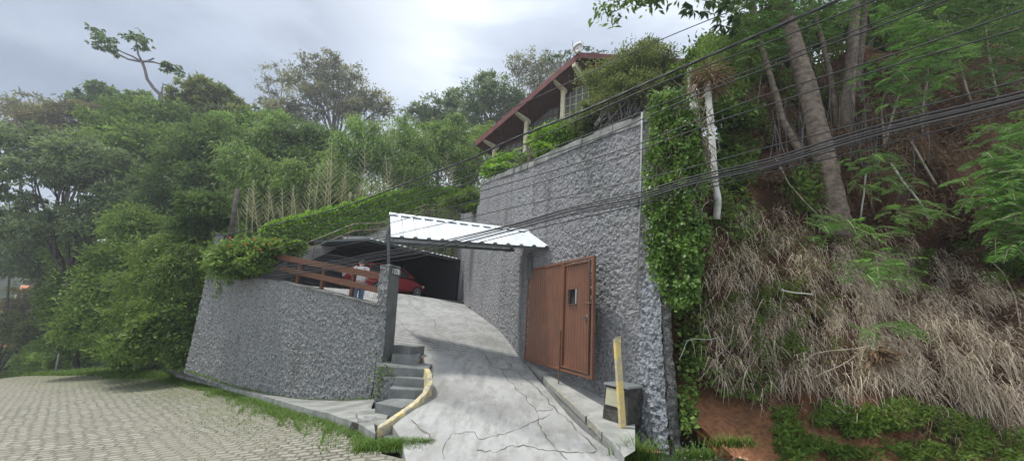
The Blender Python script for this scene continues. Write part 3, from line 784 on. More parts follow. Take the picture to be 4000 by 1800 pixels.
# coping blocks
def coping(A, B_, zt, n, name, par, nsd):
    A3 = Vector((*A, 0)); B3 = Vector((*B_, 0)); d = (B3 - A3); nn = Vector((d.y, -d.x, 0)).normalized() * nsd; mb = MB(); s = 0
    while s < 1:
        e = min(1, s + random.uniform(.6, 1.4) / n); gap = random.uniform(.0, .012) * 1.0; h = .17 + random.uniform(-.02, .03); o = random.uniform(.03, .06)
        def c(t, off, dz): q = A3 + d * t + nn * off; q.z = zt(t) + dz; return q
        s1 = e - gap * .3
        mb.hexa([c(s, o, -.02), c(s, -.3, -.02), c(s1, -.3, -.02), c(s1, o, -.02)] if nsd > 0 else [c(s, o, -.02), c(s1, o, -.02), c(s1, -.3, -.02), c(s, -.3, -.02)],
                [c(s, o - .02, h), c(s, -.3, h), c(s1, -.3, h), c(s1, o - .02, h)] if nsd > 0 else [c(s, o - .02, h), c(s1, o - .02, h), c(s1, -.3, h), c(s, -.3, h)])
        s = e
    return mb.build(name, M['coping'], par)
coping(WH, WN, tF, 8, 'coping', tw, 1); coping(RA, midp, tR, 12, 'coping', tw, -1)
# white cement block course end (ground behind wall): garden terrace
tv = []
rows_ = []
for (A, B_, zt) in (((-3.6, 25), midp, None), (midp, RA, 'R'), (WH, WN, 'F')):
    for k in range(10):
        s = k / 9.; x = A[0] + (B_[0] - A[0]) * s; y = A[1] + (B_[1] - A[1]) * s
        z = {None: zr(5.2), 'R': tR(1 - s) if zt == 'R' else 0, 'F': tF(s) if zt == 'F' else 0}[zt]
        rows_.append((x, y, z - .08))
for (x, y, z) in rows_:
    for j in range(12):
        e = j * 1.1; tv.append((x + .15 + e * .75, y + .1 + e * .66, z + e * .22 + .12 * random.random() * (j > 0)))
tag(mesh_np('garden_terrace', tv, gridfaces(len(rows_), 12), M['forestfloor'], smooth=True), kind='structure')

# ================================================================== OBJECTS ROUND THE DRIVEWAY
# raised kerb strip beside the gate
so = [ondrive(u, v) for u, v in [(2052, 1412), (2095, 1462), (2160, 1530), (2240, 1610), (2320, 1690), (2385, 1765), (2440, 1830)]]
V = []; nS = 40
for i in range(nS):
    t = i / (nS - 1); o = lerp_poly3(so, t); h = np.interp(t, [0, .1, 1], [.02, .10, .13])
    wx = np.interp(o.y, [6.4, 10.0], [WN[0], WH[0]]) + .05
    inn = Vector((wx + .05, o.y + .32 * (wx - o.x), 0)); inn.z = o.z + h + .03
    inn.x = min(inn.x, .325 * inn.y) if inn.y < 6.9 else inn.x
    if t > .78: inn = Vector((.325 * (o.y + .12), o.y + .12, inn.z))
    jj = random.uniform(-.012, .012)
    V.append(o + Vector((jj, 0, -.3)))
    V.append(o + Vector((jj, 0, h - .015))); tp = o + Vector((jj + .02, 0, h)); V.append(tp)
    for k in range(1, 8): V.append(tp.lerp(inn, k / 7))
mesh_kerb = mesh_np('kerb_strip', V, gridfaces(nS, 10), M['concrete']); tag(mesh_kerb, kind='structure')
# yellow paint left on the outer edge, 4 mm proud
mb = MB(); vs = []
for i in range(60):
    t = i / 59 * .82 + .02; o = lerp_poly3(so, t); h = np.interp(t, [0, .1, 1], [.02, .10, .13])
    vs += [o + Vector((-.018, -.004, .02)), o + Vector((-.018, -.004, h - .004)), o + Vector((.045 + .02 * random.random(), .01, h + .006))]
fs = []
for i in range(59):
    if random.random() < .04: continue
    for k in (0, 1): fs.append((3 * i + k, 3 * i + 3 + k, 3 * i + 4 + k, 3 * i + 1 + k))
mb.add(vs, fs).build('painted_edge', M['kerbg'], mesh_kerb)

# brown sheet steel gate, standing open against the wall
g0 = Vector((*GH, zr(-1.075))); g1 = Vector((*GE, zr(-1.04))); gd = (g1 - g0); gd.z = 0; GL = gd.length; gd.normalize(); gn = Vector((gd.y, -gd.x, 0)); 
if gn.x > 0: gn = -gn
HT = 2.215
gate = thing('metal_gate', 'brown corrugated steel driveway gate standing open against the tall grey wall', 'gate', g0)
def gp(s, h, o=0.0): return g0 + gd * (s * GL) + Vector((0, 0, h + .035 * s)) + gn * o
def sheet(s0, s1, h0, h1, name, mat, par, nrib, hole=None):
    mb = MB(); n = nrib * 6; cols = []
    for i in range(n + 1):
        s = s0 + (s1 - s0) * i / n; ph = (i % 6) / 6.; d = .018 if ph in (0, 5 / 6.) or i % 6 == 5 else .0
        cols.append((s, d))
    def quad(a, b, z0, z1): mb.add([gp(a[0], z0, a[1]), gp(b[0], z0, b[1]), gp(b[0], z1, b[1]), gp(a[0], z1, a[1])], [(0, 1, 2, 3)])
    for a, b in zip(cols[:-1], cols[1:]):
        if hole and hole[0] <= a[0] and b[0] <= hole[1]: quad(a, b, h0, hole[2]); quad(a, b, hole[3], h1)
        else: quad(a, b, h0, h1)
    o = mb.build(name, mat, par); sm = o.modifiers.new('t', 'SOLIDIFY'); sm.thickness = .004; return o
sheet(.012, .60, .03, HT - .03, 'vehicle_panel', M['brown'], gate, 15)
dr_ = sheet(.625, .965, .09, HT - .08, 'pedestrian_door', M['brown'], gate, 9, (.70, .80, 1.31, 1.62))
mb = MB()
for (s0, h0, s1, h1, w, d) in [(0, 0, 0, HT, .04, .05), (1, 0, 1, HT, .05, .06), (0, .02, 1, .02, .045, .05), (0, HT - .02, 1, HT - .02, .05, .05), (.612, 0, .612, HT, .05, .06)]:
    mb.beam(gp(s0, h0, .008), gp(s1, h1, .008), d, w, up=tuple(gd) if s0 == s1 else (0, 0, 1))
mb.build('gate_frame', M['brown'], gate, bevel=.004)
mb = MB()
for (s0, h0, s1, h1) in [(.63, .09, .97, .09), (.63, HT - .09, .97, HT - .09), (.635, .09, .635, HT - .09), (.962, .09, .962, HT - .09)]:
    mb.beam(gp(s0, h0, .03), gp(s1, h1, .03), .03, .03, up=tuple(gd) if s0 == s1 else (0, 0, 1))
mb.build('door_frame', M['brown'], dr_)
tag(MB().box(gp(.75, 1.465, -.05), gd * .30, gn * .06, (0, 0, .31)).build('letter_hatch', M['dark'], gate), 'dark recessed hatch box')
mb = MB()
for (a, b) in [((.70, 1.31), (.70, 1.62)), ((.80, 1.31), (.80, 1.62)), ((.70, 1.62), (.80, 1.62)), ((.70, 1.31), (.80, 1.31))]:
    mb.beam(gp(a[0], a[1], .02), gp(b[0], b[1], .02), .05, .012, up=tuple(gd) if a[0] == b[0] else (0, 0, 1))
mb.build('hatch_frame', M['rust'], gate)
mb = MB(); mb.beam(gp(.803, 1.32, .034), gp(.803, 1.61, .034), .02, .012, up=tuple(gd)); mb.build('hatch_edge', M['white_metal'], gate)
mb = MB(); mb.box(gp(.945, 1.04, .035), gd * .05, gn * .02, (0, 0, .16)); mb.tube([gp(.945, 1.06, .05), gp(.94, 1.06, .09), gp(.905, 1.045, .09)], .012, 6); mb.tube([gp(.945, 1.0, .04), gp(.945, 1.0, .06)], .014, 8)
mb.build('handle', M['greycable'], gate, smooth=True)
mb = MB(); mb.tube([gp(.90, 1.33, .04), gp(.96, 1.33, .045), gp(.995, 1.325, .045)], .012, 6); mb.box(gp(.955, 1.33, .03), gd * .07, gn * .012, (0, 0, .06)); mb.build('slide_bolt', M['rust'], gate)
pp = gp(.612, 0, .05); zf = dz1(pp.x - .1, pp.y) + .02
mb = MB(); mb.tube([gp(.612, .78, .05), Vector((pp.x, pp.y, zr(-1.34)))], .013, 6); mb.box(gp(.612, .45, .045), gd * .05, gn * .03, (0, 0, .05)); mb.build('drop_bolt', M['rust'], gate)
mb = MB()
for h in (.35, 1.1, 1.9): mb.tube([gp(-.012, h - .07, 0), gp(-.012, h + .07, 0)], .022, 8)
mb.build('hinge', M['brown'], gate)
# steel post the gate hangs on
hp = Vector((.50, 9.78, zr(-1.2)))
q = thing('gate_post', 'dark steel post in the wall corner above the gate hinge', 'post', hp)
MB().box((hp.x, hp.y - .01, zr(1.22)), (.12, 0, 0), (0, .10, 0), (0, 0, .66)).build('post_shaft', M['grey_metal'], q)
MB().box((hp.x + .09, hp.y - .05, zr(1.45)), (.34, 0, 0), (0, .05, 0), (0, 0, .06)).build('bracket', M['grey_metal'], q)

# worn yellow wooden post
b = at(2432, 1668, 6.0); tp = at(2409, 1328, 6.02); wdt = .088
q = MB(); x0 = Vector((wdt / 2, .02, 0)); y0 = Vector((-.01, wdt / 2 * .6, 0))
bb = [b - x0 - y0, b + x0 - y0, b + x0 + y0, b - x0 + y0]; tt = [p + (tp - b) + Vector((0, 0, random.uniform(-.02, .025))) for p in bb]
q.hexa(bb, tt)
for k in range(9):   # splintered top
    c = tp + Vector((random.uniform(-.05, .05), random.uniform(-.04, .04), -.03)); q.tube([c, c + Vector((random.uniform(-.01, .01), 0, random.uniform(.05, .10)))], [.014, .004], 4)
o = q.build('wooden_post', M['yellow'], bevel=.006); o.location = (0, 0, 0)
tag(o, 'upright wooden post in worn yellow paint in front of the low meter box', 'post')

# low concrete meter box with a beige panel
m0 = at(2352, 1612, 6.45); m1 = at(2470, 1660, 6.02)
q = thing('meter_box', 'squat dark concrete box with beige panel behind the yellow wooden post', 'meter box', m0)
d = Vector((m1.x - m0.x, m1.y - m0.y, 0)); d.normalize(); nb = Vector((-d.y, d.x, 0)); Lb = .46
def mp(s, o, h): return Vector((m0.x, m0.y, m0.z)) + d * s + nb * o + Vector((0, 0, h))
MB().hexa([mp(0, 0, -.1), mp(Lb, 0, -.1), mp(Lb, .45, -.1), mp(0, .45, -.1)], [mp(.02, .05, .42), mp(Lb, .05, .42), mp(Lb, .40, .42), mp(.02, .40, .42)]).build('box_body', M['darkmoss'], q, bevel=.012)
MB().hexa([mp(.0, .0, .425), mp(Lb + .02, .0, .425), mp(Lb + .02, .43, .425), mp(0, .43, .425)], [mp(.02, .02, .46), mp(Lb, .02, .46), mp(Lb, .41, .46), mp(.02, .41, .46)]).build('lid', M['smooth'], q, bevel=.01)
MB().hexa([mp(.05, -.0, .14), mp(.38, -.0, .14), mp(.38, .03, .14), mp(.05, .03, .14)], [mp(.06, .026, .39), mp(.38, .026, .39), mp(.38, .056, .39), mp(.06, .056, .39)]).build('access_panel', M['beige'], q, bevel=.004)

# front steps
stairs = thing('concrete_steps', 'curving flight of worn concrete steps between the grey pillar and the yellow kerb', 'steps', (-2.2, 7.3, zr(-1.85)))
def px(u, v, z): return atz(u, v, zr(z))
SP = [(-.84, (1537, 1346), (1596, 1353)), (-1.0, (1531, 1383), (1630, 1387)), (-1.16, (1548, 1433), (1657, 1439)), (-1.32, (1543, 1471), (1656, 1479)), (-1.48, (1519, 1516), (1640, 1522)), (-1.64, (1467, 1570), (1560, 1588)), (-1.80, None, None)]
for i, (z, a, b) in enumerate(SP[:-1]):
    A = px(*a, z); Bp = px(*b, z); back = .62 if i != 2 else .95
    if i == 0: back = .5
    d = (Bp - A).normalized(); bk = Vector((-d.y, d.x, 0)); 
    if bk.y < 0: bk = -bk
    Bp = Bp + d * .06; jz = .0
    dn = Vector((0, 0, -(.16 + .30)))
    P = [A + Vector((0, 0, 0)), Bp, Bp + bk * back, A + bk * back]
    if i == 2:  # landing reaches left past the pillar foot
        A2 = px(1471, 1427, z); P = [A2, A, Bp, Bp + bk * .75, A2 + bk * .75]
        MB().prism([p + dn * .37 for p in P], -dn * .37).build('landing', M['step'], stairs, bevel=.015); continue
    MB().hexa([p + dn for p in P], P).build('step', M['step'], stairs, bevel=.014)
# rough mossy mass carrying the landing
A2 = px(1476, 1432, -1.17); A3 = px(1546, 1440, -1.17); MB().hexa([Vector((p.x, p.y, zr(-2.0))) for p in (A2 + Vector((0, .03, 0)), A3 + Vector((0, .04, 0)), A3 + Vector((0, .8, 0)), A2 + Vector((-.1, .8, 0)))], [p + Vector((0, 0, -.165)) for p in (A2 + Vector((0, .03, 0)), A3 + Vector((0, .04, 0)), A3 + Vector((0, .8, 0)), A2 + Vector((-.1, .8, 0)))]).build('landing_base', M['wallL'], stairs)
MB().box(px(1553, 1376, -1.0) + Vector((0, .15, .06)), (.15, 0, 0), (0, .15, 0), (0, 0, .13)).build('loose_block', M['step'], stairs, bevel=.01)
MB().box(px(1640, 1415, -1.16) + Vector((.0, .05, .06)), (.10, .04, 0), (-.05, .22, 0), (0, 0, .10)).build('broken_edge', M['rust'], stairs, bevel=.01)
# platform at the foot of the steps + broken end block
pf = [px(1400, 1632, -1.84), px(1497, 1668, -1.84), px(1520, 1612, -1.80), px(1462, 1595, -1.80), px(1390, 1605, -1.82)]
MB().prism([p - Vector((0, 0, .35)) for p in pf], (0, 0, .355)).build('platform', M['pave'], stairs, bevel=.01)
lowp = [px(1462, 1683, -1.93), px(1536, 1672, -1.93), px(1600, 1700, -1.93), px(1570, 1730, -1.93), px(1500, 1705, -1.93)]
MB().prism([p - Vector((0, 0, .35)) for p in lowp], (0, 0, .355)).build('step', M['step'], stairs, bevel=.015)
rs = [px(1536, 1618, -1.80), px(1624, 1668, -1.83), px(1700, 1650, -1.80), px(1640, 1590, -1.75)]
MB().prism([p - Vector((0, 0, .45)) for p in rs], (0, 0, .44)).build('step_edge', M['step'], stairs, bevel=.01)
# ragged end of the concrete above the grass
V = []
ep = [px(u, v, z) for u, v, z in [(1375, 1640, -1.86), (1400, 1648, -1.86), (1450, 1655, -1.86), (1465, 1690, -1.94), (1510, 1712, -1.95), (1560, 1722, -1.95), (1580, 1702, -1.92), (1620, 1735, -1.92), (1680, 1760, -1.88), (1720, 1800, -1.86)]]
for i, e in enumerate(ep):
    for k in range(5):
        V.append(e + Vector((random.uniform(-.03, .03), -.05 * k * .5 + random.uniform(-.02, .02), -.02 - .09 * k)))
mesh_np('broken_front', V, gridfaces(len(ep), 5), M['darkmoss'], stairs)
eb = px(1400, 1668, -1.95)
o = MB().hexa([eb + Vector(p) for p in ((-.1, -.05, -.2), (.26, -.12, -.2), (.28, .2, -.2), (-.05, .22, -.2))], [eb + Vector(p) for p in ((-.05, .0, .10), (.2, -.04, .12), (.24, .18, .15), (0, .2, .13))]).build('broken_kerb_block', M['coping'], bevel=.025)
tag(o, 'crumbling mossy kerb block at the corner of the pavement by the grass', 'kerb block')

# curved yellow kerb
kpx = [(1668, 1438, -1.14), (1678, 1456, -1.18), (1680, 1490, -1.28), (1660, 1530, -1.42), (1615, 1575, -1.58), (1560, 1612, -1.68), (1510, 1645, -1.75), (1478, 1668, -1.82)]
mb = MB(); pts = [px(*k) for k in kpx]; pts = [lerp_poly3(pts, i / 40) for i in range(41)]
vs = []
for i, p_ in enumerate(pts):
    d = (pts[min(i + 1, 40)] - pts[max(i - 1, 0)]); d.z = 0; d.normalize(); s = Vector((-d.y, d.x, 0)); w = .05 + random.uniform(-.006, .006)
    j = random.uniform(-.006, .006)
    for (o, h) in ((-w, -.34), (-w, -.012), (-w * .8, j), (w * .8, j), (w, -.012), (w, -.34)): vs.append(p_ + s * o + Vector((0, 0, h)))
fs = []
for i in range(40):
    for k in range(5): fs.append((6 * i + k, 6 * i + 6 + k, 6 * i + 7 + k, 6 * i + 1 + k))
fs += [(0, 1, 2, 3, 4, 5)[::-1], tuple(240 + k for k in range(6))]
o = mb.add(vs, fs).build('yellow_kerb', M['kerby']); tag(o, 'curved concrete kerb in flaking yellow paint beside the steps', 'kerb')

# ------------------------------------------------------------------ canopy over the gateway
eL = at(1527, 924, 8.8); eR = at(2146, 966, 9.12); rL = at(1524, 838, 9.9); rR = at(2062, 906, 10.1)
cn = thing('gate_canopy', 'small ridged white metal canopy roof spanning the gateway from pillar to wall', 'canopy', eL)
def corr(a, b, c, d, name, mat, par, pitch=.31, ribh=.045, thick=.004):
    """trapezoid sheet: a-b eave edge, d-c ridge edge; ribs run from eave to ridge"""
    L = (b - a).length; n = int(L / pitch); nn = (b - a).cross(d - a).normalized()
    if nn.z < 0: nn = -nn
    mb = MB(); prof_ = []
    for i in range(n):
        for (f, h) in ((0, 0), (.62, 0), (.72, 1), (.90, 1)): prof_.append(((i + f) / n, h))
    prof_.append((1, 0)); vs = []
    for (t, h) in prof_: vs += [a.lerp(b, t) + nn * ribh * h, d.lerp(c, t) + nn * ribh * h]
    mb.add(vs, [(2 * i, 2 * i + 2, 2 * i + 3, 2 * i + 1) for i in range(len(prof_) - 1)])
    o = mb.build(name, mat, par); m = o.modifiers.new('t', 'SOLIDIFY'); m.thickness = thick; return o
corr(eL, eR, rR, rL, 'roof_sheet', M['white_metal'], cn)
bL_ = rL + (rL - eL) * .72; bL_.z = eL.z + .16; bR_ = rR + (rR - eR) * .72; bR_.z = eR.z + .16
corr(bR_, bL_, rL, rR, 'rear_roof_sheet', M['white_metal'], cn)
up = Vector((0, 0, .03)); dd = (rR - rL).normalized()
mb = MB(); fe = (eL - rL).normalized() * .11; fb = (bL_ - rL).normalized() * .11; r0 = rL - dd * .03 + up * 1.5; r1 = rR + dd * .03 + up * 1.5
mb.add([r0 + fe, r0 + up * .4, r0 + fb, r1 + fe, r1 + up * .4, r1 + fb], [(0, 1, 4, 3), (1, 2, 5, 4)]); o = mb.build('ridge_cap', M['white_metal'], cn); o.modifiers.new('t', 'SOLIDIFY').thickness = .006
mb = MB(); i1 = (rL - eL) * .08; ie = -Vector((0, 0, .07))
mb.beam(eL + i1 + ie, eR + (rR - eR) * .08 + ie, .05, .06); mb.beam(bL_ - (bL_ - rL) * .1 + ie, bR_ - (bR_ - rR) * .1 + ie, .05, .06); mb.beam(rL + ie * 1.2, rR + ie * 1.2, .05, .06)
for t in (.02, .97):
    a = eL.lerp(eR, t) + ie * .8; b = rL.lerp(rR, t) + ie * .8; c = bL_.lerp(bR_, t) + ie * .8; mb.beam(a, b, .04, .05); mb.beam(b, c, .04, .05)
mb.build('roof_frame', M['grey_metal'], cn)
pc = (pA + pC) / 2; ptop_ = Vector((pc.x - .02, pc.y - .08, zt_ + .03)); pt2 = Vector((ptop_.x - .12, ptop_.y + .05, eL.z + .05))
MB().beam(ptop_, pt2, .06, .05, up=(0, 1, 0)).build('support_post', M['grey_metal'], cn)

# ------------------------------------------------------------------ timber rail fence on the low wall
fr = thing('timber_rail_fence', 'brown two-rail timber fence with wire mesh on top of the low wall', 'fence', onwall(1345, 1165, LA, LB))
inw = -nrmL * .12
def lw(u, v, o=0.0): return onwall(u, v, LA, LB) + inw + nrmL * o
def plank(pa, pb, h, name, t=.045):
    a = lw(*pa); b = lw(*pb); mb = MB(); mb.beam(a, b, t, h); return mb.build(name, M['wood'], fr, bevel=.004)
plank((1062, 998), (1480, 1079), .155, 'rail'); plank((1080, 1046), (1474, 1134), .135, 'rail')
for (ut, vt, ub, vb) in [(1140, 1010, 1134, 1112), (1238, 1030, 1228, 1138), (1352, 1050, 1344, 1172)]:
    b = lw(ub, vb, -.06); t = lw(ut, vt); 
    MB().box((b.x, b.y, (b.z + t.z) / 2 - .03), (nrmL.y * .10, -nrmL.x * .10, 0), nrmL * .07, (0, 0, t.z - b.z + .06)).build('post', M['wood'], fr, bevel=.004)
mb = MB(); a0 = lw(1100, 1108, -.12); a1 = lw(1478, 1205, -.12); t0 = lw(1200, 983, -.12).z; 
topz = prof([(1240, 982), (1300, 992), (1474, 1040)], LA, LB)
for i in range(64):
    s = i / 63; x = a0.lerp(a1, s); sp = splan(x, LA, LB); zt0 = min(topz(sp), onwall(1240, 986, LA, LB).z)
    mb.tube([Vector((x.x, x.y, x.z)), Vector((x.x, x.y, zt0))], .0026, 4, cap=False)
for k in range(8):
    P_ = []
    for i in range(9):
        s = i / 8; x = a0.lerp(a1, s); sp = splan(x, LA, LB); zt0 = min(topz(sp), onwall(1240, 986, LA, LB).z); P_.append(Vector((x.x, x.y, x.z + (zt0 - x.z) * (k + .5) / 7.6)))
    mb.tube(P_, .0026, 4, cap=False)
mb.build('wire_mesh', M['greycable'], fr)

# ------------------------------------------------------------------ garage
gA = at(1440, 931, 16.0); gB = at(1790, 1011, 21.0); gC = at(1302, 940, 17.3)
vd = Vector((gB.x - gA.x, gB.y - gA.y, 0)); vd.normalize(); vb = Vector((-vd.y, vd.x, 0)); floor = zr(.455)
ga = thing('garage', 'dark open garage with corrugated metal roof at the top of the driveway', 'garage', (gB.x, gB.y, floor))
gC = gA + vb * 3.6 + Vector((0, 0, .10)); gD = gB + vb * 4.6 + Vector((0, 0, .10)); gC2 = gA + vb * 4.6 + Vector((0, 0, .1))
corr(gA, gB, gD, gC2, 'roof_sheet', M['white_metal'], ga, .30, .04)
def wallbox(a, b, th, z0, z1a, z1b, name, mat):
    d = Vector((b.x - a.x, b.y - a.y, 0)).normalized(); n = Vector((-d.y, d.x, 0)) * th
    def z(p, h): return Vector((p.x, p.y, h))
    MB().hexa([z(a, z0), z(b, z0), z(b + n, z0), z(a + n, z0)], [z(a, z1a), z(b, z1b), z(b + n, z1b), z(a + n, z1a)]).build(name, mat, ga)
wl0 = gA - vd * 2.3
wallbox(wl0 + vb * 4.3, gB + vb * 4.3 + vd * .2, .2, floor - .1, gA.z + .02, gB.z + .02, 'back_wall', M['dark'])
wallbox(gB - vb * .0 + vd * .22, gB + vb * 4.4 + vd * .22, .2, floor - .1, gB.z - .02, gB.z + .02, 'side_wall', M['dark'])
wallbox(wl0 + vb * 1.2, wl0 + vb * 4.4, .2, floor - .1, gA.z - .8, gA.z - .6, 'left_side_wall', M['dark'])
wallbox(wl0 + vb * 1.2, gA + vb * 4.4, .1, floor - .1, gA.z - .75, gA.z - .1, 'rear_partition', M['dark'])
mb = MB()
for p_ in (gA + vb * .15, gA.lerp(gB, .5) + vb * .15): mb.beam(p_ - Vector((0, 0, .03)), p_ + vb * 4.3 + Vector((0, 0, .05)), .06, .1)
mb.beam(gA + vb * .1 - Vector((0, 0, .06)), gB + vb * .1 - Vector((0, 0, .06)), .06, .09)
mb.build('roof_frame', M['grey_metal'], ga)
if 0: MB().beam(Vector((gA.x - vd.x * .3, gA.y, floor)) + vb * 1.4, gA + vb * 1.4 - vd * .3, .09, .09, up=(0, 1, 0)).build('support_post', M['grey_metal'], ga)

cl0 = Vector((0, 0, -.10)); cl1 = Vector((0, 0, -.14))  # dark board added under the white roof to keep the garage interior black
MB().hexa([gA + vb * .25 + cl1, gB + vb * .25 + cl1, gB + vb * 4.4 + cl1, gA + vb * 4.4 + cl1], [gA + vb * .25 + cl0, gB + vb * .25 + cl0, gB + vb * 4.4 + cl0, gA + vb * 4.4 + cl0]).build('added_shade_board', M['dark'], ga)
# red car
def car(loc, ang):
    r = thing('parked_car', 'red hatchback car parked inside the dark garage', 'car', loc)
    fx = Vector((math.cos(ang), math.sin(ang), 0)); fy = Vector((-fx.y, fx.x, 0)); L0 = Vector(loc)
    def C(x, y, z): return L0 + fx * x + fy * y + Vector((0, 0, z))
    # body sections along length: x, lower z, shoulder z, half width
    S = [(-1.95, .38, .70, .66), (-1.90, .26, .92, .78), (-1.6, .20, .98, .84), (-.8, .19, .96, .85), (.2, .19, .95, .85), (.9, .19, .93, .85), (1.25, .20, .86, .84), (1.65, .22, .76, .79), (1.92, .30, .62, .66), (1.99, .38, .52, .55)]
    V = []
    for x, z0, z1, w in S:
        for (y, z) in ((-w * .9, z0), (-w, z0 + .18), (-w * 1.01, (z0 + z1) / 2), (-w * .96, z1 - .06), (-w * .86, z1), (0, z1 + .025), (w * .86, z1), (w * .96, z1 - .06), (w * 1.01, (z0 + z1) / 2), (w, z0 + .18), (w * .9, z0)): V.append(C(x, y, z))
    n = 11; mb = MB(); fs = []
    for i in range(len(S) - 1):
        for k in range(n - 1): fs.append((i * n + k, i * n + n + k, i * n + n + k + 1, i * n + k + 1))
        fs.append((i * n + n - 1, i * n + 2 * n - 1, i * n + n, i * n))
    fs += [tuple(range(n))[::-1], tuple((len(S) - 1) * n + k for k in range(n))]
    body = mb.add(V, fs).build('body', M['carred'], r, smooth=True)
    body.modifiers.new('s', 'SUBSURF').levels = 1; body.modifiers['s'].render_levels = 2
    # cabin
    def ring(z, x0, x1, w): return [C(x0, -w, z), C(x1, -w, z), C(x1, w, z), C(x0, w, z)]
    MB().hexa(ring(.93, -1.75, 1.05, .76), ring(1.40, -1.45, .30, .60)).build('cabin_glass', M['glassdk'], r, bevel=.05)
    MB().hexa(ring(1.385, -1.52, .36, .62), ring(1.46, -1.35, .16, .54)).build('roof', M['carred'], r, bevel=.03)
    mb = MB()
    for sy in (-1, 1):
        for (xa, za, xb, zb2) in ((.34, 1.39, 1.06, .95), (-.35, 1.39, -.30, .95), (-1.48, 1.40, -1.76, .95)):
            mb.beam(C(xa, sy * .63, za), C(xb, sy * .78, zb2), .05, .07, up=tuple(fy))
    mb.build('pillar', M['carred'], r)
    for x in (-1.2, 1.25):
        for sy in (-1, 1):
            c0 = C(x, sy * .70, .30); c1 = C(x, sy * .885, .30)
            w_ = MB().tube([c0, c0.lerp(c1, .1), c0.lerp(c1, .9), c1], [.26, .30, .30, .27], 20).build('tyre', M['tyre'], r, smooth=False)
            mb = MB(); mb.tube([c1.lerp(c0, .12), c1 + (c1 - c0) * .02], [.20, .195], 16)
            rr = mb.build('rim', M['tyre'], w_)
            mb = MB(); e = c1 + (c1 - c0) * .06
            for k in range(7):
                a = 2 * PI * k / 7; mb.beam(e, e + fx * .18 * math.cos(a) + Vector((0, 0, .18 * math.sin(a))), .02, .045, up=tuple(fy))
            mb.tube([e + fx * .195 * math.cos(2 * PI * k / 20) + Vector((0, 0, .195 * math.sin(2 * PI * k / 20))) for k in range(21)], .014, 5)
            mb.build('wheel_spokes', M['alloy'], w_)
    for sy in (-1, 1):
        MB().box(C(-1.86, sy * .66, .86), fx * .14, fy * .20, (0, 0, .20)).build('tail_light', M['lamp'], r, bevel=.03)
        MB().box(C(1.84, sy * .56, .62), fx * .16, fy * .26, (0, 0, .12)).build('headlight', M['lamp'], r, bevel=.03)
        MB().box(C(.65, sy * .92, 1.0), fx * .10, fy * .16, (0, 0, .11)).build('side_mirror', M['carred'], r, bevel=.02)
    MB().box(C(-1.98, 0, .55), fx * .02, fy * .40, (0, 0, .12)).build('licence_plate', M['plate'], r)
    MB().box(C(-1.93, 0, .30), fx * .12, fy * 1.3, (0, 0, .16)).build('bumper', M['tyre'], r, bevel=.03)
    return r
cc_ = gA.lerp(gB, .42) + vb * 1.5; car((cc_.x, cc_.y, floor), math.atan2(vd.y, vd.x))

# ------------------------------------------------------------------ stairs beside the garage, with hand rail
def flight(name, label, pix0, pix1, Y0, Y1, n, wid=1.0):
    r = thing(name, label, 'stairs', at(*pix0, Y0)); a = at(*pix0, Y0); b = at(*pix1, Y1); d = (b - a); mb = MB()
    sd = Vector((-d.y, d.x, 0)).normalized() * wid; poly = [a]
    for i in range(n):
        p0 = a + d * (i / n); p1 = a + d * ((i + 1) / n)
        poly += [Vector((p0.x, p0.y, p1.z)), p1.copy()]
    low = [b - Vector((0, 0, .32)), a - Vector((0, 0, .32)) + Vector((d.x, d.y, 0)) * .03]
    mb.prism(poly + low, sd); mb.build('stair_flight', M['concrete'], r); return r
flight('concrete_stairs', 'lower zigzag concrete stair flight climbing beside the hedge left of the garage roof', (1180, 1003), (1322, 944), 17.0, 18.6, 6)
flight('concrete_stairs', 'upper zigzag concrete stair flight climbing behind the garage roof to the garden', (1440, 940), (1640, 850), 20.0, 22.2, 8)
o = MB().hexa([at(1345, 950, 18.6), at(1455, 950, 20.0), at(1440, 940, 21.0), at(1330, 940, 19.6)], [at(1345, 930, 18.6), at(1455, 932, 20.0), at(1440, 922, 21.0), at(1330, 920, 19.6)]).build('stair_landing', M['concrete'])
tag(o, 'flat concrete landing slab between the two stair flights above the garage', 'landing')
hr = thing('handrail', 'thin ochre tubular handrail following the garage stairs up the hill', 'handrail', at(1235, 1000, 17.2))
railp = [(1195, 950, 16.8), (1382, 874, 18.8), (1484, 871, 20.0), (1530, 852, 20.4), (1660, 800, 22.2), (1745, 800, 23)]
raill = [(1195, 977, 16.8), (1382, 900, 18.8), (1484, 895, 20.0), (1530, 876, 20.4), (1660, 822, 22.2), (1745, 818, 23)]
MB().tube([at(*p) for p in railp], .022, 6).build('rail', M['ochre'], hr); MB().tube([at(*p) for p in raill], .018, 6).build('rail', M['ochre'], hr)
for (u, vt, vb_, Y) in [(1234, 935, 1000, 17.2), (1366, 880, 945, 18.6), (1481, 871, 930, 20), (1550, 844, 905, 20.8), (1660, 800, 850, 22.2), (1738, 800, 840, 22.8)]:
    a = at(u, vt, Y); b = at(u, vb_, Y); MB().tube([a, Vector((a.x, a.y, b.z - .1))], .025, 6).build('baluster', M['rust'], hr)

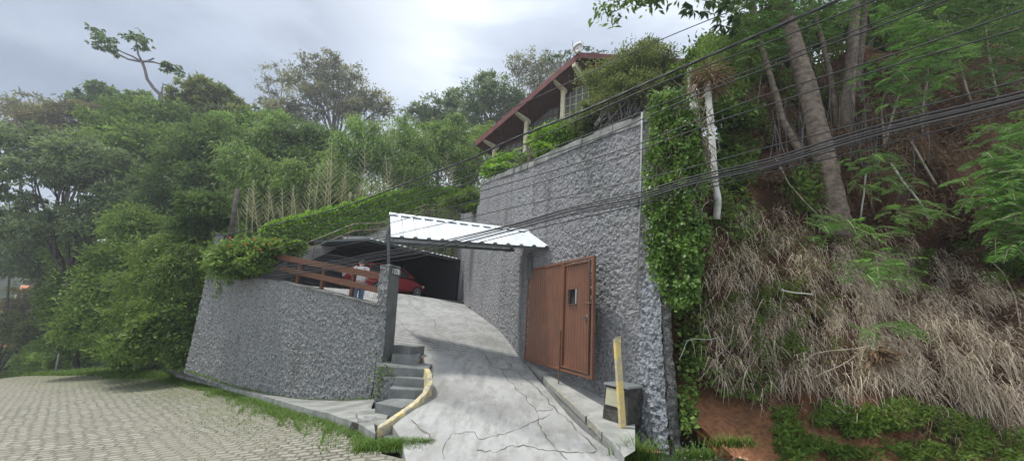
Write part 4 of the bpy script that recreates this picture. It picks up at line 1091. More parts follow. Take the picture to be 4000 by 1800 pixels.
# ------------------------------------------------------------------ person
def skinned(name, joints, bones, mat, parent, sub=2):
    """joints: {key:(Vector, (rx, ry))}; grown along bones with the skin modifier"""
    keys = list(joints); off = Vector(root_of(parent).location)
    me = bpy.data.meshes.new(name); me.from_pydata([tuple(joints[k][0] - off) for k in keys], [(keys.index(a), keys.index(b)) for a, b in bones], [])
    o = link(name, me, mat, parent)
    o.modifiers.new('skin', 'SKIN'); me.skin_vertices if me.skin_vertices else None
    if not me.skin_vertices: 
        bpy.context.view_layer.objects.active = o
    for i, k in enumerate(keys):
        r = joints[k][1]; me.skin_vertices[0].data[i].radius = r if isinstance(r, tuple) else (r, r)
    me.skin_vertices[0].data[0].use_root = True
    s = o.modifiers.new('sub', 'SUBSURF'); s.levels = 1; s.render_levels = sub
    o.modifiers['skin'].use_smooth_shade = True
    return o
pfx = at(1392, 1199, 12.3); px0, py0 = pfx.x, pfx.y; pz0 = dz1(px0, py0) + .0
per = thing('person', 'person in a white short-sleeved top and blue jeans standing behind the timber fence', 'person', (px0, py0, pz0))
fw = Vector((-.75, .66, 0)).normalized(); rt = Vector((fw.y, -fw.x, 0))          # faces away to the left; right side towards the camera
H = 1.68
def J(f, s, h): return Vector((px0, py0, pz0)) + fw * f + rt * s + Vector((0, 0, h * H / 1.72))
body = {'pelvis': (J(0, 0, .95), .12), 'waist': (J(-.01, 0, 1.10), .115), 'chest': (J(-.02, 0, 1.30), (.13, .12)), 'neck': (J(.02, 0, 1.47), .055), 'head': (J(.06, 0, 1.57), .085), 'crown': (J(.055, 0, 1.66), .075),
        'hl': (J(0, -.10, .88), .085), 'kl': (J(.04, -.10, .48), .058), 'al': (J(-.01, -.10, .08), .04), 'tl': (J(.14, -.11, .03), .035),
        'hr': (J(0, .10, .88), .085), 'kr': (J(.02, .10, .48), .058), 'ar': (J(-.03, .10, .08), .04), 'tr': (J(.12, .11, .03), .035),
        'sl': (J(-.01, -.18, 1.40), .06), 'el': (J(.08, -.24, 1.14), .042), 'wl': (J(.26, -.14, 1.30), .028), 'pl': (J(.30, -.11, 1.37), .032),
        'sr': (J(-.01, .18, 1.40), .06), 'er': (J(.02, .25, 1.13), .042), 'wr': (J(.20, .20, .99), .028), 'pr': (J(.27, .17, .97), .032)}
bones = [('pelvis', 'waist'), ('waist', 'chest'), ('chest', 'neck'), ('neck', 'head'), ('head', 'crown'), ('pelvis', 'hl'), ('hl', 'kl'), ('kl', 'al'), ('al', 'tl'), ('pelvis', 'hr'), ('hr', 'kr'), ('kr', 'ar'), ('ar', 'tr'),
         ('chest', 'sl'), ('sl', 'el'), ('el', 'wl'), ('wl', 'pl'), ('chest', 'sr'), ('sr', 'er'), ('er', 'wr'), ('wr', 'pr')]
for side, hb, dirv in (('l', 'pl', Vector((0, 0, 1))), ('r', 'pr', fw)):
    base_ = body[hb][0]; up_ = rt if side == 'l' else Vector((0, 0, 1))
    for k, (ln, o_) in enumerate(((.075, -.03), (.085, -.01), (.08, .01), (.065, .03))):
        a = base_ + dirv * .04 + up_ * o_; b2 = a + dirv * ln * .5 + fw * .01; c2 = b2 + dirv * ln * .35 + fw * .02 * (side == 'l') - Vector((0, 0, .02 * (side == 'r')))
        body[f'{side}f{k}a'] = (a, .011); body[f'{side}f{k}b'] = (b2, .010); body[f'{side}f{k}c'] = (c2, .008); bones += [(hb, f'{side}f{k}a'), (f'{side}f{k}a', f'{side}f{k}b'), (f'{side}f{k}b', f'{side}f{k}c')]
    a = base_ + up_ * .035 + dirv * .01; body[f'{side}ta'] = (a, .011); body[f'{side}tb'] = (a + up_ * .02 + dirv * .035, .010); bones += [(hb, f'{side}ta'), (f'{side}ta', f'{side}tb')]
skinned('body', body, bones, M['skin'], per)
skinned('shirt', {'a': (J(-.005, 0, .93), (.165, .13)), 'b': (J(-.02, 0, 1.12), (.16, .135)), 'c': (J(-.03, 0, 1.32), (.165, .15)), 'd': (J(-.0, 0, 1.43), (.10, .09)),
                  'sl': (J(-.01, -.19, 1.40), .082), 'el': (J(.03, -.23, 1.26), .075), 'sr': (J(-.01, .19, 1.40), .082), 'er': (J(.01, .235, 1.26), .078)},
        [('a', 'b'), ('b', 'c'), ('c', 'd'), ('c', 'sl'), ('sl', 'el'), ('c', 'sr'), ('sr', 'er')], M['shirt'], per)
skinned('jeans', {'p': (J(0, 0, .95), (.15, .13)), 'hl': (J(0, -.10, .86), .105), 'kl': (J(.04, -.105, .48), .082), 'al': (J(-.01, -.11, .09), .075), 'hr': (J(0, .10, .86), .105), 'kr': (J(.02, .105, .48), .082), 'ar': (J(-.03, .11, .09), .075)},
        [('p', 'hl'), ('hl', 'kl'), ('kl', 'al'), ('p', 'hr'), ('hr', 'kr'), ('kr', 'ar')], M['jeans'], per)
skinned('hair', {'a': (J(.0, 0, 1.55), (.07, .075)), 'b': (J(.02, 0, 1.63), (.095, .095)), 'c': (J(.05, 0, 1.69), (.07, .07))}, [('a', 'b'), ('b', 'c')], M['hair'], per)
MB().sphere(J(.165, 0, 1.56), (.016, .016, .028), 6, 5).build('nose', M['skin'], per, smooth=True)
MB().sphere(J(.05, .088, 1.57), (.02, .012, .03), 6, 5).build('ear', M['skin'], per, smooth=True)
MB().sphere(J(.05, -.088, 1.57), (.02, .012, .03), 6, 5).build('ear', M['skin'], per, smooth=True)
for sd_ in (-1, 1): MB().sphere(J(.135, sd_ * .032, 1.585), (.012, .012, .008), 6, 5).build('eye', M['tyre'], per, smooth=True)
MB().sphere(J(.145, 0, 1.515), (.010, .022, .006), 6, 5).build('mouth', M['fascia'], per, smooth=True)
for sd_ in (-1, 1): MB().hexa([J(-.09, sd_ * .105 - .045, .0), J(.18, sd_ * .105 - .045, .0), J(.18, sd_ * .105 + .045, .0), J(-.09, sd_ * .105 + .045, 0)], [J(-.07, sd_ * .105 - .035, .09), J(.14, sd_ * .105 - .035, .06), J(.14, sd_ * .105 + .035, .06), J(-.07, sd_ * .105 + .035, .09)]).build('shoe', M['tyre'], per, bevel=.015)

# ------------------------------------------------------------------ conduit + junction box on the tall wall
cb = onwall(2496, 1180, WH, WN) + nF * .07; ct = onwall(2519, 445, WH, WN) + nF * .07; 
q = thing('conduit_pipe', 'thin vertical grey conduit running up the near end of the tall wall', 'pipe', cb)
m1_ = onwall(2513, 800, WH, WN) + nF * .07
MB().tube([cb, m1_, ct, ct + Vector((.05, .05, .05)), ct + Vector((.12, .2, .03))], [.014, .02, .024, .024, .02], 8).build('pipe_run', M['pipe'], q, smooth=True)
jb = onwall(2500, 795, WH, WN) + nF * .08; MB().box(jb, dF * .11, nF * .08, (0, 0, .16)).build('junction_box', M['smooth'], q, bevel=.01)
mb = MB()
for v_ in (600, 900, 1050): c = onwall(2508, v_, WH, WN) + nF * .05; mb.box(c, dF * .07, nF * .04, (0, 0, .02))
mb.build('clip', M['rust'], q)
# small spout stub in the low wall
sp_ = onwall(1000, 1293, LA, LB); o = MB().tube([sp_ - nrmL * .02, sp_ + nrmL * .14], .018, 8).build('drain_spout', M['pipe'], smooth=True); tag(o, 'tiny pale drain spout poking out of the low roughcast wall', 'drain spout')

# ------------------------------------------------------------------ house on the terrace
hA = at(2262, 216, 17.0); hB = at(1858, 562, 20.5); hd = hB - hA
hs = thing('house', 'house with red-brown gable roof, cream rafters and columns above the tall wall', 'house', (hB.x, hB.y, zr(6.2)))
hp_ = Vector((hd.x, hd.y, 0)).normalized(); hn = Vector((-hp_.y, hp_.x, 0)); 
if hn.y < 0: hn = -hn
# roof slab follows the verge on the left, and slopes away behind; other slope to the right
right_dir = Vector((.93, .36, 0)).normalized()
rE = at(2680, 240, 18.5)
back = hn * 8
th = Vector((0, 0, .14))
lowb = hB + back; apb = hA + back
MB().hexa([hB, hA, apb, lowb], [hB + th, hA + th, apb + th, lowb + th]).build('roof', M['tile'], hs)
rb = rE + back
MB().hexa([hA, rE, rb, apb], [hA + th, rE + th, rb + th, apb + th]).build('roof', M['tile'], hs)
# fascia boards
mb = MB(); o_ = -hn * .03 + Vector((0, 0, -.03)); mb.beam(hB + o_, hA + o_, .04, .30); mb.build('barge_board', M['fascia'], hs)
mb = MB(); rdn = (rE - hA).normalized(); on = Vector((rdn.y, -rdn.x, 0)); on = on if on.y < 0 else -on; mb.beam(hA + on * .03 - Vector((0, 0, .03)), rE + on * .03 - Vector((0, 0, .03)), .04, .30); mb.build('barge_board', M['fascia'], hs)
# soffit boards below the overhang
ov = 1.5; sdn = Vector((0, 0, -.10))
MB().hexa([hB + sdn * 1.2 + hn * .02, hA + sdn * 1.2 + hn * .02, hA + hn * 4 + sdn * 1.2, hB + hn * 4 + sdn * 1.2], [hB + sdn * .6 + hn * .02, hA + sdn * .6 + hn * .02, hA + hn * 4 + sdn * .6, hB + hn * 4 + sdn * .6]).build('soffit', M['soffit'], hs)
inr = Vector((-on.x, -on.y, 0))
MB().hexa([hA + sdn * 1.2 + inr * .02, rE + sdn * 1.2 + inr * .02, rE + inr * 3 + sdn * 1.2, hA + inr * 3 + sdn * 1.2], [hA + sdn * .6 + inr * .02, rE + sdn * .6 + inr * .02, rE + inr * 3 + sdn * .6, hA + inr * 3 + sdn * .6]).build('soffit', M['soffit'], hs)
# facade wall, set back below the roof
def fac(s, off, z=None):
    p = hA + hd * s + hn * off
    if z is not None: p = Vector((p.x, p.y, z))
    return p
fo = 1.75; zb0 = zr(5.3)
MB().hexa([fac(.0, fo, zb0), fac(.98, fo, zb0), fac(.98, fo + .2, zb0), fac(.0, fo + .2, zb0)], [fac(.0, fo) - th * 1.4, fac(.98, fo) - th * 1.4, fac(.98, fo + .2) - th * 1.4, fac(.0, fo + .2) - th * 1.4]).build('wall', M['houseD'], hs)
rw0 = fac(0, fo); rw1 = rw0 + (rE - hA)
MB().hexa([Vector((rw0.x, rw0.y, zb0)), Vector((rw1.x, rw1.y, zb0)), Vector((rw1.x, rw1.y + .2, zb0)), Vector((rw0.x, rw0.y + .2, zb0))], [rw0 - th * 1.6, rw1 - th * 1.6, rw1 + Vector((0, .2, 0)) - th * 1.6, rw0 + Vector((0, .2, 0)) - th * 1.6]).build('wall', M['houseD'], hs)
def fpix(u, v, off):
    A_0 = hA + hn * off; B_0 = hB + hn * off; return onwall(u, v, (A_0.x, A_0.y), (B_0.x, B_0.y))
for (uc, vb_, ub, vbm, un, vn) in [(2196, 474, 2196, 352, 2160, 326), (2052, 566, 2052, 474, 2020, 454), (1928, 634, 1928, 575, 1896, 552)]:
    c0 = fpix(uc, vb_, 1.05); top = fpix(ub, vbm, 1.05); bx_ = hp_ * .20
    zt3 = top.z + .05
    MB().box((c0.x, c0.y, (zt3 + c0.z) / 2 - .4), bx_, hn * .18, (0, 0, zt3 - c0.z + .8)).build('column', M['cream'], hs, bevel=.01)
    e1 = fpix(un, vn, 0.02) ; e0_ = Vector((c0.x, c0.y, top.z + .02)) + hn * .3
    e1 = Vector((c0.x, c0.y, top.z + .12)) - hn * 1.0 + hp_ * .12
    MB().beam(e1, e0_, .20, .26).build('rafter', M['cream'], hs, bevel=.01)
ra = fac(.045, -.02) - Vector((0, 0, .28)); MB().beam(ra, ra + hn * 1.7 - Vector((0, 0, .1)), .18, .26).build('rafter', M['cream'], hs, bevel=.01)
ra = hA.lerp(rE, .30) - Vector((0, 0, .27)) + on * .0; MB().beam(ra, ra + inr * 1.7, .16, .22).build('rafter', M['cream'], hs, bevel=.01)
# windows
for (u0_, v0_, u1_, v1_, nc, nr) in [(1936, 566, 2038, 612, 5, 2), (2066, 436, 2180, 520, 6, 3), (2204, 345, 2300, 470, 4, 4)]:
    a = fpix(u0_, (v0_ + v1_) / 2 + 20, fo - .03); b = fpix(u1_, (v0_ + v1_) / 2 - 20, fo - .03); zc = fpix((u0_ + u1_) / 2, (v0_ + v1_) / 2, fo - .03).z; hh_ = fpix((u0_ + u1_) / 2, v0_, fo).z - fpix((u0_ + u1_) / 2, v1_, fo).z
    a.z = zc; b.z = zc; c = (a + b) / 2; w_ = (b - a).length; dd_ = (b - a).normalized()
    wn = MB().box(c, dd_ * w_, hn * .03, (0, 0, hh_)).build('window', M['glass'], hs)
    mb = MB()
    for i in range(nc + 1): mb.box(c + dd_ * (w_ * (i / nc - .5)) - hn * .03, dd_ * .05, hn * .05, (0, 0, hh_ + .05))
    for i in range(nr + 1): mb.box(c + Vector((0, 0, hh_ * (i / nr - .5))) - hn * .04, dd_ * w_, hn * .05, (0, 0, .05))
    mb.build('window_frame', M['cream'] if nc == 4 else M['rust'], wn)
# satellite dish
dc = at(2254, 186, 17.0); sd_ = thing('satellite_dish', 'grey satellite dish on the roof apex of the house', 'satellite dish', hA + th)
mb = MB(); nax = Vector((-.62, -.72, .30)).normalized(); a_ = nax.cross(Vector((0, 0, 1))).normalized(); b_ = a_.cross(nax).normalized(); vs = []; fs = []
for j in range(5):
    rr_ = .42 * j / 4 + .001
    for k in range(18): t = 2 * PI * k / 18; vs.append(dc + a_ * rr_ * math.cos(t) * .85 + b_ * rr_ * math.sin(t) * -1.0 - nax * (.10 * (1 - (j / 4) ** 2)))
for j in range(4):
    for k in range(18): fs.append((j * 18 + k, j * 18 + (k + 1) % 18, (j + 1) * 18 + (k + 1) % 18, (j + 1) * 18 + k))
o = mb.add(vs, fs).build('reflector', M['dish'], sd_, smooth=True); o.modifiers.new('t', 'SOLIDIFY').thickness = .01
MB().tube([hA + th, hA + Vector((0, 0, .35)), dc - nax * .1], .025, 6).build('mount', M['grey_metal'], sd_)
MB().tube([dc - b_ * .38, dc + nax * .35 - b_ * .3, dc + nax * .42], .015, 5).build('feed_arm', M['grey_metal'], sd_)

# ================================================================== OVERHEAD CABLES
def wire(label, pix, r, dA=0.0, mat='rubber', twist=0, name='overhead_cable', ext=True):
    r = r * (1.15 if twist else 1.3)
    P = []
    for (u, v) in pix:
        a, b = ratio(u, v); Y = (7.34 + dA) / (a + 1.27); P.append(Vector((a * Y, Y, b * Y + CZ)))
    # run on out of the picture on the right
    if ext: P = [P[0] + (P[0] - P[1]).normalized() * 6 + Vector((0, 0, .1))] + P
    # Catmull-Rom resample
    Q = []
    for i in range(len(P) - 1):
        p0 = P[max(i - 1, 0)]; p1 = P[i]; p2 = P[i + 1]; p3 = P[min(i + 2, len(P) - 1)]
        t1 = (p2 - p0) * .5; t2 = (p3 - p1) * .5; L = (p2 - p1).length
        if t1.length: t1 = t1.normalized() * L
        if t2.length: t2 = t2.normalized() * L
        n = 8
        for k in range(n):
            t = k / n; Q.append(p1 * (2 * t ** 3 - 3 * t ** 2 + 1) + t1 * (t ** 3 - 2 * t ** 2 + t) + p2 * (-2 * t ** 3 + 3 * t ** 2) + t2 * (t ** 3 - t ** 2))
    Q.append(P[-1]); mb = MB()
    if twist:
        for k in range(twist):
            # each strand winds about the common axis
            R_ = []
            L = 0
            for i, q in enumerate(Q):
                if i: L += (q - Q[i - 1]).length
                a = 2 * PI * (L / .9 + k / twist); R_.append(q + Vector((0, math.cos(a), math.sin(a))) * r * 1.1)
            mb.tube(R_, r, 6)
    else: mb.tube(Q, r, 6)
    o = mb.build(name, M[mat], smooth=True); tag(o, label, 'cable', 'overhead cables crossing in front of the bank and walls'); return o
PE = (537, 985)
wire('topmost thin cable, passing just under the satellite dish and over the house roof', [(2963, 0), (2575, 159), (2256, 307), (2000, 423), (1668, 567), (1300, 700), (900, 830), (537, 930)], .005, .3)
wire('thick twisted black service cable passing in front of the house columns and the green hedge', [(3280, 0), (3000, 120), (2505, 334), (2295, 427), (2000, 545), (1854, 613), (1621, 703), (1365, 800), (1116, 866), (800, 930), (537, 962)], .0085, 0, twist=3)
wire('cable running just below the thick twisted one and above the coping of the tall wall', [(3420, 0), (3000, 168), (2545, 340), (2300, 450), (2000, 585), (1700, 700), (1300, 845), (900, 940), (537, 990)], .006, .1)
wire('upper of two close parallel cables grazing the coping of the tall wall', [(3650, 0), (3000, 248), (2780, 333), (2543, 423), (2272, 535), (2000, 629), (1700, 735), (1300, 860), (900, 950), (537, 1000)], .005, -.1)
wire('lower of two close parallel cables grazing the tall wall coping', [(3690, 5), (3000, 266), (2700, 382), (2350, 533), (2000, 655), (1700, 760), (1300, 880), (900, 965), (537, 1010)], .006, .05)
wire('upper of two spaced cables crossing the tree trunks and the rough wall top', [(4000, 39), (3500, 210), (3000, 369), (2760, 458), (2505, 559), (2200, 655), (2000, 712), (1700, 795), (1300, 900), (900, 985), (537, 1020)], .0055, .1)
wire('lower of two spaced cables crossing the tree trunks above the dense bundle', [(4000, 109), (3545, 240), (3000, 411), (2784, 481), (2388, 625), (2000, 745), (1700, 825), (1300, 925), (900, 1000), (537, 1030)], .005, -.2)
wire('single cable running a hand above the dense bundle of cables', [(4000, 310), (3390, 474), (3000, 575), (2675, 660), (2310, 745), (2000, 811), (1700, 880), (1300, 965), (900, 1020), (537, 1050)], .0045, 0)
bun = [(4000, 357), (3390, 505), (3000, 621), (2700, 691), (2497, 749), (2233, 811), (2000, 875), (1675, 952), (1435, 993), (1310, 1018), (1000, 1050), (760, 1062), (537, 1062)]
names = ['topmost strand of the dense cable bundle', 'second strand down in the dense cable bundle', 'middle strand of the dense cable bundle', 'fourth strand down in the dense cable bundle', 'bottom strand of the dense cable bundle']
for k in range(5):
    g_ = 11.5
    pix = [(u, v + k * g_ * (1.0 if u > 3000 else .9 if u > 2400 else .62 if u > 1900 else .7 if u > 1200 else .9) + random.uniform(-2.5, 2.5)) for u, v in bun]
    wire(names[k] + ' crossing the canopy and the bank', pix, [.0075, .0055, .008, .006, .005][k], random.uniform(-.08, .08), ['rubber', 'greycable', 'rubber', 'greycable', 'rubber'][k])
wire('lone cable hanging below the dense bundle in front of the bank and canopy edge', [(4000, 419), (3500, 555), (3000, 676), (2600, 775), (2400, 822), (2000, 915), (1675, 995), (1435, 1035), (1310, 1050), (1000, 1085), (760, 1095), (537, 1085)], .005, .1)
# pole the cables run to, with a street lamp arm
pw = Vector(at(537, 1140, 22.9)); pg = tz(pw.x, pw.y)
q = thing('utility_pole', 'pale leaning concrete utility pole buried in the greenery left of the low wall', 'utility pole', (pw.x, pw.y, pg - .3))
MB().tube([Vector((pw.x, pw.y, pg - .5)), at(537, 940, 22.9)], [.16, .11], 10).build('pole_shaft', M['concrete'], q, smooth=True)
MB().tube([at(537, 1000, 22.9), at(500, 975, 22.9), at(455, 958, 22.9), at(425, 948, 22.9)], .035, 6).build('lamp_arm', M['pipe'], q, smooth=True)
mb = MB(); c = at(403, 941, 22.9); mb.sphere(c, (.34, .16, .11), 12, 8); mb.build('lamp_head', M['white_metal'], q, smooth=True)
# old timber post
tpb = at(905, 905, 15.5); tpt = at(927, 738, 15.8)
o = MB().tube([Vector((tpb.x - .05, tpb.y, tpb.z - 1.4)), tpb, tpt], [.10, .095, .08], 8).build('timber_pole', M['trunkdk'], smooth=True); tag(o, 'dark old timber pole leaning among bamboo behind the wall corner', 'pole')
for (u, vt, vb_, Y, lb) in [(1369, 752, 800, 21.5, 'short pale stake poking above the hedge beside the tan bamboo stems'), (1624, 700, 752, 25, 'short pale stake poking above the far upper end of the hedge')]:
    a = at(u, vt, Y); b = at(u - 4, vb_, Y); o = MB().beam(b - Vector((0, 0, .5)), a, .12, .12, up=(0, 1, 0)).build('stake', M['cream'], bevel=.01); tag(o, lb, 'stake')

# ================================================================== BACKGROUND TREES
def gnd(u, Y, v=1000):
    a, b = ratio(u, v); return Vector((a * Y, Y, tz(a * Y, Y)))
GB = 'forest trees on the slope behind the property'
def T(label, u, Y, blobs, n, L, W, mat, **kw):
    kw.setdefault('group', GB)
    return tree(kw.pop('name', 'forest_tree'), label, 'tree', gnd(u, Y), [B(*((b[0], b[1], Y + b[2]) + tuple(b[3:]))) for b in blobs], n, L, W, M[mat], **kw)
T('sparse feathery dark tree at the far left edge against the sky', 160, 44, [(30, 420, 0, 90, 35), (110, 400, 1, 80, 30), (180, 425, 0, 70, 28), (90, 470, 0, 70, 22), (20, 500, -1, 60, 35)], 2600, .55, .16, 'lf_grey', tr=.12, clump_r=.55)
T('broad brownish-topped tree behind the big spreading tree on the left', 270, 38, [(210, 480, 0, 120, 50), (300, 460, 1, 110, 48), (370, 440, 0, 80, 40), (240, 540, 0, 140, 60)], 9000, .42, .14, 'lf_brown', tr=.3)
T('dark round-clumped tree top rising left of the cecropia trunk', 430, 40, [(340, 385, 0, 60, 34), (400, 350, 0, 55, 30), (440, 395, 1, 60, 38), (500, 400, 0, 45, 28), (545, 375, 1, 38, 26), (390, 440, 0, 110, 50)], 7000, .42, .17, 'lf_dark', tr=.25)
T('large spreading tree at far left with sky gaps under its canopy', 440, 26, [(60, 590, 0, 150, 75), (200, 580, 1, 150, 70), (330, 620, -1, 140, 70), (120, 680, -1, 150, 50), (420, 690, 0, 120, 80), (270, 690, 0, 120, 50), (20, 780, 0, 110, 55), (480, 800, 0, 110, 90), (60, 880, 1, 120, 75), (200, 880, -1, 110, 55), (330, 880, 0, 110, 80)], 20000, .34, .14, 'lf_blue', tr=.17, twigs=3)
T('dense rounded green tree in the centre of the left-hand forest', 600, 30, [(480, 470, 0, 120, 70), (600, 450, 0, 120, 70), (560, 560, -1, 150, 90), (700, 480, 1, 110, 70), (660, 600, -1, 130, 100), (470, 600, 1, 130, 90)], 22000, .32, .12, 'lf_mid', tr=.35)
T('tree with long drooping leaf sprays right of the cecropia', 780, 33, [(720, 380, 0, 70, 30), (790, 340, 0, 75, 28), (850, 370, 0, 50, 32), (760, 420, 0, 100, 35), (930, 420, 1, 70, 30), (890, 450, 0, 90, 40)], 7500, .55, .15, 'lf_olive', tr=.22, twigs=3)
T('dark dense tree in deep shade above the old timber pole', 820, 24, [(760, 600, 0, 120, 100), (850, 560, 0, 110, 90), (800, 720, -1, 120, 90), (690, 720, 1, 110, 100), (640, 840, 1, 110, 90), (900, 650, 1, 90, 110)], 22000, .28, .11, 'lf_dark', tr=.3)
T('yellow-green round tree crown above the dark shaded trees', 960, 27, [(900, 500, 0, 90, 55), (1000, 500, 0, 90, 55), (960, 570, -.5, 110, 70), (1060, 470, 1, 70, 40)], 14000, .30, .10, 'lf_bamboo', tr=.25)
T('dark rounded evergreen behind the bamboo in the middle', 1130, 27, [(1080, 560, 0, 100, 80), (1180, 560, 0, 110, 75), (1260, 560, 0, 90, 70), (1100, 660, -1, 110, 80), (1230, 670, -1, 110, 90)], 22000, .27, .10, 'lf_dark', tr=.3)
T('tallest open-crowned tree with grey leaves above the bamboo', 1300, 44, [(1290, 240, 0, 60, 32), (1220, 262, 0, 55, 40), (1160, 320, 0, 60, 55), (1300, 310, 1, 75, 55), (1370, 300, 0, 60, 45), (1240, 370, -1, 70, 45), (1340, 390, 1, 90, 60), (1430, 370, 0, 55, 35), (1480, 400, 0, 60, 45), (1510, 430, 0, 35, 30), (1060, 420, 1, 50, 40), (1120, 430, 0, 80, 45), (1200, 450, 0, 80, 45), (1400, 440, 0, 90, 50)], 13000, .44, .14, 'lf_grey', tr=.34, tmat=M['greytwig'], clump_r=.45, shell=.35, twigs=6, fork=.55)
T('bare-twigged pale tree left of the tallest open-crowned tree', 1130, 46, [(1050, 290, 0, 60, 25), (1110, 270, 0, 50, 22), (1040, 350, 0, 50, 30), (1100, 340, 1, 60, 35)], 700, .45, .12, 'lf_grey', tr=.16, tmat=M['greytwig'], clump_r=.6, twigs=9, fork=.6)
T('low spreading grey-green tree left of the house', 1690, 42, [(1640, 450, 0, 70, 35), (1720, 420, 0, 70, 38), (1780, 390, 0, 45, 40), (1700, 480, 0, 90, 40), (1790, 470, 0, 70, 45)], 8000, .40, .14, 'lf_blue', tr=.22, tmat=M['greytwig'], twigs=5)
T('bushy domed tree directly left of the house roof', 1920, 38, [(1900, 320, 0, 50, 38), (1860, 390, 0, 80, 55), (1950, 370, 0, 90, 60), (2010, 390, 0, 60, 50), (1900, 460, 0, 90, 50), (1990, 470, 1, 70, 60)], 13000, .34, .12, 'lf_blue', tr=.28, tmat=M['greytwig'], twigs=4)
T('thin twiggy tree with sky between twigs behind the house roof', 2090, 40, [(2030, 250, 0, 50, 30), (2100, 230, 0, 60, 30), (2160, 250, 0, 60, 35), (2080, 300, 1, 80, 40), (2130, 330, 0, 70, 40)], 4200, .34, .10, 'lf_grey', tr=.2, tmat=M['greytwig'], clump_r=.55, twigs=9)
T('dark scrubby tree low behind the house left corner', 1800, 33, [(1740, 540, 0, 80, 60), (1820, 560, 0, 80, 60), (1880, 560, 1, 80, 60), (1950, 540, 2, 70, 60)], 9000, .28, .11, 'lf_mid', tr=.2)
# big-leaf cecropias: bare forked trunk with leaf umbrellas
def umbrella_leaves(name, tips, rr, parent, mat, n=14, lobe=7):
    C = []; Lx = []; Wx = []; D = []; T_ = []
    for tip in tips:
        for k in range(n):
            a = random.uniform(0, 2 * PI); el = random.uniform(-.9, .7); d = Vector((math.cos(a) * math.cos(el), math.sin(a) * math.cos(el), math.sin(el) * .8))
            c = tip + d * rr * random.uniform(.15, .8); t0 = random.random()
            s = d.cross(Vector((0, 0, 1))).normalized()
            for j in range(lobe):
                b = (j / (lobe - 1) - .5) * 3.6; dv = d * math.cos(b) + s * math.sin(b) + Vector((0, 0, -.75)); dv.normalize()
                C.append(c); Lx.append(rr * random.uniform(.32, .5)); Wx.append(rr * .17); D.append(dv * 3.0); T_.append(t0)
    V, Fc = kites(np.array(C), np.array(Lx), np.array(Wx), np.array(D)); return mesh_np(name, V, Fc, mat, parent, tint=T_)
Yc = 30
r = thing('cecropia_tree', 'tall bare-trunked tree with four umbrella leaf clusters alone against the sky', 'tree', gnd(628, Yc), GB)
MB().tube([gnd(628, Yc), at(628, 430, Yc), at(628, 372, Yc), at(600, 345, Yc), at(575, 310, Yc), at(565, 268, Yc), at(555, 243, Yc)], [.2, .17, .16, .13, .115, .10, .12], 7).tube([at(628, 375, Yc), at(634, 350, Yc), at(637, 330, Yc)], [.08, .06, .03], 5).build('trunk', M['greytwig'], r, smooth=True)
mb = MB()
for pth in ([(555, 243), (520, 222), (480, 205), (435, 180)], [(555, 243), (500, 232), (450, 205), (430, 195)], [(555, 243), (540, 215), (533, 185), (532, 165)], [(555, 243), (580, 238), (602, 228)], [(555, 240), (600, 243), (640, 255)]):
    mb.tube([at(*p, Yc) for p in pth], [.09, .075, .06, .05][:len(pth)], 5)
mb.build('branch', M['greytwig'], r, smooth=True)
tips = [at(u, v, Yc + random.uniform(-.5, .5)) for u, v in [(370, 112), (395, 130), (380, 150), (410, 160), (432, 152), (375, 175), (435, 195), (500, 142), (535, 132), (560, 150), (545, 178), (575, 162), (650, 252), (672, 262), (690, 275), (660, 270)]]
umbrella_leaves('crown', tips, .78, r, M['lf_dark'], 14)
r = thing('cecropia_tree', 'umbrella-leaved tree peeking over the roof behind the satellite dish', 'tree', gnd(2200, 34), GB)
MB().tube([gnd(2200, 34), at(2200, 330, 34), at(2180, 240, 34)], [.2, .15, .08], 6).build('trunk', M['greytwig'], r, smooth=True)
mb = MB()
for (u, v) in [(2140, 220), (2190, 205), (2235, 200), (2285, 185), (2330, 205), (2300, 208)]: mb.tube(curve_pts(at(2190, 290, 34), at(u, v, 34), 4, .02, .08), [.08, .07, .06, .05, .04], 5)
mb.build('branch', M['greytwig'], r, smooth=True)
umbrella_leaves('crown', [at(u, v, 34) for u, v in [(2140, 228), (2165, 215), (2190, 215), (2215, 205), (2238, 200), (2250, 215), (2288, 180), (2296, 192), (2322, 208), (2345, 205), (2165, 240), (2210, 228), (2305, 210)]], .6, r, M['lf_dark'], 9)
# palm left of the house
r = thing('palm_tree', 'small palm with arching fronds at the left end of the house roof', 'palm', gnd(1915, 27))
pc_ = at(1915, 520, 27); MB().tube([gnd(1915, 27), pc_], [.12, .09], 7).build('trunk', M['greytwig'], r, smooth=True)
def frond(base, d, L, n, ll, lw, droop, C, Lx, Wx, D, T_, tint=None):
    d = Vector(d).normalized(); s = d.cross(Vector((0, 0, 1)));
    if s.length < .05: s = Vector((1, 0, 0))
    s.normalize(); t0 = random.random() if tint is None else tint; pts = []
    for i in range(n + 1):
        t = i / n; p = Vector(base) + d * (L * t) - Vector((0, 0, droop * L * t * t)); pts.append(p)
    for i in range(1, n + 1):
        tt = (pts[i] - pts[i - 1]).normalized(); sc = math.sin(PI * (.12 + .83 * i / n))
        for sg in (-1, 1):
            C.append(tuple(pts[i])); Lx.append(ll * sc); Wx.append(lw); v_ = (s * sg + tt * .55 - Vector((0, 0, .15))).normalized() * 5; D.append(tuple(v_)); T_.append(min(1, t0 * .7 + random.random() * .3))
    return pts
C, Lx, Wx, D, T_ = [], [], [], [], []
for k in range(13):
    a = 2 * PI * k / 13; frond(pc_, (math.cos(a), math.sin(a), random.uniform(.3, 1.1)), random.uniform(1.5, 2.1), 14, .5, .07, .55, C, Lx, Wx, D, T_)
V, Fc = kites(np.array(C), np.array(Lx), np.array(Wx), np.array(D)); mesh_np('crown', V, Fc, M['lf_mid'], r, tint=T_)

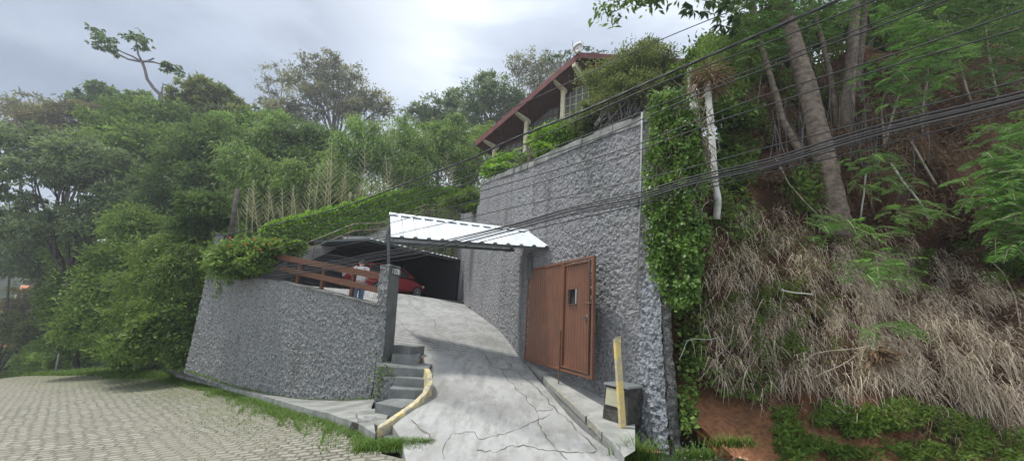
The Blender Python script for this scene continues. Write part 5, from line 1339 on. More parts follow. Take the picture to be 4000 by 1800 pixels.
# ------------------------------------------------------------------ bamboo belt
GBM = 'bamboo plants in the belt above the hedge'
bam = [(1040, 540, 25, 60, 80), (1420, 560, 25, 75, 90), (1500, 590, 24, 75, 90), (1570, 545, 26, 70, 75), (1640, 590, 25.5, 75, 90), (1700, 560, 27, 55, 70), (1760, 520, 27, 48, 80), (1800, 590, 27, 60, 80), (1850, 620, 26, 60, 80), (1340, 620, 24, 80, 80), (1600, 660, 24, 90, 60), (1160, 720, 22, 90, 90), (1040, 720, 22, 90, 90), (1300, 730, 22, 90, 80), (930, 640, 22, 80, 80)]
desc = ['pale feathery clump left of the dark evergreens', 'tall arching clump below the tallest tree', 'full clump above the tan stems', 'light green clump just left of the spires', 'broad clump above the upper stake', 'narrow clump among the spires', 'pointed spire standing highest near the house', 'dark-based clump beside the house roof corner', 'bushy clump touching the house eave', 'shaded clump with drooping tip', 'low clump right behind the hedge top', 'shaded clump over the lower hedge', 'shaded clump beside the timber pole', 'shaded clump behind the pale stake', 'loose clump between the dark trees']
for i, (u, v, Y, ru, rv) in enumerate(bam):
    g0_ = gnd(u, Y); r = thing('bamboo_plant', 'bamboo, ' + desc[i], 'bamboo', g0_, GBM)
    bl = [B(u, v, Y, ru, rv), B(u + random.uniform(-30, 30), v - rv * .75, Y, ru * .45, rv * .6), B(u + random.uniform(-40, 40), v + rv * .8, Y, ru * .9, rv * .7)]
    crown('foliage', bl, 5200, .30, .055, M['lf_bamboo'] if i not in (11, 12, 13) else M['lf_mid'], r, clump_r=.5, shell=.1, droop=.9)
    mb = MB()
    for k in range(7):
        e = at(u + random.uniform(-ru, ru) * .7, v - rv * random.uniform(.2, 1.2), Y); b0_ = g0_ + Vector((random.uniform(-.6, .6), 0, -.3)); mb.tube(curve_pts(b0_, e, 5, 0, .04), [.05, .045, .04, .03, .02, .01], 5)
    mb.build('culm', M['lf_olive_s'] if 'lf_olive_s' in M else M['twig'], r, smooth=True)
# tan dry bamboo stems with herringbone side shoots
GD = 'dry tan bamboo stems standing above the hedge'
ds = [(960, 880, 740, 18), (985, 880, 700, 19), (1010, 900, 720, 18.5), (1045, 880, 690, 19), (1075, 860, 730, 19), (1110, 900, 715, 18.5), (1135, 860, 700, 19.5), (1165, 880, 720, 19), (1195, 850, 690, 20), (1230, 840, 660, 20), (1262, 850, 600, 20), (1278, 820, 580, 20.5), (1290, 850, 640, 20), (1330, 820, 690, 20.5), (1350, 800, 640, 21), (1395, 800, 720, 21), (1420, 810, 600, 21), (1436, 790, 640, 21.5), (1462, 800, 680, 21.5), (1500, 770, 640, 22), (1520, 760, 610, 22.5), (1560, 760, 620, 23), (1600, 750, 640, 23.5), (1630, 740, 600, 24), (1655, 750, 650, 24), (1690, 740, 650, 24.5), (1730, 735, 600, 25), (1770, 735, 640, 25)]
for i, (u, vb_, vt, Y) in enumerate(ds):
    b_ = at(u, vb_ + 30, Y); t_p = at(u + random.uniform(-22, 30), vt + random.uniform(-25, 35), Y); r = thing('dry_bamboo_stem', 'tan leafless bamboo stem with upswept side shoots standing above the hedge', 'bamboo', b_, GD)
    pts = curve_pts(b_, t_p, 12, 0, .015); MB().tube(pts, [.028 * (1 - .6 * k / 12) for k in range(13)], 5).build('stem', M['drybam'], r)
    mb = MB(); H_ = (t_p - b_).length
    for k in range(1, 17):
        p = b_.lerp(t_p, .16 + .82 * k / 17); sg = 1 if k % 2 else -1; ln = H_ * .25 * (1.15 - k / 19.); e = p + Vector((sg * ln * .75, random.uniform(-.3, .3) * ln, ln * random.uniform(.75, 1.0)))
        mb.tube([p, p.lerp(e, .5) + Vector((0, 0, ln * .04)), e], [.016, .012, .005], 4, cap=False)
    mb.build('side_shoot', M['drybam'], r)

# ------------------------------------------------------------------ hedge along the stairs
hpix = [(1020, 925, 16.5, 40), (1090, 905, 17, 48), (1160, 890, 17.6, 52), (1230, 878, 18.3, 58), (1300, 862, 19, 60), (1370, 845, 19.8, 62), (1440, 825, 20.6, 60), (1510, 800, 21.6, 55), (1580, 785, 22.6, 48), (1650, 772, 23.6, 42), (1720, 765, 24.4, 34), (1790, 758, 25, 26)]
hb = [B(u, v + 8, Y, 55, rr, deep=.7) for u, v, Y, rr in hpix]
hr_ = thing('clipped_hedge', 'long clipped bright green hedge climbing the slope beside the garage stairs', 'hedge', hb[0][0] - Vector((0, 0, 1)))
C = []; T_ = []; Dn = []
for k in range(60000):
    i = random.random() * (len(hpix) - 1); j = int(i); f_ = i - j; a = hpix[j]; b = hpix[j + 1]
    u, v, Y, rr = [a[q] * (1 - f_) + b[q] * f_ for q in range(4)]
    # rounded box cross-section: surface only
    t = random.uniform(-.15, 1.0); rad = 1 + .10 * math.sin(u * .09) + .07 * math.sin(u * .23 + 1)
    ang = random.uniform(-.35, PI * .62); vo_ = -math.cos(ang) * 0
    top = v - rr * .72 * rad; bot = v + rr * 1.0
    if random.random() < .35: vv = top + random.gauss(0, 3); yy = Y + random.uniform(0, 1.1); nd = (0, -.2, 1)
    else: vv = top + (bot - top) * random.random(); yy = Y + random.gauss(.05, .10); nd = (0, -1, .3)
    p = at(u, vv, yy); C.append(tuple(p)); Dn.append(nd); T_.append(min(1, max(0, (sn(p.x * 1.6, p.y * 1.6, p.z * 1.6) if k % 4 == 0 else T_[-1] if T_ else .5) * .6 + random.random() * .4)) if k % 4 == 0 else random.random())
V, Fc = kites(np.array(C), .15, .09, np.array(Dn)); mesh_np('foliage', V, Fc, M['lf_hedge'], hr_, tint=T_)
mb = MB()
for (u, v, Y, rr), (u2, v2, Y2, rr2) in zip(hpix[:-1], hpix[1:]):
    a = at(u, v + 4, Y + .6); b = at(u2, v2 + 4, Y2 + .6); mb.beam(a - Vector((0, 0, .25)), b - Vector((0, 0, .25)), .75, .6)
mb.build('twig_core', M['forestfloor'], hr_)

# ------------------------------------------------------------------ shrubs
LW = 'clump'
def bsh(name, label, Y, blobs, n, L, W, mat, **kw):
    return bush(name, label, kw.pop('cat', 'shrub'), [B(*((b[0], b[1], Y + b[2]) + tuple(b[3:]))) for b in blobs], n, L, W, M[mat], **kw)
bo = bsh('flowering_bush', 'dark glossy bush with few red flowers spilling over the low wall corner', 11.4, [(870, 1010, .9, 45, 50), (930, 1000, .5, 65, 52), (1010, 1030, -.2, 55, 32), (930, 1060, 0, 40, 22), (1000, 985, .3, 60, 42), (1060, 975, 0, 60, 35), (1120, 965, 0, 55, 26), (1165, 975, .2, 30, 24), (900, 1050, .2, 50, 30), (990, 1040, -.1, 50, 30)], 17000, .12, .07, 'lf_mid', clump_r=.45)
mb = MB()
for k in range(9):
    c = at(random.uniform(880, 1150), random.uniform(925, 985), 10.9 + random.uniform(-.3, .5)); mb.sphere(c, .028, 6, 4)
mb.build('flower', M['flower'], bo)
# trailing vines from it over the wall top
C, Lx, Wx, D, T_ = [], [], [], [], []; mb = MB()
for (u, v0_, v1_) in [(860, 1050, 1150), (905, 1060, 1110), (940, 1060, 1085), (1010, 1050, 1075), (835, 1040, 1090)]:
    pts = [onwall(u + random.uniform(-6, 6), v0_ + (v1_ - v0_) * k / 6, LA, LB) + nrmL * .08 for k in range(7)]; mb.tube(pts, .006, 4)
    for p in pts:
        for _ in range(9): C.append(tuple(p + Vector((random.gauss(0, .06), random.gauss(0, .03), random.gauss(0, .05))))); T_.append(random.random())
V, Fc = kites(np.array(C), .11, .07); mesh_np('trailing_leaves', V, Fc, M['lf_mid'], bo, tint=T_); mb.build('vine', M['trunkdk'], bo)
bsh('feathery_shrub', 'dark feathery-leaved shrub left of the timber pole above the wall', 16, [(760, 800, 0, 60, 45), (820, 780, .5, 60, 40), (790, 850, 0, 80, 50), (740, 900, 0, 60, 50), (850, 850, .5, 50, 50)], 9000, .22, .06, 'lf_dark', clump_r=.5)
GR = 'roadside greenery left of the low wall'
bsh('roadside_shrub', 'tall bright yellow-green bamboo-like shrub leaning on the low wall end', 15.2, [(690, 950, .5, 80, 60), (740, 1010, 0, 60, 60), (620, 1010, .5, 90, 70), (690, 1090, -.2, 90, 80), (590, 1120, .2, 90, 80), (640, 1210, -.4, 100, 80), (560, 1230, 0, 90, 70), (720, 1180, -.2, 50, 90)], 30000, .17, .035, 'lf_bright', clump_r=.45, droop=.5, group=GR)
bsh('roadside_shrub', 'dark undergrowth shrub at the foot of the low wall end', 14.2, [(640, 1340, 0, 90, 60), (690, 1300, .2, 45, 90), (560, 1340, .4, 80, 60), (690, 1390, -.2, 40, 40)], 15000, .13, .07, 'lf_mid', clump_r=.45, group=GR)
bsh('broadleaf_plant', 'broad-leaved bright plant in front of the tall grass by the wall', 13.9, [(580, 1280, 0, 50, 50), (560, 1340, -.1, 45, 45), (620, 1250, 0, 40, 35)], 2200, .16, .13, 'lf_bright', clump_r=.6, group=GR)
bsh('roadside_shrub', 'deep green feathery shrub mass around the hidden street lamp', 19.5, [(470, 1010, 0, 80, 60), (560, 960, 1, 80, 60), (430, 1100, 0, 90, 70), (500, 1130, -.5, 80, 70), (520, 880, 1, 80, 70)], 20000, .24, .07, 'lf_mid', clump_r=.5, group=GR)
bsh('roadside_shrub', 'dark rounded shrub behind the tall arching grass', 19, [(400, 1200, 0, 90, 70), (470, 1240, -.5, 80, 70), (350, 1280, 0, 80, 60), (430, 1320, -.5, 90, 60), (490, 1360, -1, 60, 50)], 18000, .20, .08, 'lf_mid', clump_r=.5, group=GR)
bsh('roadside_shrub', 'lighter green tree-like shrub above the thin leaning roadside stem', 27, [(290, 1090, 0, 60, 50), (260, 1150, 0, 70, 50), (330, 1150, 0, 60, 60), (260, 1230, 0, 70, 50), (330, 1250, 0, 60, 60), (300, 1330, -1, 70, 50)], 15000, .24, .10, 'lf_bright', clump_r=.5, group=GR)
bsh('roadside_shrub', 'low dark hedge-like shrubs along the road crest beside the distant car', 30, [(190, 1400, 0, 70, 22), (260, 1405, -1, 60, 22), (330, 1400, -2, 60, 28), (400, 1400, -3, 60, 30)], 7000, .22, .10, 'lf_mid', clump_r=.5, group=GR)
GM = 'dark trees below the big spreading tree'
bsh('understorey_tree', 'dark leafy mass under the big spreading tree on the left', 36, [(60, 960, 0, 110, 70), (180, 940, 0, 110, 70), (300, 930, 0, 100, 70), (120, 1030, 0, 110, 60), (400, 960, -1, 80, 80)], 15000, .34, .14, 'lf_blue', clump_r=.5, group=GM, cat='tree')
bsh('understorey_tree', 'shaded green trees between the spreading tree and the hidden street lamp', 30, [(330, 1000, 0, 90, 70), (420, 900, 0, 90, 90), (500, 840, 0, 90, 80), (570, 780, 0, 90, 80), (380, 1080, 0, 80, 60)], 18000, .28, .12, 'lf_mid', clump_r=.5, group=GM, cat='tree')
# valley trees far left
GV = 'valley trees beyond the road crest'
for (lb, u, Y, bl, n, mt) in [
    ('grey-brown tree between the two orange roofs in the valley', 110, 46, [(110, 1160, 0, 60, 40), (150, 1190, 0, 50, 40), (60, 1200, 0, 50, 40), (190, 1220, 0, 50, 40), (110, 1240, 0, 60, 40)], 7000, 'lf_brown'),
    ('pale domed tree just above the upper orange roof', 175, 75, [(175, 1070, 0, 38, 25), (165, 1100, 1, 45, 22)], 3000, 'lf_grey'),
    ('dusty olive tree above the distant parked car', 80, 36, [(60, 1290, 0, 60, 45), (130, 1290, 0, 60, 45), (100, 1340, 0, 55, 35), (20, 1270, 0, 50, 50), (160, 1350, 0, 40, 40)], 8000, 'lf_olive'),
    ('mid green tree right of the pale domed valley tree', 225, 58, [(220, 1150, 0, 50, 50), (210, 1240, 0, 45, 50), (230, 1310, 0, 50, 50), (190, 1370, -3, 50, 30)], 8000, 'lf_mid'),
    ('dark wooded crown high over the upper orange roof', 110, 95, [(50, 960, 0, 110, 70), (170, 970, 0, 100, 70), (290, 960, 0, 100, 80), (60, 1060, -5, 90, 50), (240, 1060, -5, 80, 60), (-40, 1040, 0, 90, 70)], 14000, 'lf_dark'),
    ('bluish forest crown on the far hillside at the left edge', 60, 120, [(20, 860, 0, 120, 50), (160, 850, 0, 110, 50), (300, 860, 0, 110, 50), (420, 880, 0, 100, 70), (-60, 900, 0, 100, 60), (420, 1000, -10, 100, 80)], 12000, 'lf_blue')]:
    T(lb, u, Y, bl, n, .34 * Y / 50, .15 * Y / 50, mt, group=GV, tr=.22, name='valley_tree')
# arching tall grass clump by the road
def blades(name, label, cat, pts, L, W, mat, n_seg=3, arch=.9, parent=None, kind=None, group=None, up=1.0, spread=.6, thingy=True):
    """pts (n,3): curved ribbons"""
    P = np.asarray(pts, float); n = len(P); L = L * (.55 + .9 * RNG.random(n)); a = RNG.random(n) * 2 * PI
    h = np.stack([np.cos(a), np.sin(a), np.zeros(n)], -1); V = np.empty((n, (n_seg + 1) * 2, 3)); s = np.stack([-h[:, 1], h[:, 0], np.zeros(n)], -1)
    sp = spread * (.3 + RNG.random(n))
    for k in range(n_seg + 1):
        t = k / n_seg; c = P + h * (L * sp * t * t * arch + L * sp * .35 * t)[:, None] + np.array([0, 0, 1.0]) * (L * up * (t - .42 * arch * t * t))[:, None]
        w = W * (1 - t * .92) * .5; V[:, 2 * k] = c - s * w; V[:, 2 * k + 1] = c + s * w
    i = np.arange(n)[:, None] * (n_seg + 1) * 2; F_ = np.concatenate([np.stack([i[:, 0] + 2 * k, i[:, 0] + 2 * k + 1, i[:, 0] + 2 * k + 3, i[:, 0] + 2 * k + 2], -1) for k in range(n_seg)])
    tn = np.tile(np.clip(RNG.random(n), 0, 1), n_seg)
    o = mesh_np(name, V.reshape(-1, 3), F_, mat, parent, tint=tn)
    return tag(o, label, cat, group, kind)
P = [tuple(at(random.gauss(470, 28), random.uniform(1395, 1425), 16.5 + random.uniform(-1, 1))) for _ in range(700)]
blades('grass_clump', 'tall arching clump of coarse grass by the road before the green shrubs', 'grass clump', P, 1.35, .035, M['lf_grass'], 4, 1.0, spread=.7)
lean0 = at(228, 1418, 27); lean1 = at(242, 1335, 27)
o = MB().tube([lean0 - Vector((0, 0, .5)), lean1, at(246, 1255, 27)], [.09, .07, .05], 6).build('sapling_trunk', M['pale'], smooth=True); tag(o, 'thin leaning pale trunk standing at the edge of the road crest', 'trunk')
o = MB().sphere(at(190, 1249, 45), (.5, .25, .14), 8, 5).build('lamp_head', M['white_metal'], smooth=True)
lp = thing('street_lamp', 'small distant street lamp among the valley trees', 'street lamp', at(205, 1420, 45)); o.parent = lp; o.location = -lp.location; 
MB().tube([at(207, 1420, 45), at(207, 1252, 45), at(196, 1248, 45)], .06, 6).build('lamp_post', M['pipe'], lp)

# distant houses and car
def far_house(label, roof, Y, wallh, wm='houseW'):
    """roof: two eave pixels and two ridge pixels"""
    e0, e1, r1_, r0_ = [at(*p, Y + d) for p, d in zip(roof, (0, 0, 3.5, 3.5))]
    bs = (e0 + e1) / 2; r = thing('far_house', label, 'house', (bs.x, bs.y, bs.z - wallh)); t = Vector((0, 0, .12))
    bk0 = r0_ + (r0_ - e0); bk1 = r1_ + (r1_ - e1); bk0.z = e0.z; bk1.z = e1.z
    MB().hexa([e0, e1, r1_, r0_], [e0 + t, e1 + t, r1_ + t, r0_ + t]).hexa([r0_, r1_, bk1, bk0], [r0_ + t, r1_ + t, bk1 + t, bk0 + t]).build('roof', M['tile'], r)
    i = .25; w = [e0 + (e1 - e0).normalized() * i, e1 - (e1 - e0).normalized() * i, bk1 - (e1 - e0).normalized() * i, bk0 + (e1 - e0).normalized() * i]
    MB().hexa([Vector((p.x, p.y + (.4 if k < 2 else -.4), p.z - wallh)) for k, p in enumerate(w)], [Vector((p.x, p.y + (.4 if k < 2 else -.4), p.z - .02)) for k, p in enumerate(w)]).build('wall', M[wm], r)
    return r, e0, e1
r, e0, e1 = far_house('distant valley house with bright orange roof standing on posts', [(76, 1131), (165, 1134), (152, 1120), (80, 1116)], 52, 1.9, 'dark')
mb = MB()
for t in (.06, .3, .9): p = e0.lerp(e1, t) - Vector((0, .3, 0)); mb.tube([p, p - Vector((0, 0, 2.3))], .08, 6)
mb.build('post', M['cream'], r)
far_house('distant valley house at the left edge with dull red roof', [(-60, 1236), (38, 1232), (36, 1208), (-40, 1212)], 50, 2.6, 'houseW')
far_house('low distant shed with faded orange roof under the valley trees', [(-30, 1358), (66, 1354), (60, 1343), (-20, 1345)], 40, 3.2, 'dark')
cr = thing('distant_car', 'small silver car parked beyond the road crest at far left', 'car', at(88, 1424, 44)); c0 = at(88, 1424, 44)
def cc2(x, y, z): return c0 + Vector((x, y, z))
MB().hexa([cc2(-.85, 0, .25), cc2(.85, 0, .25), cc2(.85, 4, .25), cc2(-.85, 4, .25)], [cc2(-.82, .1, .95), cc2(.82, .1, .95), cc2(.82, 3.9, .85), cc2(-.82, 3.9, .85)]).build('body', M['dish'], cr, bevel=.12)
MB().hexa([cc2(-.78, .4, .95), cc2(.78, .4, .95), cc2(.78, 3, .95), cc2(-.78, 3, .95)], [cc2(-.62, .9, 1.4), cc2(.62, .9, 1.4), cc2(.62, 2.3, 1.4), cc2(-.62, 2.3, 1.4)]).build('window', M['glassdk'], cr, bevel=.08)
MB().hexa([cc2(-.64, .85, 1.40), cc2(.64, .85, 1.40), cc2(.64, 2.35, 1.40), cc2(-.64, 2.35, 1.40)], [cc2(-.6, .95, 1.46), cc2(.6, .95, 1.46), cc2(.6, 2.25, 1.46), cc2(-.6, 2.25, 1.46)]).build('roof', M['white_metal'], cr, bevel=.02)
for sx2 in (-.8, .8):
    for yy in (.7, 3.1): MB().tube([cc2(sx2 - .1, yy, .3), cc2(sx2 + .1, yy, .3)], .3, 12).build('wheel', M['tyre'], cr)
for sx2 in (-.62, .62): MB().box(cc2(sx2, .06, .75), (.3, 0, 0), (0, .1, 0), (0, 0, .14)).build('headlight', M['lamp'], cr)

# ------------------------------------------------------------------ plants in front of the house
bsh('garden_bush', 'large dark flowering bush hiding the right half of the house', 12.5, [(2380, 330, .8, 110, 95), (2470, 270, .8, 100, 85), (2560, 260, 1, 90, 80), (2420, 400, 0, 120, 85), (2530, 370, 0, 110, 90), (2350, 450, 0, 90, 55), (2280, 470, .3, 60, 50), (2600, 330, 1, 60, 80), (2540, 190, 1.4, 50, 45)], 42000, .12, .045, 'lf_olive', clump_r=.35, group='bushes in the garden above the tall wall')
bsh('garden_bush', 'clipped bright green bush in the middle of the garden edge', 13.5, [(2130, 545, .3, 55, 45), (2190, 530, .2, 60, 45), (2240, 530, 0, 55, 40), (2130, 590, -.3, 50, 30), (2290, 520, 0, 40, 35)], 16000, .10, .05, 'lf_hedge', clump_r=.4, group='bushes in the garden above the tall wall')
bsh('garden_bush', 'rounded light green bush at the low left end of the garden', 16.8, [(1950, 640, .4, 50, 35), (2010, 625, .4, 55, 35), (1920, 670, 0, 40, 35), (1990, 665, -.2, 55, 28), (2070, 630, 0, 40, 28)], 13000, .11, .055, 'lf_hedge', clump_r=.4, group='bushes in the garden above the tall wall')
# twiggy stems below the big bush
mb = MB()
for k in range(70):
    a = at(random.uniform(2320, 2560), random.uniform(480, 540), 11.6); b = at(random.uniform(2340, 2600), random.uniform(330, 430), 12.2); mb.tube(curve_pts(a, b, 4, .03, .1), [.022, .018, .014, .01, .006], 4)
o = mb.build('twig_thicket', M['greytwig']); tag(o, 'tangle of bare grey stems under the big garden bush', 'bush')
# split-leaf plant
mo = thing('split_leaf_plant', 'large split-leaved plant with drooping leaves between the cream columns', 'plant', at(2060, 640, 15.5))
C, Lx, Wx, D, T_ = [], [], [], [], []; mb = MB()
for (u, v) in [(2040, 600), (2070, 570), (2110, 520), (2140, 500), (2090, 545), (2020, 625), (2055, 640), (2000, 640), (2150, 520), (2030, 580)]:
    c = at(u, v, 15.3 + random.uniform(-.3, .3)); mb.tube(curve_pts(at(2060, 650, 15.6), c, 4, .05, .05), .018, 4); dr2 = Vector((random.uniform(-1, 1), -.8, -.9)).normalized(); t0 = random.random(); s = dr2.cross(Vector((0, 0, 1))).normalized()
    for j in range(11):
        b = (j / 10 - .5) * 3.6; dv = (dr2 * math.cos(b) + s * math.sin(b)); C.append(tuple(c)); Lx.append(.36); Wx.append(.085); D.append(tuple(dv * 6)); T_.append(t0)
V, Fc = kites(np.array(C), np.array(Lx), np.array(Wx), np.array(D)); mesh_np('leaf', V, Fc, M['lf_blue'], mo, tint=T_); mb.build('stem', M['lf_stem'] if 'lf_stem' in M else M['twig'], mo)
bsh('coping_shrub', 'small pale-leaved shrub rooted on the wall coping under the big bush', 9.8, [(2280, 600, 0, 26, 20), (2310, 590, 0, 22, 22)], 900, .07, .04, 'lf_grey', clump_r=.5)
bsh('coping_shrub', 'low weedy plants at the stepped end of the tall wall by the handrail', 19, [(1760, 790, 0, 45, 25), (1830, 770, 0, 45, 28), (1850, 815, -.3, 30, 18)], 3500, .16, .06, 'lf_bright', clump_r=.6)

# ================================================================== BANK ON THE RIGHT
def inpoly(u, v, poly):
    c = False; n = len(poly); j = n - 1
    for i in range(n):
        if (poly[i][1] > v) != (poly[j][1] > v) and u < (poly[j][0] - poly[i][0]) * (v - poly[i][1]) / (poly[j][1] - poly[i][1]) + poly[i][0]: c = not c
        j = i
    return c
def rand_in(poly):
    us = [p[0] for p in poly]; vs = [p[1] for p in poly]
    while True:
        u = random.uniform(min(us), max(us)); v = random.uniform(min(vs), max(vs))
        if inpoly(u, v, poly): return u, v
# table lookup for bank hits (fast)
_tA = np.linspace(.3, 2.2, 200); _tT = np.linspace(-.4, 24, 420)
_A2, _T2 = np.meshgrid(_tA, _tT, indexing='ij'); _bx, _by, _bz = bank_pt(_A2, _T2); _bR = (_bz - CZ) / _by
def fastbank(u, v, lift=0.0):
    a, b = ratio(u, v); i = int(np.clip(round((a - .3) / 1.9 * 199), 0, 199)); row = _bR[i]; k_ = np.nonzero(row >= b)[0]; j = int(k_[0]) if len(k_) else int(np.argmax(row))
    Y = _by[i, j]; return Vector((a * Y, Y, b * Y + CZ)) + Vector((-.04, -.85, .25)) * lift

# ivy curtain on the end of the tall wall and the bank beside it
ivy = thing('ivy', 'thick curtain of green ivy hanging over the near end of the tall wall', 'ivy', (2.6, 6.6, 2.0))
ivpoly = [(2560, 350), (2640, 345), (2700, 400), (2730, 520), (2760, 700), (2720, 800), (2760, 900), (2740, 1060), (2700, 1180), (2640, 1190), (2590, 1130), (2560, 1060), (2530, 980), (2520, 800), (2525, 600), (2540, 430)]
def ivypos(u, v):
    # curtain leans from wall top out over the pier
    a, b = ratio(u, v); Yw = (6.36 / (a + .585)) - .12; Yb = fastbank(u, v).y - .18; Y = min(max(Yw, 5.9), Yb) if u > 2600 else Yw
    Y = min(Y, 7.2) - random.random() * (.16 + .25 * sn(u * .02, v * .013, 8)); return Vector((a * Y, Y, b * Y + CZ))
C, T_ = [], []
for k in range(12500):
    u, v = rand_in(ivpoly); u += random.gauss(0, 14); v += random.gauss(0, 10)
    if u < 2512 or (sn(u * .022, v * .016, 3) < .38 and random.random() < .8): continue
    C.append(tuple(ivypos(u, v))); T_.append(min(1, max(0, sn(u * .011, v * .011, 9) * .7 + random.random() * .45 - .1)))
V, Fc = kites(np.array(C), .075 * (.55 + .95 * RNG.random(len(C))), .068, np.tile(np.array([0, -.35, -.8]), (len(C), 1))); mesh_np('foliage', V, Fc, M['lf_ivy'], ivy, tint=T_)
mb = MB()
for k in range(90):
    u = random.uniform(2570, 2790); v = random.uniform(330, 760); P_ = []
    for j in range(8): P_.append(ivypos(u, v) ); u += random.uniform(-26, 26); v += random.uniform(5, 38)
    P_ = [Vector((p.x, (p.y + 6.2) / 2 if p.y > 7 else p.y, p.z)) for p in P_]; mb.tube(P_, [.009, .009, .008, .008, .007, .006, .005, .004], 4)
mb.build('vine', M['twig'], ivy, smooth=True)
# darker ivy / leafy growth right of it, down the pier edge
for lb, poly, n, mt, L in [('darker large-leaved ivy around the pale slender trunk', [(2740, 560), (2900, 540), (2960, 600), (2900, 680), (2800, 760), (2720, 700), (2700, 620)], 1100, 'lf_mid', .15),
                         ('sparse ivy trailing down the dark side of the pier', [(2630, 1130), (2740, 1120), (2750, 1300), (2710, 1500), (2680, 1700), (2640, 1650), (2630, 1300)], 750, 'lf_mid', .10),
                         ('leafy climber at the foot of the largest trunk', [(3060, 680), (3180, 660), (3240, 760), (3210, 850), (3080, 830), (3030, 760)], 1100, 'lf_mid', .12),
                         ('broad green creeper on the bank left of the largest trunk base', [(2760, 760), (2880, 740), (2960, 860), (2900, 960), (2780, 900)], 500, 'lf_mid', .12),
                         ('bright leafy creeper above the bare red earth', [(2740, 1430), (2900, 1450), (3000, 1490), (2960, 1560), (2820, 1550), (2720, 1500)], 420, 'lf_bright', .09)]:
    C, T_ = [], []
    for k in range(n): u, v = rand_in(poly); C.append(tuple(fastbank(u, v, .10 + random.random() * .22))); T_.append(random.random())
    V, Fc = kites(np.array(C), L * (.6 + .8 * RNG.random(n)), L * .75, np.tile(np.array([0, -.5, -.3]), (n, 1))); o = mesh_np('creeper', V, Fc, M[mt], None, tint=T_); tag(o, lb, 'creeper')

# trunks
def trunk_path(pts, r0_, r1_, Yb, Yt, n=14):
    P_ = []
    for k in range(n + 1):
        t = k / n; x = t * (len(pts) - 1); i = min(int(x), len(pts) - 2); f_ = x - i; u = pts[i][0] * (1 - f_) + pts[i + 1][0] * f_; v = pts[i][1] * (1 - f_) + pts[i + 1][1] * f_
        P_.append(at(u, v, Yb + (Yt - Yb) * t))
    return P_, [r0_ + (r1_ - r0_) * k / n + .006 * math.sin(k * 2.1) for k in range(n + 1)]
trs = [('leaning_tree', 'thickest leaning grey trunk with ring scars on the bank', [(3268, 860), (3215, 600), (3150, 330), (3090, 130), (3030, -120)], .235, .15, 7.9, 8.4, 'trunk', 'big'),
       ('bank_tree', 'straight upright grey trunk right of the thickest leaning one', [(3300, 620), (3312, 380), (3330, 180), (3345, -60)], .16, .11, 8.9, 8.9, 'trunk', 'mid'),
       ('bank_tree', 'slimmer trunk crossing behind the upright one near the top', [(3345, 560), (3350, 300), (3370, 130), (3385, -60)], .10, .07, 9.6, 9.6, 'trunk', 'mid2'),
       ('bank_tree', 'thin kinked trunk left of the thickest leaning one', [(3125, 590), (3085, 520), (3060, 480), (3030, 370), (3000, 270), (2960, 120), (2930, -40)], .085, .055, 8.3, 8.6, 'trunk', 'thin'),
       ('bank_tree', 'thin trunk forking between the two largest trunks', [(3275, 600), (3262, 420), (3240, 280), (3200, 120), (3150, -50)], .075, .05, 9.2, 9.2, 'trunk', 'thin2'),
       ('bank_tree', 'slim pale ringed trunk standing in front of the bank beside the ivy', [(2805, 790), (2792, 700), (2782, 560), (2772, 430), (2762, 330)], .058, .062, 6.9, 7.0, 'pale', 'pale'),
       ('bank_tree', 'short pale post-like trunk half hidden behind the ivy top', [(2710, 420), (2702, 340), (2698, 270)], .085, .08, 8.2, 8.2, 'pale', 'stub')]
TR = {}
for nm, lb, pts, r0_, r1_, Yb, Yt, mt, key in trs:
    P_, R_ = trunk_path(pts, r0_, r1_, Yb, Yt); base = P_[0] - Vector((0, -.1, .3)); r = thing(nm, lb, 'tree', base, None if key in ('pale', 'stub', 'big') else 'slim trees rooted on the earth bank')
    P_ = [base] + P_; R_ = [r0_ * 1.15] + R_
    if key in ('big', 'pale'):   # ring scars
        P2, R2 = [], []
        for a, b, ra, rb in zip(P_[:-1], P_[1:], R_[:-1], R_[1:]):
            for k in range(4): t = k / 4; P2.append(a.lerp(b, t)); R2.append((ra + (rb - ra) * t) * (1.0 if k != 2 else 1.045))
        P_, R_ = P2 + [P_[-1]], R2 + [R_[-1]]
    MB().tube(P_, R_, 14).build('trunk', M[mt], r, smooth=True); TR[key] = (r, P_)
# dead fibrous crown on top of the pale trunk
pt_ = TR['pale'][1][-1]; C, Lx, Wx, D, T_ = [], [], [], [], []
for k in range(900):
    d = Vector((random.gauss(0, 1), random.gauss(0, 1), random.gauss(.1, .7))).normalized(); C.append(tuple(pt_ + d * random.uniform(.02, .32) + Vector((.05, 0, .1)))); Lx.append(random.uniform(.12, .4)); Wx.append(.02); D.append(tuple(d * 2 + Vector((0, 0, -1.4)))); T_.append(random.random())
V, Fc = kites(np.array(C), np.array(Lx), np.array(Wx), np.array(D)); mesh_np('dead_leaf_skirt', V, Fc, M['lf_drydk'], TR['pale'][0], tint=T_)

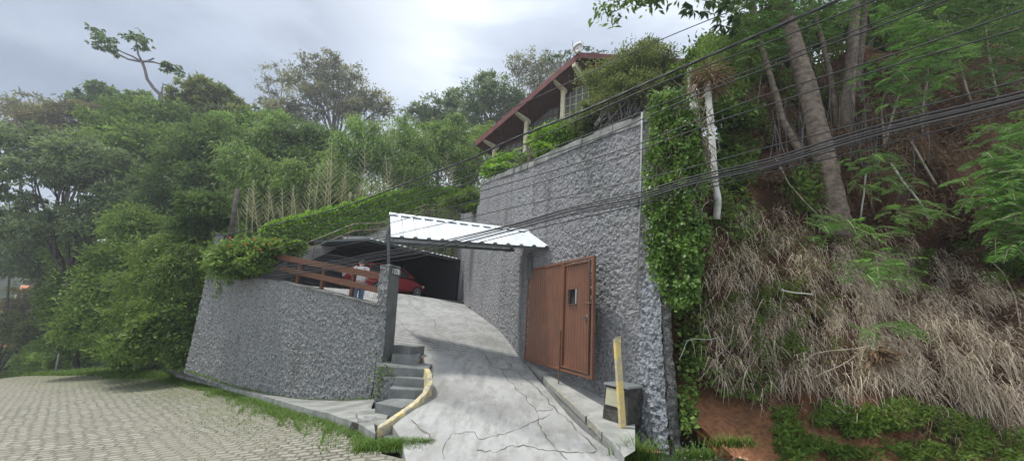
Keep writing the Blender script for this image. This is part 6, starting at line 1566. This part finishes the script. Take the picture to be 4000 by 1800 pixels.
bush('bank_shrub', 'small dark leafy shrub filling the gap behind the slim pale trunk', 'shrub', [B(2800, 420, 8.6, 70, 60), B(2860, 370, 9, 70, 60), B(2750, 330, 9, 60, 40), B(2820, 300, 9.5, 70, 50), B(2900, 470, 8.8, 60, 60)], 7000, .12, .07, M['lf_mid'], clump_r=.5, base=fastbank(2830, 560))
GK = 'dense shrubs along the top of the bank'
for lb, bl, mt, n in [('dark shrub mass at the bank top just right of the house', [(2720, 260, 11.5, 90, 50), (2800, 200, 11.5, 90, 60), (2880, 260, 10.5, 80, 70), (2650, 300, 11, 60, 30), (2940, 330, 10.2, 60, 80)], 'lf_mid', 9000),
                      ('dark shrub mass behind the leaning trunk', [(3000, 150, 12, 100, 90), (3120, 120, 12.5, 110, 90), (3080, 260, 11.5, 90, 60), (3230, 120, 12.5, 90, 80)], 'lf_dark', 10000),
                      ('deep green shrub mass behind the upright trunks', [(3350, 80, 12.5, 120, 90), (3480, 90, 12.5, 120, 90), (3420, 200, 11.5, 110, 70), (3560, 190, 11.5, 100, 60)], 'lf_dark', 11000),
                      ('deep green shrub mass in the upper right corner', [(3680, 60, 12, 140, 100), (3850, 60, 11.5, 140, 100), (3980, 150, 11, 100, 110), (3760, 200, 11, 140, 70), (3900, 300, 10.5, 110, 70)], 'lf_dark', 14000)]:
    blb_ = [B(b[0], b[1], b[2], b[3], b[4]) for b in bl]
    bush('bank_shrub', lb, 'shrub', blb_, n, .17, .07, M[mt], group=GK, clump_r=.5, base=fastbank(bl[0][0], bl[0][1] + 150))
# crowns spreading above the top of the picture
for key, cen in (('big', [(4.6, 8.0, 12.2), (6.4, 8.8, 12.8), (3.4, 9.2, 11.6)]), ('mid', [(8.4, 9.2, 12.8), (7.2, 10.4, 13.2), (9.8, 8.4, 12.6)]), ('mid2', [(11.4, 9.2, 12.6), (12.8, 8.0, 12.0)])):
    rt_, pp_ = TR[key]; top_ = pp_[-1]; bl = [(Vector(c), (1.5, 1.4, .8)) for c in cen]
    crown('upper_crown', bl, 5500, .22, .09, M['lf_mid'], rt_, .5, .2)
    mb = MB()
    for c, _ in bl: mb.tube(curve_pts(top_, c, 6, .03, .05), [.12, .10, .08, .07, .05, .04, .02], 6)
    mb.build('limb', M['trunk'], rt_, smooth=True)
# feathery compound foliage (fern-like leaves) as crowns of the bank trees
def fern_cloud(name, regions, mat, parent=None, L=.42, ll=.13, lw=.022, n=13, tintb=None):
    C, Lx, Wx, D, T_ = [], [], [], [], []; mb = MB()
    for (u, v, Y, su, sv, cnt, dx) in regions:
        for k in range(cnt):
            p = at(random.gauss(u, su), random.gauss(v, sv), Y + random.gauss(0, .3)); a = random.gauss(0, .9); d = Vector((dx + math.sin(a) * .9, -abs(math.cos(a)) * .6, random.uniform(-.35, .4)))
            pts = frond(p, d, L * random.uniform(.6, 1.3), n, ll * random.uniform(.7, 1.2), lw, random.uniform(.25, .6), C, Lx, Wx, D, T_, tintb)
            mb.tube([pts[0], pts[len(pts) // 2], pts[-1]], [.006, .004, .002], 3, cap=False)
    V, Fc = kites(np.array(C), np.array(Lx), np.array(Wx), np.array(D)); o = mesh_np(name, V, Fc, M[mat], parent, tint=T_); return o, mb
o, mb = fern_cloud('crown', [(3130, -20, 8.2, 120, 50, 60, 0), (3012, 40, 8.3, 60, 60, 43, -.3), (2960, 140, 8.2, 50, 50, 40, -.4), (3300, -20, 8, 150, 40, 60, 0), (3200, 60, 8.8, 60, 50, 40, 0)], 'lf_fern', TR['big'][0]); mb.build('leaf_stalk', M['twig'], TR['big'][0])
blb = [(2920, 30, 8.6, -1), (2840, 20, 8.6, -1), (2880, 80, 8.7, -1)]
# large lobed leaves against the sky at top centre
tips = [at(u, v, 9.0) for u, v in [(2790, -20), (2840, 40), (2880, 60), (2910, 10), (2950, 50), (2860, 100), (2920, 110), (2730, 5), (2980, 0), (2890, -30)]]
rr_ = TR['thin'][0]; umbrella_leaves('crown', tips, .62, rr_, M['lf_dark'], 6, 8)
def fern_tree(label, base, regs, mat, stems, name='feathery_tree', **kw):
    r = thing(name, label, 'tree', base, 'feathery-leaved trees and shrubs on the bank'); o, mb = fern_cloud('crown', regs, mat, r, **kw)
    mb.build('leaf_stalk', M['twig'], r); mb = MB()
    for s in stems: mb.tube(curve_pts(Vector(s[0]), Vector(s[1]), 6, .06, .06), [s[2] * (1 - .11 * k) for k in range(7)], 5)
    mb.build('trunk', M['twig'], r, smooth=True)
fb = lambda u, v, l=0: fastbank(u, v, l)
fern_tree('feathery shrub with yellow-tipped sprays right of the upright trunks', fb(3440, 560), [(3492, 110, 7.4, 60, 40, 39, -.6), (3572, 130, 7.3, 60, 35, 43, -.5), (3430, 300, 7.2, 40, 30, 30, -.7), (3532, 280, 7.2, 60, 40, 43, -.6), (3612, 260, 7.2, 60, 40, 43, -.3), (3512, 380, 7.3, 60, 40, 43, -.5), (3640, 200, 7.4, 60, 50, 50, 0)], 'lf_fern', [(fb(3450, 600), at(3560, 200, 7.5), .03), (fb(3450, 600), at(3480, 330, 7.3), .03), (fb(3600, 520), at(3620, 230, 7.4), .035)])
fern_tree('feathery foliage filling the upper right corner', fb(3900, 400), [(3862, 60, 8.2, 120, 60, 93, -.3), (3962, 170, 8, 70, 60, 64, -.3), (3762, 180, 8, 80, 50, 64, -.3), (3862, 300, 8, 100, 40, 50, -.3), (3712, 20, 8.4, 100, 50, 64, 0), (3512, 0, 8.6, 80, 40, 50, 0)], 'lf_fern', [(fb(3900, 420), at(3850, 100, 8.2), .05), (fb(3800, 420), at(3700, 80, 8.2), .04)], tintb=.15)
fern_tree('feathery dark green shrub at the right edge below the cables', fb(3980, 900), [(3962, 520, 5.9, 50, 30, 43, -.5), (3912, 640, 5.7, 60, 40, 64, -.6), (3982, 700, 5.6, 50, 50, 72, -.5), (3862, 760, 5.6, 60, 35, 50, -.6), (3952, 830, 5.5, 60, 50, 86, -.5), (3992, 930, 5.4, 40, 50, 57, -.5)], 'lf_fern', [(fb(4040, 980), at(3950, 650, 5.8), .025), (fb(4040, 980), at(3880, 760, 5.7), .02)], tintb=.25)
fern_tree('small feathery plants on the dry slope under the trees', fb(3400, 820), [(3400, 630, 7.2, 50, 18, 30, -.3), (3440, 700, 7.0, 50, 20, 30, 0), (3560, 820, 6.5, 45, 14, 26, 0), (3200, 870, 6.6, 50, 20, 24, 0), (3430, 1050, 5.9, 60, 28, 46, 0), (3440, 1265, 5.5, 40, 12, 14, 0), (3380, 900, 6.3, 90, 20, 24, 0)], 'lf_fern', [(fb(3400, 820), at(3400, 650, 7.2), .015)], L=.36, ll=.11, lw=.018)
# deep shade foliage & roots up the bank: leafy ground cover (nobody could count it)
def cover(label, polys, n, mt, L, W, name='ground_cover', lift=.12, cat='ground cover'):
    C, T_ = [], []
    for k in range(n):
        u, v = rand_in(polys[k % len(polys)]); q_ = sn(u * .012, v * .012, 5)
        if q_ < .47: continue
        C.append(tuple(fastbank(u, v, random.random() * lift + .02))); T_.append(min(1, q_ * .6 + random.random() * .4))
    V, Fc = kites(np.array(C), L * (.6 + .8 * RNG.random(len(C))), W, np.tile(np.array([0, -.6, .2]), (len(C), 1))); o = mesh_np(name, V, Fc, M[mt], None, tint=T_); tag(o, label, cat, kind='stuff')
cover('mixed green leafy ground cover scattered over the earth bank', [[(2740, 900), (3000, 880), (3400, 880), (3400, 1020), (3250, 1100), (3250, 1380), (2980, 1500), (2760, 1450)], [(3700, 950), (4000, 1000), (4000, 1230), (3850, 1130), (3700, 1050)], [(3050, 1600), (3500, 1560), (4000, 1700), (4000, 1800), (3000, 1800), (2980, 1650)], [(2780, 1150), (3080, 1120), (3120, 1400), (2820, 1420)], [(3420, 1560), (3760, 1640), (3800, 1780), (3450, 1780)], [(3300, 980), (3600, 1000), (3560, 1100), (3320, 1080)]], 24000, 'lf_bright', .07, .03, lift=.42)
cover('brown dead leaves and vine litter over the left half of the bank', [[(2720, 800), (3100, 780), (3260, 900), (3250, 1450), (3000, 1600), (2740, 1500)], [(2860, 380), (3050, 380), (3100, 700), (2900, 760)]], 16000, 'lf_drydk', .10, .035, lift=.25, name='leaf_cover')
cover('low weeds along the foot of the earth bank', [[(2980, 1600), (3250, 1560), (3800, 1640), (4000, 1740), (4000, 1800), (3000, 1800)], [(3000, 1600), (3200, 1560), (3500, 1680), (3300, 1780), (3020, 1780)]], 6000, 'lf_grass', .07, .035, lift=.35)
cover('dark ivy leaves clinging to the shaded earth beside the pale trunk', [[(2740, 300), (2900, 250), (2980, 480), (3000, 620), (2920, 740), (2760, 760)], [(2900, 150), (3300, 150), (3260, 500), (3020, 520)]], 9000, 'lf_mid', .10, .07, lift=.3, name='wild_ivy')
cover('tangled dark leaves in the shade below the tree trunks', [[(2850, 300), (3100, 200), (3500, 200), (4000, 300), (4000, 1000), (3500, 900), (3000, 820), (2850, 600)]], 16000, 'lf_drydk', .11, .05, lift=.3)
cover('green leaves growing high on the bank between the trunks', [[(2640, 320), (2800, 240), (2980, 100), (3000, 300), (2860, 420), (2700, 420)], [(3000, -100), (4000, -100), (4000, 300), (3400, 180), (3000, 60)]], 16000, 'lf_mid', .12, .05, lift=1.3)
# dry hanging grass
def hanging(label, polys, n, L, W, mt, name='dry_grass', kind='stuff', lift=.3, mess=.45):
    V, Fv, T_ = [], [], []; seg = 4; cnt = 0
    for k in range(n):
        u, v = rand_in(polys[k % len(polys)]); u += random.gauss(0, 28); v += random.gauss(0, 30); u = min(u, 4040)
        if sn(u * .013, v * .010, 21) < .47 and random.random() < .85: continue
        l = L * random.uniform(.3, 1.5); a = random.gauss(0, mess); kx = random.gauss(0, mess * .6); px_ = u; pv = v; Y0 = None; P_ = []
        p = fastbank(u, v, .10 + random.random() * lift); vel = Vector((math.sin(a) * .5, -.55, .25))
        for j in range(seg + 1):
            P_.append(p.copy()); p = p + vel * (l / seg); vel = vel.lerp(Vector((kx, -.16, -1.05)), .55)
        s = Vector((1, random.gauss(0, .5), random.gauss(0, .25))).normalized()
        for j, q in enumerate(P_): w = W * (1 - .75 * j / seg) * .5; V.append(tuple(q - s * w)); V.append(tuple(q + s * w))
        for j in range(seg): b_ = cnt * (seg + 1) * 2 + 2 * j; Fv.append((b_, b_ + 1, b_ + 3, b_ + 2)); 
        t0 = random.random() ** .75; T_ += [t0] * seg; cnt += 1
    o = mesh_np(name, V, Fv, M[mt], None, tint=T_); tag(o, label, 'dry grass', kind=kind)
DG = [(3200, 980), (3330, 930), (3600, 980), (3800, 1080), (3990, 1290), (4000, 1780), (3880, 1690), (3600, 1600), (3400, 1500), (3250, 1380), (3180, 1200)]
hanging('thick mat of pale dry grass hanging down the right half of the bank', [DG], 5200, .50, .011, 'lf_dry', lift=.2)
hanging('short broken straw and stalks tangled over the right half of the bank', [DG], 9000, .26, .010, 'lf_dry', name='straw', lift=.28, mess=1.3)
hanging('fine grey-brown dead stems mixed through the bank vegetation', [[(2720, 760), (3100, 760), (3400, 900), (3900, 1000), (4000, 1250), (4000, 1800), (3400, 1700), (2800, 1560)]], 6500, .30, .007, 'lf_drydk', name='dead_stems', lift=.35, mess=1.5)
hanging('thinner dry grass hanging over the left half of the bank', [[(2850, 850), (3250, 830), (3280, 1150), (3200, 1350), (3380, 1420), (3300, 1600), (3100, 1560), (2900, 1500), (2740, 1480), (2720, 1150), (2780, 950)]], 5600, .42, .010, 'lf_dry', lift=.25, mess=.8)
hanging('dead brown roots and stalks hanging in the shade under the trees', [[(2860, 330), (3150, 280), (3400, 480), (3950, 600), (3900, 950), (3500, 880), (3000, 700)], [(2780, 380), (2960, 300), (2960, 560), (2860, 560)]], 2600, .6, .012, 'lf_drydk')
# individual twigs and branches lying on the bank
TW = [('long pale dead branch leaning below the largest trunk', [(3420, 680), (3470, 760), (3530, 830), (3560, 890)], .02, 'pale'), ('short upright broken pale stick below the largest trunk', [(3327, 720), (3320, 800), (3308, 885)], .016, 'pale'),
      ('long thin arching twig over the middle of the dry grass', [(3070, 1440), (3120, 1400), (3230, 1385), (3330, 1370)], .011, 'twig'), ('straight pale twig pointing down right from the brown leaf clump', [(3335, 1410), (3440, 1480), (3560, 1565)], .010, 'twig'),
      ('thin twig slanting down to the left of the brown leaf clump', [(3280, 1400), (3200, 1450), (3110, 1490)], .010, 'twig'), ('arching thin stem beside the dry fern on the bank', [(3780, 1040), (3830, 1090), (3870, 1180), (3880, 1300)], .010, 'twig'),
      ('thick bare root crossing the left part of the bank', [(2990, 660), (3040, 760), (3090, 820), (3150, 880)], .014, 'twig'), ('dark fallen branch in the hollow of the bank', [(3500, 600), (3550, 690), (3590, 760)], .022, 'twig'),
      ('thin bent twig sticking out over the ivy near the pier', [(2620, 1420), (2650, 1350), (2700, 1345), (2760, 1340)], .006, 'pale'), ('slender twig rising from the foot of the bank by the bare earth', [(2690, 1500), (2740, 1440), (2820, 1350)], .006, 'twig'),
      ('crossing pale twig above the dry slope centre', [(3000, 1160), (3060, 1172), (3120, 1178)], .014, 'pale'), ('thin bare stem beside the pale slender trunk', [(2860, 560), (2840, 480), (2870, 400), (2900, 300)], .010, 'twig'),
      ('second thin stem right of the pale slender trunk', [(2900, 560), (2930, 430), (2945, 330)], .012, 'twig')]
for lb, pts, rr2, mt in TW:
    P_ = [fastbank(u, v, .45) for u, v in pts]; o = MB().tube([p for k in range(len(P_) - 1) for p in (P_[k], P_[k].lerp(P_[k + 1], .5) + Vector((0, 0, random.uniform(-.02, .03))))] + [P_[-1]], rr2, 6).build('fallen_branch', M[mt], smooth=True); tag(o, lb, 'branch')
# fine stems among trunks
mb = MB()
for k in range(60):
    u = random.uniform(2980, 3620); v = random.uniform(430, 900); a = fastbank(u, v, .1); b = at(u + random.gauss(-10, 45), v - random.uniform(150, 420), a.y - .2); mb.tube(curve_pts(a, b, 6, .0, .05), [.014, .013, .012, .010, .009, .007, .005], 4)
o = mb.build('sapling_thicket', M['greytwig'], smooth=True); tag(o, 'thicket of thin bare saplings among the tree trunks on the bank', 'saplings', kind='stuff')
# dead fern rosettes
for lb, u, v, n in [('withered brown fern rosette above the pale dry grass', 3690, 1020, 60), ('drooping brown clump of dead leaves in the middle of the dry grass', 3350, 1400, 110)]:
    c = fastbank(u, v, .45); C, Lx, Wx, D, T_ = [], [], [], [], []
    for k in range(n):
        a = random.uniform(0, 2 * PI); C.append(tuple(c + Vector((random.gauss(0, .06), random.gauss(0, .05), random.gauss(0, .05))))); Lx.append(random.uniform(.15, .34)); Wx.append(.03); D.append((math.cos(a) * 2, -1.0, -.9 + math.sin(a))); T_.append(random.random())
    V, Fc = kites(np.array(C), np.array(Lx), np.array(Wx), np.array(D)); o = mesh_np('dead_fern', V, Fc, M['lf_drydk'], None, tint=T_); tag(o, lb, 'fern')

# ================================================================== GRASS AND GROUND COVER
# grass strip between road and pavement
pts = []
for k in range(21000):
    t = random.random() ** .8; c = lerp_poly3(kerb, 1 - t if False else t); d = abs(random.gauss(0, 1)); w = .26 + .08 * math.sin(t * 9)
    nx = Vector((-.45, -.89, 0)); q_ = sn(c.x * 1.6, c.y * 1.6 + d, 0)
    off = d * w * (.4 + .9 * q_) + .02
    p = Vector((c.x, c.y, 0)) + nx * off; pts.append((p.x, p.y, road_z(p.x, p.y) - .01))
# tuft at the right-hand end
e0_ = kerb[0]
for k in range(3600):
    p = Vector((e0_.x + random.uniform(-.2, .85), e0_.y - .02 + random.gauss(-.10, .12), 0)); p.y = min(p.y, e0_.y + .05 - .35 * max(0, p.x - e0_.x)); pts.append((p.x, p.y, road_z(p.x, p.y)))
blades('verge_grass', 'bright green grass strip between the cobbled road and the pavement', 'grass', pts, .115, .012, M['lf_grass'], 3, .9, kind='stuff')
pts = []
for k in range(9000):
    u = random.uniform(0, 800); a = onroad(u, 1462 + random.uniform(-22, 16) - (10 if u < 400 else 0)); a.z = float(road_surf(np.array(a.x), np.array(a.y))) ; pts.append(tuple(a))
blades('crest_grass', 'short grass fringe where the cobbled road meets the green slope', 'grass', pts, .26, .03, M['lf_grass'], 3, .8, kind='stuff')
pts = [tuple(Vector((lambda q: (q.x, q.y, q.z))(lerp_poly3(kerb, random.random() ** .9) + Vector((random.gauss(0, .5) - .55, random.gauss(0, .35) - 1.0, -.0))))) for _ in range(2600)]
pts = [(x, y, road_z(x, y)) for x, y, z in pts]
blades('joint_grass', 'thin weeds growing in the joints of the cobbles near the verge', 'grass', pts, .05, .012, M['lf_grass'], 2, .8, kind='stuff')
pts = [tuple(lerp_poly3(wallbase, random.random()) + nrmL * random.uniform(.02, .10) + Vector((0, 0, -.02))) for _ in range(900)]
blades('wall_foot_weeds', 'small dark weeds along the foot of the low roughcast wall', 'weeds', pts, .10, .012, M['lf_mid'], 2, .8, kind='stuff')
for lb, u, v, Y, su, n, L in [('coarse grass tuft at the foot of the pier and kerb strip', 2480, 1800, 5.3, 40, 420, .32), ('small grass tuft on the bare red earth by the pier', 2715, 1790, 5.2, 45, 200, .16), ('green weed tuft on bare red earth right of the pier base', 2860, 1740, 5.4, 50, 220, .16)]:
    P_ = [tuple(at(random.gauss(u, su), v + random.uniform(-12, 12), Y) ) for _ in range(n)]
    blades('grass_tuft', lb, 'grass tuft', P_, L, .012, M['lf_grass'], 3, .9)
C, T_ = [], []
for k in range(420):
    p = px(random.gauss(1490, 25), random.gauss(1530, 45), -1.55); p.y = 8.02 + (-1.4 + CZ - p.z) * .0 - .05; C.append(tuple(at(random.gauss(1500, 20), random.gauss(1500, 40), 7.98))); T_.append(random.random())
V, Fc = kites(np.array(C), .05, .03); o = mesh_np('wall_moss_plants', V, Fc, M['lf_mid'], None, tint=T_); tag(o, 'patch of moss and tiny weeds on the rough corner below the landing', 'moss')
# fallen leaves and pebbles on the red earth
C, T_ = [], []
for k in range(520):
    x = random.uniform(2.4, 6.5); y = random.uniform(4.6, 6.2); C.append((x, y, CZ - 1.75 + .04 * x - .12 + max(0, y - 5) * .06)); T_.append(random.random())
V, Fc = kites(np.array(C), .05, .03, np.tile(np.array([.3, -.3, .3]), (len(C), 1))); tag(mesh_np('leaf_litter', V, Fc, M['lf_dry'], None, tint=T_), 'fallen dry leaves on the bare red earth', 'leaf litter', kind='stuff')
# forest understorey over the visible hill terrain
n = 90000; aa = RNG.uniform(-1.6, .35, n); yy_ = 16 + RNG.random(n) ** 1.4 * 48; y0a = y0f(aa); yy_ = np.maximum(yy_, y0a + .4 + RNG.random(n) * 3); xx, zz_ = terr(aa, yy_)
keep = ~((xx > -13) & (yy_ < 24.5) & (aa > -.52)); xx, yy_, zz_ = xx[keep], yy_[keep], zz_[keep]
q_ = vnoise(np.stack([xx * .35, yy_ * .35, xx * 0], -1)); C = np.stack([xx, yy_, zz_ + RNG.random(len(xx)) * (1.4 + 3.0 * q_)], -1)
V, Fc = kites(C, .42, .17, np.tile(np.array([0, -.6, .5]), (len(C), 1)), droop=.2); tag(mesh_np('undergrowth', V, Fc, M['lf_mid'], None, tint=np.clip(q_ * .7 + RNG.random(len(xx)) * .4 - .1, 0, 1)), 'dense green undergrowth covering the forest slope', 'undergrowth', kind='stuff')

# ================================================================== AIR
hm, hnt, hout = new_mat('haze_air'); vo_ = N(hnt, 'ShaderNodeVolumePrincipled'); vo_.inputs['Color'].default_value = (.86, .92, 1, 1); vo_.inputs['Density'].default_value = .0014; vo_.inputs['Anisotropy'].default_value = .3
hnt.links.new(vo_.outputs[0], hout.inputs['Volume'])
hz = MB().box((-120, 68, 5), (660, 0, 0), (0, 166, 0), (0, 0, 112)).build('haze', hm); tag(hz, kind='stuff')
# ================================================================== SKY, SUN, CAMERA
w = bpy.data.worlds.new("World"); scene.world = w; w.use_nodes = True; nt = w.node_tree; nt.nodes.clear()
SUN_EL, SUN_AZ = math.radians(64), math.radians(287)      # azimuth clockwise from +Y: sun high on the left, a little behind the camera
out = N(nt, 'ShaderNodeOutputWorld'); sky = N(nt, 'ShaderNodeTexSky', sky_type='NISHITA'); sky.sun_disc = False; sky.sun_elevation = SUN_EL; sky.sun_rotation = SUN_AZ
bg1 = N(nt, 'ShaderNodeBackground'); bg1.inputs[1].default_value = .10; nt.links.new(sky.outputs[0], bg1.inputs[0])
tc = N(nt, 'ShaderNodeTexCoord'); sep = N(nt, 'ShaderNodeSeparateXYZ'); nt.links.new(tc.outputs['Generated'], sep.inputs[0])
zc = mth(nt, 'ADD', mth(nt, 'MAXIMUM', sep.outputs[2], 0.0), .28)
cmb = N(nt, 'ShaderNodeCombineXYZ'); nt.links.new(mth(nt, 'DIVIDE', sep.outputs[0], zc), cmb.inputs[0]); nt.links.new(mth(nt, 'DIVIDE', sep.outputs[1], zc), cmb.inputs[1]); cmb.inputs[2].default_value = 2.3
n1 = noise(nt, 1.0, 6, .52, cmb.outputs[0], .6); n2 = noise(nt, .55, 3, .5, cmb.outputs[0], .2)
ccol = ramp(nt, n1, [(.33, (.32, .35, .395)), (.42, (.46, .495, .545)), (.48, (.64, .67, .71)), (.57, (.84, .87, .91))])
ccol2 = ramp(nt, n2, [(.40, (.74, .77, .82)), (.56, (1, 1, 1))]); cc3 = mixc(nt, 1.0, ccol, ccol2, 'MULTIPLY')
# big dark cloud to the upper left
dot = N(nt, 'ShaderNodeVectorMath', operation='DOT_PRODUCT'); nrm_ = N(nt, 'ShaderNodeVectorMath', operation='NORMALIZE'); nt.links.new(tc.outputs['Generated'], nrm_.inputs[0]); nt.links.new(nrm_.outputs[0], dot.inputs[0]); dv_ = (at(350, 60, 10) - Vector((0, 0, CZ))).normalized(); dot.inputs[1].default_value = dv_
dk = ramp(nt, mth(nt, 'ADD', dot.outputs['Value'], mth(nt, 'MULTIPLY', mth(nt, 'SUBTRACT', n1, .5), .35)), [(.80, (1, 1, 1)), (.95, (.40, .43, .48))])
cc4 = mixc(nt, 1.0, cc3, dk, 'MULTIPLY')
bg2 = N(nt, 'ShaderNodeBackground'); bg2.inputs[1].default_value = .95; nt.links.new(cc4, bg2.inputs[0])
mx = N(nt, 'ShaderNodeMixShader'); nt.links.new(ramp(nt, n1, [(.25, (.86, .86, .86)), (.5, (.97, .97, .97))]), mx.inputs[0]); nt.links.new(bg1.outputs[0], mx.inputs[1]); nt.links.new(bg2.outputs[0], mx.inputs[2]); nt.links.new(mx.outputs[0], out.inputs[0])

sl = bpy.data.lights.new('sun', 'SUN'); sl.energy = 2.0; sl.angle = math.radians(6); sl.color = (1, .965, .90); so_ = bpy.data.objects.new('sun', sl); COL.objects.link(so_)
sdv = Vector((math.sin(SUN_AZ) * math.cos(SUN_EL), math.cos(SUN_AZ) * math.cos(SUN_EL), math.sin(SUN_EL))); so_.rotation_euler = sdv.to_track_quat('Z', 'Y').to_euler(); so_.location = (0, 0, 30)

cam = bpy.data.cameras.new('camera'); cam.sensor_width = 36; cam.lens = 36 * F / 4000; cam.clip_end = 3000; cam.clip_start = .05
co = bpy.data.objects.new('camera', cam); COL.objects.link(co)
mtx = Matrix((cR, cU, -cf)).transposed().to_4x4(); mtx.translation = Vector((0, 0, CZ)); co.matrix_world = mtx
scene.camera = co
scene.view_settings.view_transform = 'Standard'; scene.view_settings.look = 'None'; scene.view_settings.exposure = 1.1; scene.view_settings.gamma = 1
scene.render.engine = 'CYCLES'
scene.cycles.max_bounces = 6; scene.cycles.diffuse_bounces = 3; scene.cycles.transparent_max_bounces = 6; scene.cycles.volume_bounces = 0
scene.cycles.use_denoising = True
